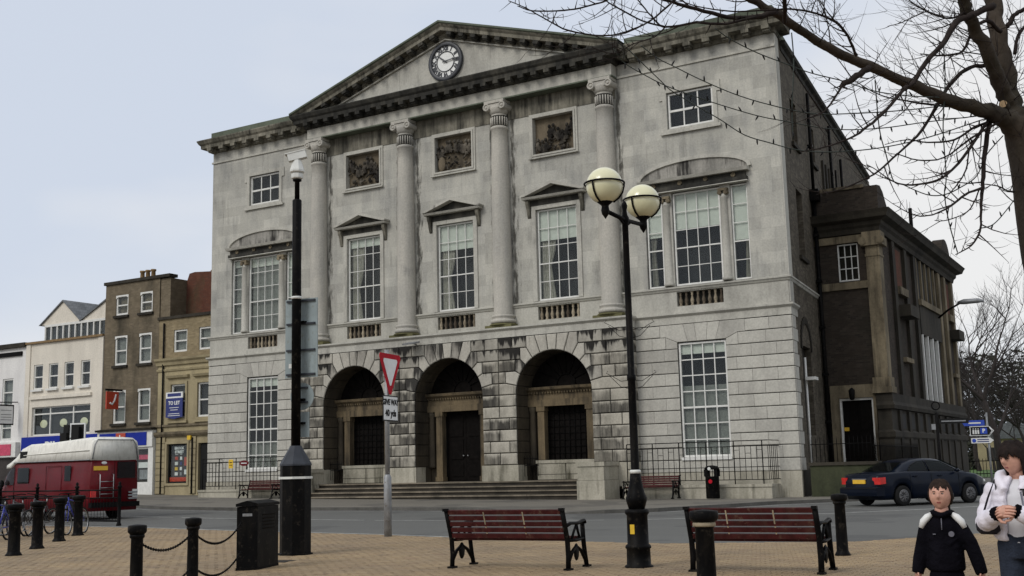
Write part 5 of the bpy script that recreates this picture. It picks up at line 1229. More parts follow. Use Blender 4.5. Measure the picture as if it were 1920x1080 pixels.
b = MB(); b.box(-.09,.09,y0,.055,3.5,3.54); b.box(-.09,.09,y0,.055,3.8,3.84); b.box(-.09,.09,y0,.055,2.78,2.82); b.obj('clamp', 'greysteel', gw, world=False)

# benches
def bench(label, x, y, rz, L=1.86, z=0, group='slatted benches'):
    t = thing('park_bench', label, 'bench', (x, y, z), rz, group)       # sitter faces +y
    for k in range(5):
        zz = .44+.083*k; yy = -.03-.028*k
        b = MB(lambda v, zz=zz, yy=yy: Matrix.Rotation(R(18),3,'X') @ v + Vector((0,yy,zz)))
        b.box(-L/2, L/2, -.016, .016, .006, .068); b.obj('back_slat', 'maroon', t, world=False)
    for k in range(5):
        b = MB(); b.box(-L/2, L/2, .03+.085*k, .1+.085*k, .405+.004*k, .435+.004*k); b.obj('seat_slat', 'maroon', t, world=False)
    for x_ in (-.31, .31):
        b = MB(); b.add([(x_-.009,-.064,.5),(x_+.009,-.064,.5),(x_+.009,-.175,.81),(x_-.009,-.175,.81),(x_-.009,-.05,.5),(x_+.009,-.05,.5),(x_+.009,-.16,.81),(x_-.009,-.16,.81)],
            [(0,1,2,3),(4,7,6,5),(0,4,5,1),(1,5,6,2),(2,6,7,3),(3,7,4,0)]); b.obj('back_strap', 'strap', t, world=False)
    for s in (-1, 1):
        x0 = s*(L/2+.03); T = lambda v, x0=x0: Vector((x0+v.x, v.y, v.z)); b = MB(T)
        def bar(pts, w=.03, r=.032): b.tube([(0,a,c) for a, c in pts], r, 6, flat=(1.3,.9))
        bar([(-.02,.0),(.0,.2),(-.02,.42),(-.09,.62),(-.17,.84)], r=.03); bar([(.62,.0),(.56,.2),(.52,.4),(.5,.62)], r=.028)
        bar([(-.02,.41),(.25,.4),(.53,.42)], r=.026); bar([(-.1,.6),(.1,.64),(.35,.63),(.56,.66),(.58,.62)], r=.026)
        bar([(.0,.12),(.12,.25),(.27,.32),(.43,.25),(.58,.1)], r=.024); b.ball((0,.27,.24),(.02,.09,.12),8,6); bar([(.12,.42),(.2,.52),(.3,.62)], r=.016); bar([(.4,.42),(.34,.52),(.3,.62)], r=.016)
        b.box(-.045,.045,-.08,.06,0,.04); b.box(-.045,.045,.56,.68,0,.04); b.box(-.035,.035,-.215,-.15,.82,.86)
        b.obj('end_frame', 'black', t, world=False)
    return t
bench('dark red slatted bench on the plaza left of the lamp post, seen from behind', 19.2, -28.1, math.atan2(.11,1.97), 1.78)
bench('dark red slatted bench on the plaza right of the lamp post, behind a thick bollard', 22.66, -27.72, math.atan2(.08,1.97), 1.62)
bench('red bench against the railing of the right wing, beside the stone pedestal', 9.95, -1.75, R(180), 1.95, .14)
bench('dark red bench against the railing of the left wing, partly behind the camera post', -9.75, -1.75, R(180), 1.95, .28)

# litter bin
lb = thing('litter_bin', 'black litter bin standing before the right hand railing', 'bin', (12.4,-2.0,.13))
b = MB(); b.lathe(0,0,[(.24,0),(.25,.03),(.25,.78),(.27,.8)],16); b.obj('bin_body', 'black', lb, world=False)
b = MB(); b.lathe(0,0,[(.27,1.05),(.275,1.1),(.2,1.17),(.05,1.2)],16); b.obj('bin_hood', 'black', lb, world=False)
b = MB()
for a in (40,140,220,320): b.box(.25*math.cos(R(a))-.05,.25*math.cos(R(a))+.05,.25*math.sin(R(a))-.03,.25*math.sin(R(a))+.03,.8,1.05)
b.obj('bin_post', 'black', lb, world=False); MB().lathe(.02,-.0,[(.075,-.262),(.075,-.252)],14,'y',.62).obj('bin_badge', 'red', lb, world=False)
MB().lathe(0,0,[(.06,-.285),(.06,-.275)],12,'y',1.08).obj('bin_disc', 'camwhite', lb, world=False)

# twin globe lamp post
lp = thing('globe_lamp_post', 'black cast iron lamp post with two cream globe lanterns', 'lamp post', (20.85,-27.34,0), 0)
b = MB(); b.lathe(0,0,[(.2,0),(.2,.03),(.17,.05),(.165,.26),(.185,.28),(.175,.31),(.15,.33),(.146,.72),(.17,.75),(.17,.79),(.13,.81)],20); lb_ = b.obj('lamp_base', 'black', lp, world=False)
MB().box(-.045,.02,-.152,-.146,.47,.6).obj('warning_label', 'yellow', lb_, world=False)
b = MB(); b.lathe(0,0,[(.11,.8),(.145,.92),(.15,.96),(.12,1.03),(.085,1.2),(.075,1.3)],16); b.obj('lamp_vase', 'black', lp, world=False)
b = MB(); b.lathe(0,0,[(.075,1.3),(.06,1.34),(.055,2.6),(.065,2.62),(.065,2.68),(.05,2.7),(.045,4.9),(.06,4.92),(.06,4.98),(.04,5.02),(.03,5.1),(.045,5.16),(.03,5.21),(.005,5.24)],12); b.obj('lamp_shaft', 'black', lp, world=False)
b = MB(); b.lathe(0,0,[(.078,1.3),(.08,1.33),(.072,1.35)],12); b.obj('worn_tape', 'camwhite', lp, world=False)
dv = Vector((-.6*.863+.5*1.0*.505, -.6*.505-.5*1.0*.863, 0)); vw = Vector((-.505-.0,.863,0)); rt = Vector((.863,.505,0))
arm = (rt*.31+vw*.5); arm = arm*(.62/arm.length)
b = MB(); b.tube([tuple(-arm)[:2]+(4.98,), (0,0,4.95), tuple(arm)[:2]+(4.98,)], .032, 8); b.tube([tuple(-arm*.3)[:2]+(4.95,),(0,0,4.86)],.02,6); b.tube([tuple(arm*.3)[:2]+(4.95,),(0,0,4.86)],.02,6); b.obj('cross_arm', 'black', lp, world=False)
for s in (-1, 1):
    c = arm*s
    b = MB(); b.lathe(c.x,c.y,[(.004,4.86),(.03,4.9),(.05,4.93),(.06,4.98),(.05,5.04),(.06,5.06),(.11,5.1),(.14,5.15),(.1,5.16)],14); h = b.obj('lantern_holder', 'black', lp, world=False)
    MB().ball((c.x,c.y,5.34),(.262,.262,.262),24,16).obj('lamp_globe', 'globe', h, world=False)
    b = MB(); n = 24; ring = [(c.x+.285*math.cos(2*math.pi*k/n), c.y+.285*math.sin(2*math.pi*k/n), 5.37) for k in range(n+1)]; b.tube(ring, .014, 6, caps=False)
    for k in range(3):
        a = R(20+120*k); b.tube([(c.x+.279*math.cos(a)*math.sin(R(t)), c.y+.279*math.sin(a)*math.sin(R(t)), 5.345-.279*math.cos(R(t))) for t in (25,45,65,85,94)], .014, 5)
    b.obj('globe_cage', 'black', h, world=False)
for z in (2.62, 3.35):                                     # iron basket scrolls
    b = MB()
    for s in (-1,1): b.tube([(0,0,z),(s*rt.x*.15,s*rt.y*.15,z-.02),(s*rt.x*.28,s*rt.y*.28,z+.06),(s*rt.x*.36,s*rt.y*.36,z+.1),(s*rt.x*.33,s*rt.y*.33,z+.13)], .004, 4); b.tube([(s*rt.x*.03,s*rt.y*.03,z-.13),(s*rt.x*.15,s*rt.y*.15,z-.1),(s*rt.x*.3,s*rt.y*.3,z+.05)], .004, 4)
    b.obj('basket_bracket', 'blackmatt', lp, world=False)

# guard rail beside the bicycles
gr = thing('pedestrian_guard_rail', 'black pedestrian guard rail along the plaza edge in front of the red van', 'railing', (-3,-18.4,0))
def gpos(k): return (lerp(-.04,-11,k/5)+3, (lerp(-18.46,-17.3,k/5))+18.4)
for k in range(6):
    x, y = gpos(k); b = MB(); b.lathe(x,y,[(.075,0),(.075,.05),(.055,.08),(.05,1.12),(.07,1.14),(.07,1.17),(.03,1.2),(.05,1.25),(.02,1.3)],10); b.obj('post', 'black', gr, world=False)
for k in range(5):
    (x0,y0_),(x1,y1_) = gpos(k), gpos(k+1)
    for z, r in ((1.05,.025),(.82,.02),(.14,.03)): MB().tube([(x0,y0_,z),(x1,y1_,z)], r, 6).obj('rail', 'blackmatt', gr, world=False)
    for i in range(1, 14): MB().tube([(lerp(x0,x1,i/14),lerp(y0_,y1_,i/14),.14),(lerp(x0,x1,i/14),lerp(y0_,y1_,i/14),.82)], .008, 4).obj('railing_bar', 'blackmatt', gr, world=False)

# traffic signal seen from behind
tx, ty = -13.3, -9.4; tz = pave_z(tx,ty)-.3
tr = thing('traffic_light', 'black traffic light with white edged backing board, above the red van roof', 'traffic light', (tx,ty,tz), R(20))
b = MB(); b.lathe(0,0,[(.07,.3),(.06,3.6)],8); b.obj('pole', 'blackmatt', tr, world=False)
b = MB(); b.box(-.3,.3,-.02,.02,2.75,3.75); o = b.obj('backing_board', 'ink', tr, world=False); b = MB(); frame_box(b,-.3,.3,2.75,3.75,.06,-.03,.03); b.obj('board_edge', 'signwhite', o, world=False)
b = MB(); b.box(-.15,.15,-.2,-.03,2.85,3.65)
b.obj('signal_head', 'ink', tr, world=False); b = MB(); b.box(-.75,-.45,-.15,.15,3.0,3.4); b.box(-.45,-.06,-.03,.03,3.15,3.2); b.box(-.62,-.38,-.1,.1,3.4,3.75); b.obj('side_signal', 'ink', tr, world=False)

# direction signs by the side road
ds = thing('direction_sign', 'pole with blue arrow sign above a parking sign and a small pale arrow sign', 'road sign', (20.1,11.4,.1), R(8))
b = MB(); b.lathe(0,0,[(.05,0),(.045,3.2)],8); b.obj('pole', 'greysteel', ds, world=False)
def arrow(x0, x1, z0, z1, tip, y): return [(x0,z0),(x1,z0),(x1+tip,(z0+z1)/2),(x1,z1),(x0,z1)] if tip > 0 else [(x0,z0),(x1,z0),(x1,z1),(x0,z1),(x0+tip,(z0+z1)/2)]
b = MB(); b.prism(arrow(-.92,-.1,2.64,2.88,-.08,0),-.09,-.07); b.obj('blue_arrow_plate', 'signblue', ds, world=False)
b = MB(); b.box(-.75,-.25,-.095,-.091,2.73,2.79); b.obj('print_line', 'signwhite', ds, world=False)
b = MB(); b.prism(arrow(-.72,.06,2.2,2.62,.2,0),-.1,-.08); p_ = b.obj('parking_plate', 'signwhite', ds, world=False); b = MB(); b.prism(arrow(-.69,.05,2.23,2.59,.17,0),-.106,-.101); b.obj('plate_field', 'ink', p_, world=False)
b = MB(); b.box(-.3,-.02,-.112,-.107,2.28,2.54); b.obj('blue_square', 'signblue', p_, world=False); text('P', .22, 'signwhite', p_, (-.16,-.116,2.41), bold=.01)
b = MB()
for k in range(3): b.ball((-.58+.1*k,-.11,2.5),(.025,.01,.025),6,5); b.box(-.615+.1*k,-.545+.1*k,-.113,-.107,2.28,2.46)
b.obj('pictogram', 'signwhite', p_, world=False)
b = MB(); b.tube([(.08,-.112,2.55),(.18,-.112,2.41),(.08,-.112,2.27)],.02,4); b.obj('chevron', 'signwhite', p_, world=False)
b = MB(); b.prism(arrow(-.7,.08,1.88,2.11,.14,0),-.1,-.08); p_ = b.obj('small_arrow_plate', 'signwhite', ds, world=False); b = MB(); b.lathe(-.58,0,[(.085,-.106),(.085,-.1)],14,'y',1.995); b.obj('blue_roundel', 'signblue', p_, world=False)
for z in (2.04,1.95): MB().box(-.45,.02,-.106,-.101,z-.02,z+.02).obj('print_line', 'navy', p_, world=False)
fs = thing('finger_post', 'small dark fingerpost with a ring finial before the annex side', 'signpost', (19.9,.9,.1), R(25))
b = MB(); b.lathe(0,0,[(.06,0),(.05,2.9)],8); b.tube([(.14*math.cos(R(t)),0,3.15+.14*math.sin(R(t))) for t in range(0,361,30)],.025,5); b.obj('pole', 'blackmatt', fs, world=False)
b = MB(); b.box(.06,1.1,-.02,.02,2.5,2.68); b.obj('finger_board', 'ink', fs, world=False); b = MB(); b.box(.15,1.0,-.026,-.021,2.57,2.61); b.obj('print_line', 'greysteel', fs, world=False)
MB().box(-.2,-.06,-.02,.02,2.3,2.5).obj('badge', 'greysteel', fs, world=False)
# iron cover in the paving
mc = MB().box(-.32,.32,-.22,.22,.006,.0175).obj('manhole_cover', 'annexdark'); mc.location = (14.6,-27.9,0); mc.rotation_euler = (0,0,R(15)); tag(mc, 'rusty rectangular cover set in the block paving near the camera post', 'manhole cover')
# ---------------------------------------------------------------- vehicles
def shell(b, xs, f):
    """loft of closed rings along x; f(x) gives [(y,z)...] for one side from bottom to top"""
    rings = []
    for x in xs:
        h = f(x); rings.append([(x, y, z) for y, z in h]+[(x, -y, z) for y, z in h[::-1]])
    return b.loft(rings)
def pl(pts):                                                 # piecewise linear
    def f(x):
        if x <= pts[0][0]: return pts[0][1]
        for (a, p), (c, q) in zip(pts, pts[1:]):
            if x <= c: return lerp(p, q, (x-a)/(c-a))
        return pts[-1][1]
    return f
def wheel(t, x, y, r, w, side, hubr=.6, spokes=9):
    o = MB(); o.lathe(x, y, [(r*.62,-w/2),(r*.9,-w/2),(r,-w*.35),(r,w*.35),(r*.9,w/2),(r*.62,w/2)], 24, 'y', r, caps=False); o = o.obj('wheel', 'tyre', t, world=False)
    h = MB(); ys = y+side*w*.42; h.lathe(x, ys, [(r*.64,-.02*side),(r*.62,.02*side),(r*.3,.0),(r*.12,.03*side)], 24, 'y', r)
    for k in range(spokes):
        a = 2*math.pi*k/spokes; h.tube([(x+r*.15*math.cos(a), ys+.025*side, r+r*.15*math.sin(a)), (x+r*.58*math.cos(a), ys+.02*side, r+r*.58*math.sin(a))], r*.055, 4)
    h.obj('wheel_trim', 'hub', o, world=False); return o
# dark blue saloon
WBH = (.57,.82)
car = thing('parked_car', 'dark blue four door saloon with yellow rear plate, turning by the annex', 'car', (20.0-.72*.82+1.33*.57, -6.3+.72*.57+1.33*.82, 0), math.atan2(.82,.57))
WB = 1.35; ARC = .36
def arch(x):
    z = .2
    for c in (-WB, WB):
        if abs(x-c) < ARC: z = max(z, .3+math.sqrt(ARC**2-(x-c)**2))
    return z
top = pl([(-2.25,.78),(-2.2,.93),(-2.05,.97),(-1.5,1.0),(-1.2,1.02),(.9,.99),(1.2,.97),(1.7,.89),(2.1,.76),(2.22,.62),(2.27,.5)])
wid = pl([(-2.27,.62),(-2.2,.74),(-1.95,.83),(-1.3,.86),(1.0,.86),(1.7,.82),(2.05,.74),(2.2,.62),(2.27,.5)])
def body(x):
    w, t_ = wid(x), top(x); a = min(arch(x), t_-.12); lo = max(a, .34 if abs(x) > 2.15 else a)
    return [(w*.2,lo),(w*.96,lo),(w,lerp(lo,t_,.2)),(w,lerp(lo,t_,.55)),(w*.985,t_-.05),(w*.93,t_),(w*.5,t_+.015)]
xs = sorted(set([-2.27,-2.24,-2.2,-2.1,-2.0,-1.85]+[-1.75+.05*k for k in range(17)]+[-.8,-.4,0,.4,.8]+[.95+.05*k for k in range(17)]+[1.85,1.95,2.05,2.12,2.18,2.23,2.27]))
shell(MB(), xs, body).obj('body', ['carblue'], car, world=False)
rt_ = pl([(-1.62,.98),(-1.0,1.27),(-.65,1.365),(-.2,1.4),(.2,1.39),(.45,1.35),(1.3,.96)])
def cab(x):
    z = rt_(x); w = lerp(.8,.58,min(1,(z-.96)/.42)); wb = .8; return [(.1,.93),(wb,.95),(lerp(wb,w,.5),lerp(.95,z,.5)),(w,max(.96,z-.05)),(w*.8,z),(w*.4,z+.012)]
shell(MB(), [-1.62,-1.45,-1.2,-1.0,-.8,-.65,-.4,-.2,0,.2,.35,.45,.7,.95,1.15,1.3], cab).obj('roof', 'carblue', car, world=False)
for s in (-1,1):
    P = lambda x, z: (x, s*(lerp(.8, .58, min(1,max(0,(z-.96)/.42)))+.012), z)
    for nm, q in (('side_window',[(-1.1,1.0),(-.28,1.0),(-.28,1.33),(-.6,1.3),(-.88,1.2)]),('side_window',[(-.2,1.0),(.92,1.0),(.72,1.12),(.38,1.29),(-.2,1.335)])):
        b = MB(); b.add([P(*k) for k in q], [tuple(range(len(q)))[::s]]); b.obj(nm, 'carglass', car, world=False)
        b = MB(); b.tube([tuple(Vector(P(*k))+Vector((0,s*.004,0))) for k in q+q[:1]], .012, 4); b.obj('window_trim', 'chrome' if 0 else 'ink', car, world=False)
b = MB(); b.add([(-1.6,-.62,1.01),(-1.6,.62,1.01),(-1.02,.5,1.285),(-1.02,-.5,1.285)], [(0,1,2,3)]); b.v = [(x-.02,y,z+.02) for x,y,z in b.v]; b.obj('rear_window', 'carglass', car, world=False)
b = MB(); b.add([(1.26,-.66,1.0),(1.26,.66,1.0),(.5,.52,1.345),(.5,-.52,1.345)], [(0,3,2,1)]); b.v = [(x+.02,y,z+.02) for x,y,z in b.v]; b.obj('windscreen', 'carglass', car, world=False)
for s in (-1,1):
    b = MB(); b.prism([(-2.2,.66),(-2.2,.86),(-1.98,.87),(-1.98,.68)], s*.56, s*.845, 'y'); b.v = [(x-.03-(.04 if abs(y) < .6 else 0),y,z) for x,y,z in b.v]; b.obj('tail_light', 'taillight', car, world=False)
    b = MB(); b.ball((.78,s*.93,1.02),(.07,.09,.06),8,6); b.obj('wing_mirror', 'carblue', car, world=False)
    b = MB(); b.ball((2.12,s*.58,.66),(.1,.14,.07),10,6); b.obj('headlight', 'signwhite', car, world=False)
    for x in (-.95,.05): MB().box(x,x+.16,s*.87-.012,s*.87+.012,.86,.89).obj('door_handle', 'carblue', car, world=False)
    for x in (-1.05,-.22,.9): MB().box(x-.004,x+.004,s*.862-.003,s*.862+.003,.4,.94).obj('door_seam', 'ink', car, world=False)
MB().box(-2.3,-2.265,-.27,.27,.68,.8).obj('number_plate', 'plateyel', car, world=False); MB().box(-2.29,-2.2,-.31,.31,.805,.83).obj('plate_trim', 'chrome', car, world=False)
b = MB(); b.prism([(-2.34,.32),(-2.36,.42),(-2.36,.52),(-2.3,.58),(-1.9,.58),(-1.9,.32)], -.8, .8, 'y'); b.obj('rear_bumper', 'carblue', car, world=False)
MB().box(-2.365,-2.3,-.78,.78,.53,.56).obj('bumper_strip', 'ink', car, world=False)
b = MB(); b.prism([(2.3,.28),(2.34,.4),(2.28,.55),(1.9,.55),(1.9,.28)], -.78, .78, 'y'); b.obj('front_bumper', 'carblue', car, world=False)
MB().box(-1.2,.9,-.5,.5,.55,.95).obj('cabin_seats', 'ink', car, world=False)
for x in (-WB, WB):
    for s in (-1,1): wheel(car, x, s*.76, .305, .19, s)
MB().box(-1.75,1.75,-.62,.62,.22,.62).obj('underbody', 'ink', car, world=False)

# red high roof van
van = thing('camper_van', 'dark red van with white raised roof and ladder on its rear doors', 'van', (-4.5-2.6*.99+.12, -16+.97+.25, .0), math.atan2(.1025,-.995))
VW = 1.5
def varch(x):
    z = .3
    for c in (-1.4, 1.75):
        if abs(x-c) < .42: z = max(z, .33+math.sqrt(.42**2-(x-c)**2))
    return z
vt = pl([(-2.6,1.95),(1.05,1.95),(1.55,1.55),(1.75,1.2),(2.3,1.08),(2.6,.9),(2.7,.6)]); vw = pl([(-2.6,.93),(-2.4,.97),(1.3,.97),(2.2,.92),(2.6,.8),(2.7,.7)])
def vb(x):
    w, t_ = vw(x), vt(x); a = min(varch(x), t_-.2); return [(w*.2,a),(w*.97,a),(w,lerp(a,t_,.25)),(w,lerp(a,t_,.5)),(w*(.985 if t_ < 1.8 else .95),t_-.06),(w*.9,t_)]
xs = sorted(set([-2.6,-2.55,-2.4,-2.2,-2]+[-1.85+.06*k for k in range(16)]+[-.6,-.2,.2,.6,1.05]+[1.3+.06*k for k in range(16)]+[2.3,2.45,2.6,2.65,2.7]))
shell(MB(), xs, vb).obj('body', 'vanred', van, world=False)
rf = pl([(-2.6,2.62),(-2.4,2.72),(.2,2.6),(.75,2.45),(1.5,1.8)])
def vr(x):
    z = rf(x); k = min(1,max(.02,(z-1.8)/.6)); return [(.2,1.78 if x > 1 else 1.94),(.965,1.78 if x > 1.1 else 1.955),(lerp(.96,.925,k),lerp(1.96,z,.45)),(lerp(.95,.885,k),max(1.8,z-.1)),(lerp(.9,.83,k),max(1.8,z-.025)),(.4,z)]
shell(MB(), [-2.62,-2.58,-2.4,-2,-1,-.2,.2,.5,.75,1.0,1.25,1.5], vr).obj('high_roof', 'vanwhite', van, world=False)
for s in (-1,1):
    b = MB(); b.tube([(-2.5,s*.955,2.28),(-.2,s*.945,2.24),(.5,s*.93,2.2)], .018, 5); b.obj('roof_rib', 'vanwhite', van, world=False)
    b = MB(); b.tube([(-2.6,s*.965,1.965),(1.05,s*.97,1.965)], .016, 5); b.obj('roof_gutter', 'greysteel', van, world=False)
    b = MB(); b.tube([(.98,s*.955,1.93),(.98,s*.98,1.2),(.98,s*.985,.5)], .008, 4); b.obj('cab_door_seam', 'ink', van, world=False)
    b = MB(); b.box(-2.4,1.3,s*.97-.012,s*.97+.012,.78,.83); b.obj('side_moulding', 'ink', van, world=False)
b = MB(); b.tube([(-2.64,-.9,1.98),(-2.64,-.82,2.45),(-2.62,-.7,2.62),(-2.62,.7,2.62),(-2.64,.82,2.45),(-2.64,.9,1.98)], .022, 5); b.obj('roof_seam', 'greysteel', van, world=False)
for s in (-1,1):
    def sw(x0,x1,z0,z1,nm='side_window',m='carglass',y=.985): MB().box(x0,x1,s*y-.006,s*y+.006,z0,z1).obj(nm, m, van, world=False)
    sw(.05,.75,1.25,1.78); sw(-1.55,-1.2,1.3,1.8)
    b = MB(); b.add([(1.0,s*.955,1.2),(1.62,s*.965,1.2),(1.42,s*.93,1.6),(1.12,s*.925,1.82),(1.0,s*.925,1.82)], [(0,1,2,3,4)[::-s]]); b.v = [(x,y+s*.03,z) for x,y,z in b.v]; b.obj('cab_window', 'carglass', van, world=False)
    MB().box(.3,.72,s*.93-.02,s*.93+.01,2.08,2.34).obj('roof_window', 'ink', van, world=False)
    b = MB(); b.tube([(-1.0,s*.975,1.8),(-.1,s*.975,1.8),(-.1,s*.98,1.0),(-1.0,s*.98,1.0),(-1.0,s*.975,1.8)], .012, 4); b.obj('panel_seam', 'vanred', van, world=False)
    b = MB(); b.box(-2.64,-2.58,s*.82-.1,s*.82+.1,.72,.98); b.obj('tail_light', 'camwhite' if s < 0 else 'taillight', van, world=False)
    b = MB(); b.ball((1.55,s*1.1,1.25),(.05,.1,.14),8,6); b.obj('wing_mirror', 'ink', van, world=False)
b = MB(); b.add([(1.72,-.8,1.22),(1.72,.8,1.22),(1.1,.72,1.9),(1.1,-.72,1.9)], [(0,1,2,3)]); b.v = [(x+.05,y,z+.03) for x,y,z in b.v]; b.obj('windscreen', 'carglass', van, world=False)
MB().box(-2.615,-2.6,-.82,-.1,1.35,1.9).obj('rear_window', 'carglass', van, world=False)
MB().box(-2.62,-2.602,.28,.82,1.62,1.76).obj('number_plate', 'plateyel', van, world=False)
MB().ball((-2.61,.42,1.86),(.015,.12,.05),10,6).obj('oval_sticker', 'signwhite', van, world=False)
MB().box(-2.607,-2.6,-.006,.006,.5,1.93).obj('door_seam', 'ink', van, world=False)
b = MB()
for y in (.1,.62): b.tube([(-2.62,y,1.5),(-2.7,y,1.48),(-2.7,y,.75),(-2.62,y,.7)], .016, 6)
for z in (.85,1.05,1.25): b.tube([(-2.7,.1,z),(-2.7,.62,z)], .014, 5)
b.obj('ladder', 'chrome', van, world=False)
MB().box(-2.72,-2.58,-.95,.95,.42,.58).obj('rear_bumper', 'blackmatt', van, world=False)
for z in (.66,.76,.86): MB().box(-2.66,-2.62,-.9,-.55,z,z+.05).obj('vent_bar', 'greysteel', van, world=False)
for x in (-1.4,1.75):
    for s in (-1,1): wheel(van, x, s*.83, .34, .22, s, spokes=6)
MB().box(-2.3,2.2,-.7,.7,.3,.7).obj('underbody', 'ink', van, world=False)

van.scale = (1.03,1,1.035)
def stretch(o):                                             # long wheelbase: lengthen everything ahead of the middle
    if o.type == 'MESH':
        for v in o.data.vertices:
            if v.co.x > -.03: v.co.x += .9
    for c in o.children: stretch(c)
stretch(van)
# bicycles in the rack
def bicycle(x, y, rz, lean, label, paint):
    t = thing('bicycle', label, 'bicycle', (x,y,0), rz, 'bicycles parked at the rail'); t.rotation_euler = (lean,0,rz)
    for nm, wx in (('wheel',-.52),('wheel',.52)):
        b = MB(); n = 28; b.tube([(wx+.325*math.cos(2*math.pi*k/n),0,.335+.325*math.sin(2*math.pi*k/n)) for k in range(n+1)], .02, 6, caps=False); w = b.obj(nm, 'tyre', t, world=False)
        b = MB(); b.tube([(wx+.3*math.cos(2*math.pi*k/n),0,.335+.3*math.sin(2*math.pi*k/n)) for k in range(n+1)], .011, 5, caps=False); b.obj('rim', 'chrome', w, world=False)
        b = MB()
        for k in range(14): a = 2*math.pi*k/14; b.tube([(wx,.02*(-1)**k,.335),(wx+.3*math.cos(a),0,.335+.3*math.sin(a))], .0025, 3)
        b.tube([(wx,-.05,.335),(wx,.05,.335)],.018,6); b.obj('spokes', 'greysteel', w, world=False)
    b = MB(); A_, B_, C_, D_, E_ = (-.52,0,.335), (-.06,0,.3), (-.2,0,.82), (.36,0,.86), (.52,0,.335)
    b.tube([B_,C_],.017,6); b.tube([B_,D_],.019,6); b.tube([C_,(.34,0,.9)],.016,6)
    for s in (-.04,.04): b.tube([(A_[0],s,A_[2]),(C_[0],s*.3,.76)],.01,5); b.tube([(A_[0],s,A_[2]),(B_[0],s*.6,B_[2])],.01,5); b.tube([(E_[0],s,E_[2]),(.39,s,.76)],.013,5)
    b.tube([(.39,-.04,.76),(.39,.04,.76)],.014,5); b.tube([(.39,0,.74),(.33,0,.95)],.02,6); b.obj('frame', paint, t, world=False)
    b = MB(); b.tube([(.33,0,.93),(.31,0,1.02),(.38,0,1.05)],.014,6); b.tube([(.26,-.27,1.04),(.36,-.2,1.06),(.38,0,1.05),(.36,.2,1.06),(.26,.27,1.04)],.012,6); b.obj('handlebar', 'blackmatt', t, world=False)
    b = MB(); b.tube([(-.2,0,.8),(-.22,0,.95)],.014,6); b.obj('seat_post', 'chrome', t, world=False); b = MB(); b.loft([[(x_,w*c,.97+h*s_) for c,s_ in ((1,0),(.6,.8),(-.6,.8),(-1,0),(0,-.5))] for x_,w,h in ((-.36,.07,.02),(-.3,.085,.035),(-.18,.04,.03),(-.07,.02,.02))]); b.obj('saddle', 'blackmatt', t, world=False)
    b = MB(); b.lathe(-.06,.045,[(.09,-.004),(.09,.004)],16,'y',.3); b.tube([(-.06,.06,.3),(.05,.07,.18)],.012,5); b.tube([(-.06,-.06,.3),(-.17,-.07,.42)],.012,5); b.box(.0,.1,.07,.15,.165,.19); b.box(-.22,-.12,-.15,-.07,.41,.435); b.obj('crank', 'greysteel', t, world=False)
bicycle(2.7,-22.2,R(-62),R(4),'blue bicycle with bright rims, nearest the camera in the row by the red van','bikeblue')
bicycle(1.9,-22.7,R(-70),R(-5),'dark bicycle second from the right in the row by the red van','bikegrey')
bicycle(2.6,-23.7,R(-58),R(6),'dark bicycle behind the second bollard from the left edge','bikegrey')
bicycle(3.3,-24.9,R(-66),R(-4),'blue bicycle at the left edge, farthest left of the row','bikeblue')
bicycle(1.2,-23.6,R(-75),R(7),'dark bicycle farthest back in the row, against the guard rail','bikegrey')
bicycle(2.2,-24.9,R(-50),R(-7),'grey bicycle leaning between the first two bollards','greysteel')
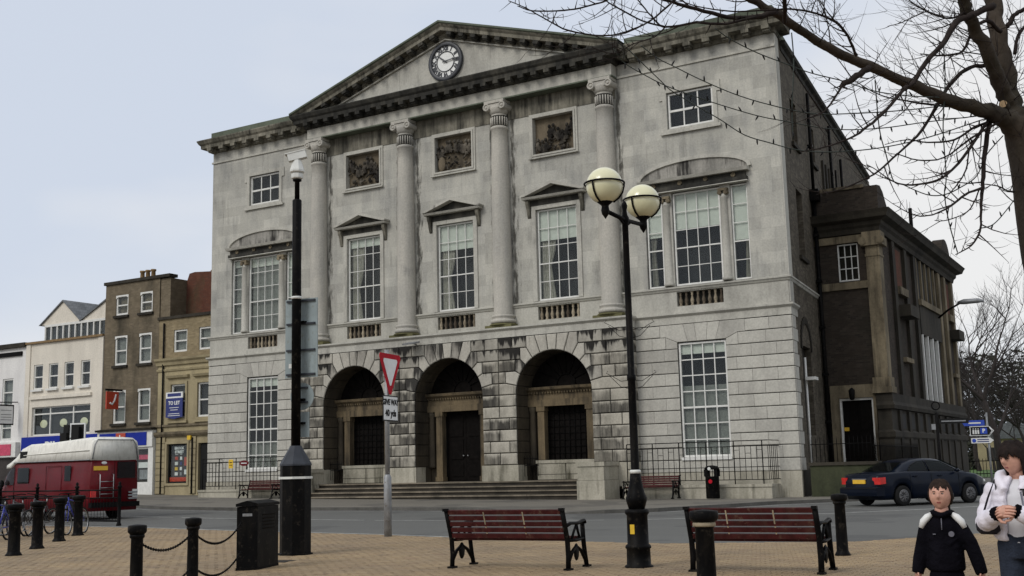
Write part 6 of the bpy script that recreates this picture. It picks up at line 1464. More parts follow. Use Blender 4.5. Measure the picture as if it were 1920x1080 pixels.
# ---------------------------------------------------------------- people
def head(b, c, h, yaw=0, pitch=0, child=False):
    """head with brow, sockets, nose, lips, chin and ears; face toward -y. material 0 skin, 1 lips, 2 brows"""
    rx, ry, rz = h*.335, h*.41, h*.5; nU, nV = 56, 52; vs = []
    rot = Matrix.Rotation(yaw,3,'Z') @ Matrix.Rotation(pitch,3,'X')
    g = lambda a, m, s: math.exp(-((a-m)/s)**2)
    for j in range(nV+1):
        th = math.pi*j/nV; z = -math.cos(th)
        for i in range(nU):
            ph = 2*math.pi*i/nU; s = max(math.sin(th), .015); x, y = s*math.sin(ph), -s*math.cos(ph)
            f = max(0, -y); X, Y, Z = x*rx, y*ry, z*rz
            if z < 0: X *= 1-.3*(-z)**1.6; Y *= 1-.16*(-z)**2 if y < 0 else 1-.45*(-z)
            front = f**3
            Y -= h*(.085*g(x,0,.14)*g(z,-.13,.13)+.05*g(x,0,.1)*g(z,.0,.16))*(f > .5)
            Y += h*.03*(g(x,.36,.16)+g(x,-.36,.16))*g(z,.08,.11)*(f > .3)
            Y -= h*.016*(g(x,.34,.2)+g(x,-.34,.2))*g(z,.24,.08)*(f > .3)
            Y -= h*.022*g(x,0,.26)*g(z,-.46,.075)*(f > .3); Y += h*.012*g(x,0,.24)*g(z,-.46,.02)*(f > .3)
            Y -= h*.03*g(x,0,.22)*g(z,-.78,.13)*(f > .2)
            vs.append(Vector(c)+rot @ Vector((X, Y, Z)))
    n0 = len(b.f); fs = [(j*nU+i, j*nU+(i+1)%nU, (j+1)*nU+(i+1)%nU, (j+1)*nU+i) for j in range(nV) for i in range(nU)]
    b.add(vs, fs, True)
    for k in range(nV*nU):
        j, i = divmod(k, nU); z = -math.cos(math.pi*(j+.5)/nV); ph = 2*math.pi*(i+.5)/nU; s = math.sin(math.pi*(j+.5)/nV); x, y = s*math.sin(ph), -s*math.cos(ph)
        if y < -.5 and abs(x) < .24 and abs(z+.46) < .06: b.mi[n0+k] = 1
        if y < -.5 and .17 < abs(x) < .54 and abs(z-.225+(abs(x)-.34)**2*.8) < .03: b.mi[n0+k] = 2
    for sg in (-1,1):
        n1 = len(b.v); b.ball((0,0,0), (h*.03,h*.06,h*.1), 8, 6)
        for q in range(n1, len(b.v)): b.v[q] = tuple(Vector(c)+rot @ (Vector(b.v[q])+Vector((sg*rx*.98, h*.03, -h*.03))))
    return rot
def eyes(p, c, h, rot):
    for s in (-1,1):
        q = Vector(c)+rot @ Vector((s*h*.115, -h*.345, h*.045)); e = MB().ball(q, (h*.048,h*.03,h*.022), 10, 8).obj('eye', 'eyewhite', p, world=False)
        MB().ball(q+rot @ Vector((0,-h*.022,0)), (h*.024,h*.012,h*.02), 8, 6).obj('iris', 'ink', e, world=False)
def torso(b, rings, n=24):
    b.loft([[(cx+rx*math.cos(2*math.pi*k/n), cy+ry*math.sin(2*math.pi*k/n), z) for k in range(n)] for z, cx, cy, rx, ry in rings])
def hair_cap(b, c, h, rot, fr, low, seed, thick=.06, n=420, side=.0, length=.18):
    """strand locks over a scalp shell"""
    r = random.Random(seed); rx, ry, rz = h*(.335+thick), h*(.41+thick), h*(.5+thick)
    nU, nV = 32, 16; vs = []; ok = []
    def lim(ph):  # lowest height of hair by direction; 0 = face
        jag = .09*math.sin(ph*9+seed)+.06*math.sin(ph*17+seed*2)
        f = (1+math.cos(ph))/2; w = min(1,max(0,(f-.5)/.26)); w = w*w*(3-2*w); return lerp(low, fr+jag, w)
    for j in range(nV+1):
        for i in range(nU):
            ph = 2*math.pi*i/nU; zz = lerp(1, lim(ph), (j/nV)**1.0); th = math.acos(max(-1,min(1,zz))); s = math.sin(th) if zz > -1 else .1
            if zz < -.2: s = max(s, .75)
            k = 1+r.uniform(-.025,.025); vs.append(Vector(c)+rot @ Vector((k*rx*s*math.sin(ph), -k*ry*s*math.cos(ph)+h*.02, k*rz*zz)))
    b.add(vs, [(j*nU+i, (j+1)*nU+i, (j+1)*nU+(i+1)%nU, j*nU+(i+1)%nU) for j in range(nV) for i in range(nU)], True)
    for _ in range(n):
        ph = r.uniform(0,2*math.pi); z1 = lim(ph)+r.uniform(-.12,.06); z0 = r.uniform(z1, .95); pts = []
        for q in range(4):
            zz = max(z1-.08, z0-(z0-z1+.08)*q/3*r.uniform(.8,1)); s = math.sin(math.acos(max(-1,min(1,zz)))); s = max(s,.75) if zz < -.2 else s
            k = 1.03+.02*q*side; p2 = ph+r.uniform(-.05,.05); pts.append(Vector(c)+rot @ Vector((k*rx*s*math.sin(p2), -k*ry*s*math.cos(p2)+h*.02, k*rz*zz)))
        b.tube(pts, [h*.016,h*.018,h*.014,h*.004], 4)
def hand(b, wr, dr, up, size, curl=.5, thumb=1):
    """palm, four bent fingers and a thumb; wr wrist, dr pointing direction, up back-of-hand direction"""
    d = Vector(dr).normalized(); u = Vector(up); u = (u-d*u.dot(d)).normalized(); s = d.cross(u); w = Vector(wr); S = size
    b.tube([w-d*.02*S, w+d*.25*S, w+d*.52*S], [.17*S,.24*S,.23*S], 8, flat=(1.0,.5) if abs(s.z) < .7 else (.5,1.0))
    for k, l in enumerate((.36,.42,.4,.31)):
        o = w+d*.5*S+s*((k-1.5)*.115*S); a = curl*1.1; p1 = o+(d*math.cos(a*.5)-u*math.sin(a*.5))*l*.45*S; p2 = p1+(d*math.cos(a*1.3)-u*math.sin(a*1.3))*l*.32*S; p3 = p2+(d*math.cos(a*2)-u*math.sin(a*2))*l*.25*S
        b.tube([o-d*.08*S,o,p1,p2,p3], [.055*S,.058*S,.053*S,.047*S,.036*S], 7)
    o = w+d*.12*S+s*(.2*S*thumb); p1 = o+(d*.6+s*.7*thumb-u*.2).normalized()*.22*S; p2 = p1+(d*.9+s*.2*thumb-u*.3).normalized()*.2*S
    b.tube([w+d*.1*S,o,p1,p2], [.09*S,.08*S,.062*S,.045*S], 7)

# ---- the boy
boy = thing('person', 'boy in a black tracksuit jacket with white shoulder panels walking over the plaza', 'person', (26.0,-33.3,0), R(4))
HC = (0,-.0,1.145); HH = .232
b = MB()
b.tube([(0,.02,.95),(0,.015,1.06)], [.052,.046], 10); torso(b, [(.58,0,.02,.1,.075),(.75,0,.02,.092,.07),(.93,0,.02,.085,.055),(.98,0,.02,.05,.045)])
for s in (-1,1):
    e = .03 if s > 0 else 0; b.tube([(s*.09,.02,.93),(s*(.15+e),.01,.8),(s*(.178+e*1.3),-.01,.68),(s*(.19+e*1.5),-.02,.62)], [.033,.03,.026,.022], 8)
    b.tube([(s*.05,.02,.6),(s*.068,.0,.33),(s*.08,.03,.07)], [.06,.048,.04], 10); b.tube([(s*.08,.05,.04),(s*.085,-.1,.03)], [.04,.035], 8)
bd = solid(b, 'body', ['skin','lips','hair'], boy, .011, 3)
for s in (-1,1): b = MB(); hand(b, (s*(.19+(.045 if s > 0 else 0)),-.022,.61), (s*.12,-.1,-1), (s,0,0), .1, .9, s); b.obj('hand', 'skin', bd, world=False)
b = MB(); rot = head(b, HC, HH, R(-4), R(-2)); b.ball((0,.0,1.03),(.05,.05,.06),10,8); hd = b.obj('head', ['skin','lips','boyhair'], bd, world=False); eyes(hd, HC, HH, rot)
b = MB(); hair_cap(b, HC, HH, rot, .56, -.38, 5, .012, 1500, .0); b.obj('hair', 'boyhair', bd, world=False)
b = MB(); rr = random.Random(8)
torso(b, [(.6,0,.02,.122,.1),(.62,0,.02,.134,.11),(.7,0,.02,.132,.11),(.8,0,.02,.125,.105),(.9,0,.02,.118,.095),(.955,0,.02,.1,.08),(.99,0,.02,.075,.066),(1.03,0,.02,.064,.06)])
for s, e in ((-1,.0),(1,.03)):
    b.tube([(s*.085,.02,.955),(s*.122,.02,.905),(s*(.15+e),.01,.8),(s*(.178+e*1.3),-.01,.68),(s*(.197+e*1.5),-.025,.585)], [.045,.053,.05,.05,.043], 12)
    pass
for k in range(4): z = .63+.06*k; b.tube([(-.1,-.055,z+.03),(rr.uniform(-.05,.05),-.082,z+rr.uniform(-.02,.02)),(.1,-.055,z+.03)], .01, 5)
b.tube([(-.07,.03,1.02),(-.05,-.05,1.02),(0,-.07,1.0),(.05,-.05,1.02),(.07,.03,1.02),(0,.09,1.03),(-.07,.03,1.02)], .022, 6)
jk = solid(b, 'jacket', 'tracksuit', bd, .0105, 3)
b = MB()
for s in (-1,1):     b = MB(); b.tube([(s*.07,.0,.992),(s*.1,-.006,.972),(s*.13,-.006,.94),(s*.15,-.006,.895)], [.018,.026,.027,.018], 8); b.v = [(x, y-.012, z+.016) for x, y, z in b.v]; b.obj('shoulder_panel', 'signwhite', jk, world=False)
b = MB(); b.tube([(0,-.062,1.02),(0,-.072,.95),(0,-.085,.9)], .004, 4); b.obj('zip', 'badge', jk, world=False)
b = MB(); b.lathe(.062,-.07,[(.02,0),(.02,-.012)],14,'y',.87); b.obj('chest_badge', 'badge', jk, world=False); b = MB(); b.box(-.065,-.045,-.083,-.07,.866,.872); b.obj('chest_mark', 'badge', jk, world=False)
b = MB()
torso(b, [(.5,0,.02,.11,.09),(.63,0,.02,.115,.09)])
for s in (-1,1): b.tube([(s*.055,.02,.58),(s*.07,.0,.33),(s*.08,.03,.07)], [.068,.062,.06], 12)
solid(b, 'trousers', 'tracksuit', bd, .012, 3)
for s in (-1,1): MB().ball((s*.087,-.03,.05),(.05,.12,.05),12,8).obj('shoe', 'ink', bd, world=False)

# ---- the woman
wom = thing('person', 'woman in a white puffer jacket with dark fringed hair, hands together', 'person', (26.6,-33.76,0), R(-14))
HC = (-.015,-.03,1.402); HH = .228
b = MB()
b.tube([(0,.03,1.2),(-.008,.0,1.33)], [.056,.05], 12); torso(b, [(.85,0,.02,.17,.11),(1.0,0,.02,.14,.1),(1.15,0,.02,.16,.1),(1.25,0,.03,.14,.075),(1.29,0,.03,.07,.055)])
LA = [(-.16,.03,1.22),(-.215,.02,1.08),(-.225,-.04,.97),(-.15,-.2,1.0),(-.06,-.27,1.045)]
RA = [(.16,.03,1.22),(.22,.02,1.08),(.225,-.04,.97),(.14,-.2,1.01),(.06,-.26,1.06)]
for P_ in (LA, RA): b.tube(P_, [.05,.045,.042,.036,.028], 10)
for s in (-1,1):
    b.tube([(s*.085,.02,.86),(s*.09,-.01,.48),(s*.1,.05,.09)], [.095,.06,.045], 12); b.tube([(s*.1,.07,.05),(s*.105,-.11,.035)], [.045,.04], 8)
bd = solid(b, 'body', ['skin','lips','hair'], wom, .0085, 2)
b = MB(); hand(b, LA[-1], (.75,-.45,.12), (-.5,-.8,.3), .165, .55, 1); b.obj('hand', 'skin', bd, world=False)
b = MB(); hand(b, RA[-1], (-.8,-.42,.02), (.4,-.75,.5), .165, .75, -1); b.obj('hand', 'skin', bd, world=False)
b = MB(); rot = head(b, HC, HH, R(-20), R(7)); b.ball((-.008,.0,1.3),(.055,.05,.06),10,8); hd = b.obj('head', ['skin','lips','hair'], bd, world=False); eyes(hd, HC, HH, rot)
b = MB(); hair_cap(b, HC, HH, rot, .3, -1.12, 9, .05, 1400, .6); b.obj('hair', 'hair', bd, world=False)
b = MB()
def puff(path, rad, rings, seg=14):                        # quilted tube: bulges between stitch lines
    P = [Vector(p) for p in path]; L_ = [0]
    for p, q in zip(P, P[1:]): L_.append(L_[-1]+(q-p).length)
    pts = []; rs = []; N = rings*6
    for k in range(N+1):
        l = L_[-1]*k/N; i = max(j for j in range(len(L_)-1) if L_[j] <= l+1e-9); t = (l-L_[i])/(L_[i+1]-L_[i]); pts.append(P[i].lerp(P[i+1], t)); rs.append(lerp(rad[i],rad[i+1],t)*(.9+.16*abs(math.sin(math.pi*rings*k/N))**.6))
    b.tube(pts, rs, seg)
puff(LA, [.075,.078,.077,.066,.046], 7); puff(RA, [.075,.078,.077,.066,.046], 7)
n = 30
def coat(z, rx, ry, gap, cy=.03):                          # open-fronted body of the coat
    return z, rx, ry, gap, cy
zs = [.87+.0125*k for k in range(33)]; outer = []
for q, z in enumerate(zs):
    t = (z-.87)/.4; f = .95+.09*abs(math.sin(math.pi*7*t))**.6; rx = .178 if z < 1.18 else lerp(.178,.1,(z-1.18)/.09); ry = .15 if z < 1.18 else lerp(.15,.1,(z-1.18)/.09); gap = lerp(.42,.26,t)
    for sg in (-1,1):
        pts = []
        for k in range(13):
            a = lerp(gap, math.pi, k/12); pts.append((sg*rx*f*math.sin(a), .02-ry*f*math.cos(a), z))
        for p, q2 in zip(pts, pts[1:]): outer.append((p, q2))
for p, q2 in outer: b.tube([p, q2], .02, 5)
for sg in (-1,1): b.tube([(sg*.1,.09,1.3),(sg*.125,.0,1.285),(sg*.1,-.09,1.25),(sg*.05,-.14,1.19)], [.035,.04,.036,.025], 10)
b.tube([(-.1,.09,1.3),(0,.12,1.31),(.1,.09,1.3)], .045, 10)
jk = solid(b, 'puffer_jacket', 'puffer', bd, .011, 2)
text('TH', .065, 'ink', jk, (.1,-.15,1.175), (R(84),0,R(14)), 'monogram', .003, bold=.002)
b = MB(); b.tube([(.06,-.16,1.18),(.085,-.172,1.0),(.09,-.165,.87)], .006, 5); b.obj('zip', 'badge', jk, world=False)
for P_ in (LA, RA):
    v = (Vector(P_[-1])-Vector(P_[-2])).normalized(); p = Vector(P_[-1]); MB().tube([p-v*.035,p+v*.012],[.05,.046],12).obj('cuff', 'tracksuit', jk, world=False)
b = MB(); torso(b, [(.84,0,.015,.172,.125),(1.0,0,.015,.15,.12),(1.15,0,.01,.165,.125),(1.22,0,.015,.14,.1),(1.262,0,.02,.09,.072)]); solid(b, 't_shirt', 'tee', bd, .012, 3)
b = MB(); torso(b, [(.74,0,.02,.165,.12),(.86,0,.02,.178,.13),(.93,0,.02,.168,.126)])
for s in (-1,1): b.tube([(s*.085,.02,.84),(s*.095,-.01,.48),(s*.105,.05,.07)], [.105,.078,.08], 14)
solid(b, 'jeans', 'jeans', bd, .012, 3)
for s in (-1,1): MB().ball((s*.107,-.03,.05),(.055,.14,.05),12,8).obj('shoe', 'ink', bd, world=False)
hb_ = thing('handbag', 'small dark handbag hanging under the elbow of the woman in white', 'handbag', (26.39,-33.84,.9), R(-16))
b = MB(); b.loft([[(x*sc,y*sc*.5,z) for x,y in ((-.1,-.04),(-.06,-.075),(.06,-.075),(.1,-.04),(.1,.04),(.06,.075),(-.06,.075),(-.1,.04))] for z, sc in ((0,.5),(.025,.75),(.065,.8),(.1,.65),(.115,.45))]); b.obj('bag_body', 'bag', hb_, world=False)
b = MB(); b.tube([(-.04,.0,.1),(.0,.03,.24),(.06,.02,.36),(.07,.03,.2),(.05,0,.1)], .007, 5); b.obj('bag_strap', 'bag', hb_, world=False)
# ---------------------------------------------------------------- the bare tree on the right and its fairy lights
# each limb: (x, y, z, radius) points in metres
LIMBS={'limbA':[(26.6,-30.44,4.47,0.129),(26.47,-30.64,4.58,0.1075),(26.36,-30.78,4.63,0.0917),(26.26,-30.92,4.66,0.076),(26.04,-31.19,4.72,0.0626),(25.76,-31.56,4.83,0.0543),(25.47,-31.95,4.94,0.0486),(25.19,-32.35,5.06,0.043),(24.94,-32.74,5.24,0.0398),(24.8,-32.96,5.33,0.0371),(24.65,-33.2,5.41,0.0321),(24.41,-33.56,5.51,0.0225)],'stemB':[(26.46,-30.57,4.73,0.0774),(26.42,-30.7,4.86,0.0769),(26.36,-30.9,5.08,0.0711),(26.29,-31.14,5.33,0.0652),(26.23,-31.32,5.51,0.0597),(26.21,-31.46,5.67,0.0543),(26.16,-31.66,5.89,0.0439)],'stemC':[(26.48,-30.53,4.6,0.1239),(26.44,-30.54,4.8,0.0985),(26.43,-30.5,5.2,0.0837),(26.39,-30.48,5.62,0.0845),(26.37,-30.47,5.9,0.0823),(26.34,-30.45,6.25,0.0749)],'trunk':[(26.42,-29.62,-0.61,0.2838),(26.56,-29.86,1.17,0.2684),(26.65,-30.09,2.7,0.2529),(26.62,-30.22,3.32,0.2451),(26.6,-30.31,3.73,0.2322),(26.59,-30.39,4.14,0.2193),(26.56,-30.46,4.44,0.2064),(26.52,-30.52,4.64,0.1703)],'D':[(26.45,-31.2,5.56,0.0348),(26.32,-31.38,5.46,0.032),(26.17,-31.58,5.34,0.0292),(26.06,-31.76,5.1,0.024),(25.95,-31.96,4.9,0.0213),(25.85,-32.13,4.68,0.0187),(25.78,-32.24,4.59,0.0163),(25.66,-32.45,4.37,0.0137),(25.54,-32.64,4.2,0.0113),(25.43,-32.82,4.07,0.0089),(25.28,-33.07,3.96,0.0066),(25.14,-33.3,3.89,0.0043)],'E':[(26.34,-30.49,5.2,0.0263),(26.25,-30.62,5.2,0.0209),(26.11,-30.79,5.14,0.0207),(25.95,-31.01,4.91,0.0179),(25.87,-31.15,4.71,0.0152),(25.71,-31.39,4.39,0.0125),(25.53,-31.65,4.15,0.0098),(25.39,-31.86,3.97,0.0085),(25.16,-32.18,3.8,0.0059),(25.01,-32.41,3.73,0.0035)],'F':[(26.29,-30.78,4.68,0.0256),(26.27,-30.84,4.51,0.0229),(26.21,-30.96,4.14,0.0201),(26.19,-31.04,3.89,0.0174),(26.17,-31.12,3.67,0.0123),(26.16,-31.17,3.49,0.0098),(26.12,-31.23,3.38,0.0098),(26.06,-31.3,3.3,0.0073),(25.96,-31.41,3.23,0.0048)],'F2':[(26.19,-31.05,3.89,0.0124),(26.07,-31.32,3.79,0.011),(25.99,-31.55,3.66,0.0096),(25.89,-31.8,3.55,0.0071),(25.8,-32.06,3.49,0.0058),(25.73,-32.28,3.5,0.0046),(25.69,-32.45,3.52,0.0034)],'F3':[(26.16,-31.06,3.87,0.0075),(26.11,-31.26,3.68,0.0061),(26.04,-31.47,3.57,0.0048),(25.93,-31.73,3.49,0.0047),(25.88,-31.85,3.48,0.0033)],'G':[(26.31,-30.76,4.67,0.0179),(26.26,-30.87,4.56,0.0152),(26.12,-31.2,4.23,0.0148),(25.97,-31.54,3.95,0.0121),(25.83,-31.82,3.83,0.0095),(25.66,-32.17,3.78,0.007),(25.55,-32.49,3.85,0.0045),(25.5,-32.62,3.88,0.0034)],'G2':[(26.09,-30.94,4.3,0.0076),(26.07,-31.11,4.07,0.0075),(26.01,-31.27,3.91,0.0062),(25.95,-31.4,3.8,0.0049)],'H':[(25.48,-32.11,4.89,0.0311),(25.39,-32.26,4.78,0.0284),(25.3,-32.4,4.68,0.0235),(25.29,-32.42,4.66,0.0117),(25.24,-32.54,4.51,0.0093),(25.17,-32.66,4.38,0.0069),(25.07,-32.83,4.3,0.0046)],'I':[(25.41,-32.28,4.96,0.0142),(25.38,-32.42,5.11,0.0117),(25.32,-32.56,5.2,0.0117),(25.2,-32.73,5.25,0.0093),(25.03,-32.96,5.25,0.008),(24.69,-33.39,5.16,0.0067),(24.47,-33.7,5.15,0.0044),(24.34,-33.89,5.19,0.0033)],'J':[(24.88,-32.89,5.29,0.0325),(24.77,-33.05,5.21,0.023),(24.6,-33.32,5.16,0.0181),(24.43,-33.6,5.17,0.0156),(24.31,-33.82,5.18,0.0132),(24.15,-34.12,5.2,0.0108)],'K':[(24.77,-33.06,5.21,0.0138),(24.6,-33.39,5.07,0.0112),(24.46,-33.7,5.01,0.011),(24.31,-34.02,4.9,0.0086),(24.27,-34.2,4.94,0.0064),(24.25,-34.37,5.0,0.0063),(24.23,-34.51,5.06,0.0041)],'K2':[(24.22,-33.8,4.99,0.0077),(24.15,-34.11,4.96,0.0065),(24.09,-34.39,4.97,0.0063),(24.06,-34.59,4.98,0.0052),(24.04,-34.86,5.0,0.004)],'L':[(24.39,-33.86,5.2,0.0087),(24.34,-33.97,5.1,0.0087),(24.24,-34.17,4.91,0.0074),(24.13,-34.38,4.78,0.0073),(24.03,-34.59,4.7,0.0062),(23.89,-34.9,4.67,0.006),(23.82,-35.09,4.7,0.005),(23.75,-35.32,4.74,0.0039),(23.7,-35.47,4.75,0.0029)],'M':[(24.0,-34.21,5.2,0.0086),(23.95,-34.35,5.09,0.0075),(23.87,-34.57,4.98,0.0063),(23.8,-34.79,4.89,0.0062),(23.7,-35.11,4.8,0.005),(23.66,-35.27,4.79,0.003)],'N':[(24.29,-33.98,4.91,0.0065),(24.24,-34.08,4.81,0.0054),(24.13,-34.25,4.72,0.0047),(24.03,-34.42,4.61,0.0042),(23.94,-34.61,4.62,0.0031)],'O':[(26.44,-30.72,5.47,0.0206),(26.35,-30.91,5.54,0.0205),(26.24,-31.06,5.43,0.0152),(26.18,-31.18,5.24,0.0126),(26.12,-31.27,5.15,0.01),(25.98,-31.49,5.09,0.0074),(25.85,-31.69,5.07,0.0049)],'P':[(26.48,-30.48,5.59,0.0263),(26.54,-30.4,5.72,0.0238),(26.63,-30.29,5.81,0.0212),(26.77,-30.14,5.9,0.016)],'Q':[(26.48,-30.53,4.59,0.0232),(26.35,-30.7,4.73,0.018),(26.22,-30.82,4.75,0.0128),(26.05,-30.98,4.72,0.0102),(25.8,-31.21,4.73,0.0101),(25.64,-31.37,4.75,0.0076),(25.44,-31.57,4.79,0.005),(25.26,-31.78,4.91,0.0037)],'R':[(26.33,-30.74,4.6,0.0153),(26.17,-30.95,4.51,0.0127),(26.0,-31.17,4.36,0.01),(25.81,-31.43,4.3,0.0074),(25.66,-31.65,4.3,0.0049),(25.51,-31.86,4.23,0.0036)],'S':[(26.36,-30.83,4.55,0.0127),(26.14,-31.12,4.36,0.01),(25.93,-31.41,4.14,0.0074),(25.75,-31.67,4.09,0.0061),(25.61,-31.9,4.12,0.0048)],'T':[(24.97,-32.93,5.16,0.0184),(25.06,-33.19,5.2,0.0179),(25.16,-33.54,5.23,0.0151)],'U':[(26.23,-31.32,5.52,0.0124),(26.11,-31.55,5.4,0.0098),(25.99,-31.81,5.39,0.0072),(25.91,-32.0,5.41,0.006),(25.83,-32.25,5.45,0.0047)],'V':[(25.97,-31.81,5.42,0.006),(25.91,-32.16,5.26,0.0059),(25.86,-32.52,5.09,0.0045),(25.81,-32.87,4.95,0.0033)],'W':[(26.4,-30.46,3.94,0.0103),(26.35,-30.54,3.94,0.0077),(26.28,-30.68,3.97,0.0064),(26.19,-30.83,3.97,0.0051)],'X':[(26.52,-30.52,5.3,0.0208),(26.58,-30.4,5.54,0.0158),(26.69,-30.26,5.68,0.0133)]}
STRINGS={'s1':[(23.6,-33.48,5.04),(23.65,-33.38,4.93),(23.8,-33.19,4.82),(23.92,-33.05,4.75),(24.04,-32.92,4.7),(24.23,-32.71,4.63),(24.51,-32.42,4.54),(24.72,-32.21,4.5),(25.05,-31.88,4.45),(25.41,-31.54,4.48),(25.79,-31.21,4.56),(26.26,-30.79,4.65)],'s2':[(23.81,-33.36,5.06),(23.9,-33.22,4.97),(24.0,-33.1,4.91),(24.19,-32.88,4.8),(24.4,-32.64,4.7),(24.62,-32.4,4.63),(24.92,-32.09,4.57),(25.24,-31.79,4.59),(25.64,-31.41,4.65),(26.02,-31.06,4.73)],'s3':[(23.72,-33.52,5.03),(23.8,-33.4,4.92),(23.91,-33.22,4.77),(23.98,-33.11,4.68),(24.14,-32.91,4.56),(24.28,-32.73,4.46),(24.43,-32.54,4.34),(24.61,-32.34,4.28),(24.8,-32.14,4.23),(25.04,-31.89,4.23),(25.4,-31.55,4.29),(25.78,-31.21,4.41),(26.25,-30.79,4.62)],'s4':[(24.45,-33.23,5.12),(24.54,-33.11,5.04),(24.7,-32.9,4.95),(24.87,-32.71,4.88),(25.05,-32.51,4.81),(25.27,-32.27,4.76),(25.49,-32.03,4.69),(25.72,-31.79,4.67),(25.96,-31.56,4.67)],'s5':[(26.01,-31.39,5.21),(25.99,-31.34,4.89),(25.93,-31.3,4.45),(25.91,-31.23,4.01),(25.88,-31.22,3.84),(25.89,-31.16,3.57),(25.93,-31.09,3.3)],'s6':[(25.47,-31.88,4.84),(25.44,-31.71,4.43),(25.46,-31.6,4.2),(25.48,-31.5,3.99),(25.52,-31.45,3.94)],'s7':[(25.04,-32.98,5.03),(25.03,-32.94,4.76),(24.98,-32.9,4.4),(24.96,-32.86,4.13)],'s8':[(25.58,-31.64,3.9),(25.75,-31.41,3.82),(25.88,-31.25,3.83),(26.01,-31.11,3.91),(26.14,-30.97,4.03),(26.23,-30.85,4.25),(26.37,-30.69,4.45)],'s9':[(26.14,-31.01,3.52),(26.21,-30.9,3.55),(26.27,-30.79,3.62),(26.35,-30.65,3.75),(26.4,-30.56,3.84)]}
TO = Vector((26.5,-29.7,0))
tree = thing('bare_tree', 'leafless tree with a mossy trunk at the right edge, strung with fairy lights', 'tree', tuple(TO))
def smooth_pts(P, n=3):
    out = []
    for i in range(len(P)-1):
        p0, p1, p2, p3 = P[max(0,i-1)], P[i], P[i+1], P[min(len(P)-1,i+2)]
        for k in range(n):
            t = k/n; out.append(tuple(.5*((2*b_)+(-a_+c_)*t+(2*a_-5*b_+4*c_-d_)*t*t+(-a_+3*b_-3*c_+d_)*t**3) for a_,b_,c_,d_ in zip(p0,p1,p2,p3)))
    return out+[tuple(P[-1])]
tr_ = random.Random(12)
def knobbly(P): return [q if q[3] > .13 else _kn(*q) for q in P]
def _kn(x,y,z,r): return (x+tr_.uniform(-.3,.3)*r, y+tr_.uniform(-.3,.3)*r, z+tr_.uniform(-.3,.3)*r, r*tr_.uniform(.94,1.07))
tw = MB(); big = MB()
def twiglet(p, d, l, r):
    """short spur twig, curling upward at the tip, with a bud"""
    d = d.normalized(); pts = [p]; n = 4
    w = Vector((tr_.uniform(-.4,.4), tr_.uniform(-.4,.4), tr_.uniform(-.2,.5)))
    for k in range(n):
        d = (d+w*.22+Vector((0,0,.08))).normalized(); pts.append(pts[-1]+d*l/n)
    tw.tube(pts, [r*(1-.75*k/n) for k in range(n+1)], 4); return pts
for nm, P in LIMBS.items():
    Q = smooth_pts(P, 4)
    if P[0][3] > .045 or P[1][3] > .045:
        Q = knobbly(Q); big.tube([q[:3] for q in Q], [q[3] for q in Q], 12); thick = True
    else:
        Q = knobbly(Q); tw.tube([q[:3] for q in Q], [max(q[3],.003) for q in Q], 6); thick = False
    step = 1 if thick else 2
    for i in range(2, len(Q)-1):
        x,y,z,r = Q[i]; d = Vector(Q[i+1][:3])-Vector(Q[i-1][:3]); d.normalize()
        if nm == 'trunk' and z < 3.2: continue
        for _ in range(1 if r > .004 else 1):
            side = Vector((tr_.uniform(-1,1),tr_.uniform(-1,1),tr_.uniform(-.7,.9))); side = (side-d*side.dot(d)).normalized()
            if r < .035:
                l = tr_.uniform(.03,.12) if tr_.random() < .75 else tr_.uniform(.2,.5)
                pts = twiglet(Vector((x,y,z)), d*.5+side, l, min(r*.55,.006)+.0012)
                if l > .25:
                    for q in pts[1:]: twiglet(q, (q-pts[0])*.8+Vector((tr_.uniform(-1,1),tr_.uniform(-1,1),tr_.uniform(-.6,1)))*.25, tr_.uniform(.05,.22), .0026)
            elif tr_.random() < .4:
                l = tr_.uniform(.1,.7); pts = twiglet(Vector((x,y,z))+side*r*.8, d*.3+side+Vector((0,0,.2)), l, .0065)
                for q in pts[1:]:
                    for _ in range(1): twiglet(q, (q-pts[0])*.6+Vector((tr_.uniform(-1,1),tr_.uniform(-1,1),tr_.uniform(-.4,1)))*.4, tr_.uniform(.1,.45), .003)
# upper limbs above the view
def upward(p, d, l, r, lev):
    pts = [p]; n = 5
    for k in range(n):
        d = (d+Vector((tr_.uniform(-.25,.25),tr_.uniform(-.25,.25),tr_.uniform(-.05,.2)))).normalized(); pts.append(pts[-1]+d*l/n)
    (big if r > .03 else tw).tube(pts, [r*(1-.6*k/n) for k in range(n+1)], 8 if r > .03 else 5)
    if lev < 3:
        for k in range(2, n+1):
            for _ in range(1 if k < n else 2):
                a = tr_.uniform(0,6.28); upward(pts[k], (d+Vector((math.cos(a),math.sin(a),.3))*.7).normalized(), l*.62, r*.45, lev+1)
for nm in ('stemB','stemC','limbA','T'):
    P = LIMBS[nm]; d = Vector(P[-1][:3])-Vector(P[-2][:3]); upward(Vector(P[-1][:3])-d.normalized()*.03, d.normalized(), 2.2 if nm != 'T' else 1.0, P[-1][3], 0 if nm != 'T' else 2)
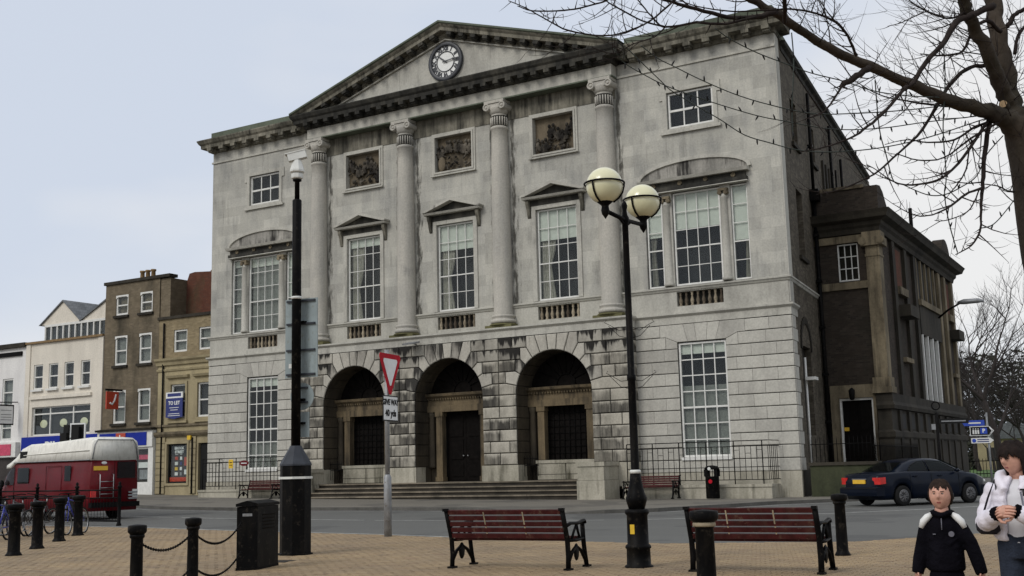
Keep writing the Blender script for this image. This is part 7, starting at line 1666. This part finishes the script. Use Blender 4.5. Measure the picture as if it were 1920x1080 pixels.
# fan of thin shoots hanging in the gap left of the trunk and across the top of the view
def spray(a, bnd, n, l0, l1, dr, r=.004):
    for _ in range(n):
        t = tr_.random(); p = Vector(a).lerp(Vector(bnd), t)+Vector((tr_.uniform(-.1,.1),tr_.uniform(-.2,.2),tr_.uniform(-.05,.05))); d = Vector(dr)+Vector((tr_.uniform(-.6,.6),tr_.uniform(-.6,.6),tr_.uniform(-.45,.45)))
        l = tr_.uniform(l0,l1); pts = twiglet(p, d, l, r)
        for q in pts[1:]:
            for _ in range(2): twiglet(q, d+Vector((tr_.uniform(-1,1),tr_.uniform(-1,1),tr_.uniform(-.8,.8))), l*tr_.uniform(.15,.5), r*.6)
LA_ = LIMBS['limbA']; spray(LA_[3][:3], LA_[6][:3], 9, .4, 1.1, (-.7,-.35,-.12)); spray(LA_[6][:3], LA_[9][:3], 6, .4, .9, (-.6,-.3,.5)); spray(LA_[3][:3], LA_[5][:3], 3, .3, .7, (-.4,-.3,.7))
SB = LIMBS['stemB']; spray(SB[2][:3], SB[5][:3], 8, .4, 1.1, (-.8,-.45,.1)); SC = LIMBS['stemC']; spray(SC[1][:3], SC[4][:3], 8, .4, 1.0, (.5,.4,.1)); spray(SC[2][:3], SC[4][:3], 5, .5, 1.2, (-.8,-.45,.3))
tk = solid(big, 'trunk', 'bark', tree, .022, 3, True); tw.obj('branches', 'twig', tree)['kind'] = 'stuff'
b = MB(lambda v: Matrix.Rotation(R(-25),3,'Y') @ v + Vector((26.41,-30.70,4.73))); b.lathe(0,0,[(.04,-.1),(.046,-.02),(.05,.0)],14,'y'); b.obj('pruned_stub', 'bark', tree)
b = MB(lambda v: Matrix.Rotation(R(-25),3,'Y') @ v + Vector((26.41,-30.70,4.73))); b.lathe(0,0,[(.034,-.103),(.034,-.101)],14,'y'); b.obj('sawn_face', 'cutwood', tree)

LAB = ['lowest of the long strands reaching from the trunk toward the hall roof','short strand just under the main limb','strand crossing the attic window of the right wing','topmost strand from the hall cornice to the main limb','strand hanging straight down beside the annex','thin strand hanging below the middle of the main limb','strand hanging in front of the right corner of the hall','looped strand sagging in front of the sky left of the trunk','shortest strand tied to the lower trunk']
for (nm, P), lab in zip(STRINGS.items(), LAB):
    o0 = Vector(P[0]); t = thing('fairy_lights', 'fairy light string: '+lab, 'fairy lights', P[0], 0, 'fairy lights in the tree')
    Q = smooth_pts(P, 5); b = MB(); b.tube(Q, .0055, 4); b.obj('cable', 'cable', t)
    b = MB(); acc = 0; sgn = 1
    for p, q in zip(Q, Q[1:]):
        p, q = Vector(p), Vector(q); l = (q-p).length; k = (.17-acc) if acc < .17 else 0
        while k < l:
            c = p.lerp(q, k/l); sgn = -sgn; d = Vector((tr_.uniform(-.4,.4),tr_.uniform(-.4,.4),sgn*tr_.uniform(.5,1))).normalized(); b.tube([c, c+d*.028, c+d*.05], [.007,.008,.003], 5); k += .17
        acc = (acc+l) % .17
    b.obj('bulbs', 'ink', t)['kind'] = 'stuff'

# ---------------------------------------------------------------- park beyond the annex
g = MB(); g.quad((2,34,.125),(19.2,34,.125),(19.2,140,.125),(2,140,.125)); tag(g.obj('park_lawn', 'grass'), 'park lawn', kind='structure')
def far_tree(seed, h):
    r = random.Random(seed); m = MB(); c = MB()
    def grow(p, d, l, rad, lev):
        pts = [p]; n = 4
        for k in range(n):
            d = (d+Vector((r.uniform(-.3,.3),r.uniform(-.3,.3),r.uniform(-.12,.25)))*.6).normalized(); pts.append(pts[-1]+d*l/n)
        (m if lev < 2 else c).tube(pts, [rad*(1-.55*k/n) for k in range(n+1)], 6 if lev < 2 else 3, caps=False)
        if lev >= 5: return
        for k in range(3 if lev else 5):
            t = r.randint(2, n) if lev else r.randint(2, n); q = pts[t]; a = r.uniform(0, 2*math.pi); sp = r.uniform(.5,1.1)
            nd_ = (d+Vector((math.cos(a)*sp, math.sin(a)*sp, r.uniform(-.2,.5)))).normalized(); grow(q, nd_, l*r.uniform(.55,.8), rad*.5, lev+1)
        grow(pts[-1], d, l*.7, rad*.5, lev+1)
    grow(Vector((0,0,0)), Vector((0,0,1)), h*.34, h*.02, 0)
    return m.mesh('trunk', 'farwood'), c.mesh('crown', 'farwood')
kinds = [far_tree(3, 13), far_tree(8, 13), far_tree(15, 12)]
FT = [(16.4,43,0,1.22,'bare tree just beyond the far end of the annex'),(11.5,66,1,1.0,'bare tree behind, over the woman\'s head'),(14.9,72,2,.95,None),(17.3,62,1,.7,None),(8.5,84,0,1.05,None),(13.0,95,1,.9,None),(18.5,90,2,.9,None),(10.5,110,0,1.0,None),(16,120,1,1.0,None),(14.0,57,2,.6,None)]
for k, (x,y,kd,s,lab) in enumerate(FT):
    t = thing('bare_tree', lab or 'bare tree in the dark park beyond the side road', 'tree', (x,y,.12), k*1.7, 'bare trees in the park')
    for nm, me in zip(('trunk','crown'), kinds[kd]): link(nm, me, t, scale=(s,s,s))
r = random.Random(4); b = MB()
for _ in range(20000):
    x, y, z = r.uniform(-14,22), r.uniform(92,120), r.random()**1.15*13; a = r.uniform(0,6.3); l = r.uniform(.4,1.1); w = r.uniform(.1,.3)
    b.add([(x,y,z),(x+l*math.cos(a),y+l*math.sin(a),z+r.uniform(-.3,.6)),(x+w,y,z+w)], [(0,1,2)])
tag(b.obj('woodland', 'hedge'), 'dark tangle of shrubs and trees closing the park', kind='stuff')
b = MB()
for _ in range(5000):
    x, y, z = r.uniform(4,19), r.uniform(78,84), r.random()**1.2*3.2; a = r.uniform(0,6.3); l = r.uniform(.2,.5); w = r.uniform(.1,.25)
    b.add([(x,y,z),(x+l*math.cos(a),y+l*math.sin(a),z+r.uniform(-.2,.3)),(x+w,y,z+w)], [(0,1,2)])
tag(b.obj('shrubbery', 'hedge'), 'dark evergreen shrubs along the lawn', kind='stuff')
pf = thing('park_fence', 'low dark fence along the park lawn', 'fence', (14,36,.12))
b = MB(); b.tube([(4-14,0,1.0),(5.2,0,1.0)],.03,5); b.tube([(4-14,0,.2),(5.2,0,.2)],.03,5); b.obj('rail', 'blackmatt', pf, world=False)
bar = MB().tube([(0,0,0),(0,0,1.15)],.018,4).mesh('fence_bar', 'blackmatt')
for k in range(76): link('fence_bar', bar, pf, (-10+.2*k,0,0))
dh = thing('park_house', 'yellowish house half hidden behind the park trees', 'house', (13.2,76,.12))
b = MB(); b.box(-3.2,3.2,0,5,0,2.9); b.obj('wall', 'yellowstone', dh, world=False); b = MB(); b.prism([(-3.6,2.9),(3.6,2.9),(0,4.6)],-.3,5.3); b.obj('roof', 'slate', dh, world=False)
for x in (-2,0,2): MB().box(x-.4,x+.4,-.03,.02,.9,2.1).obj('window', 'room', dh, world=False)
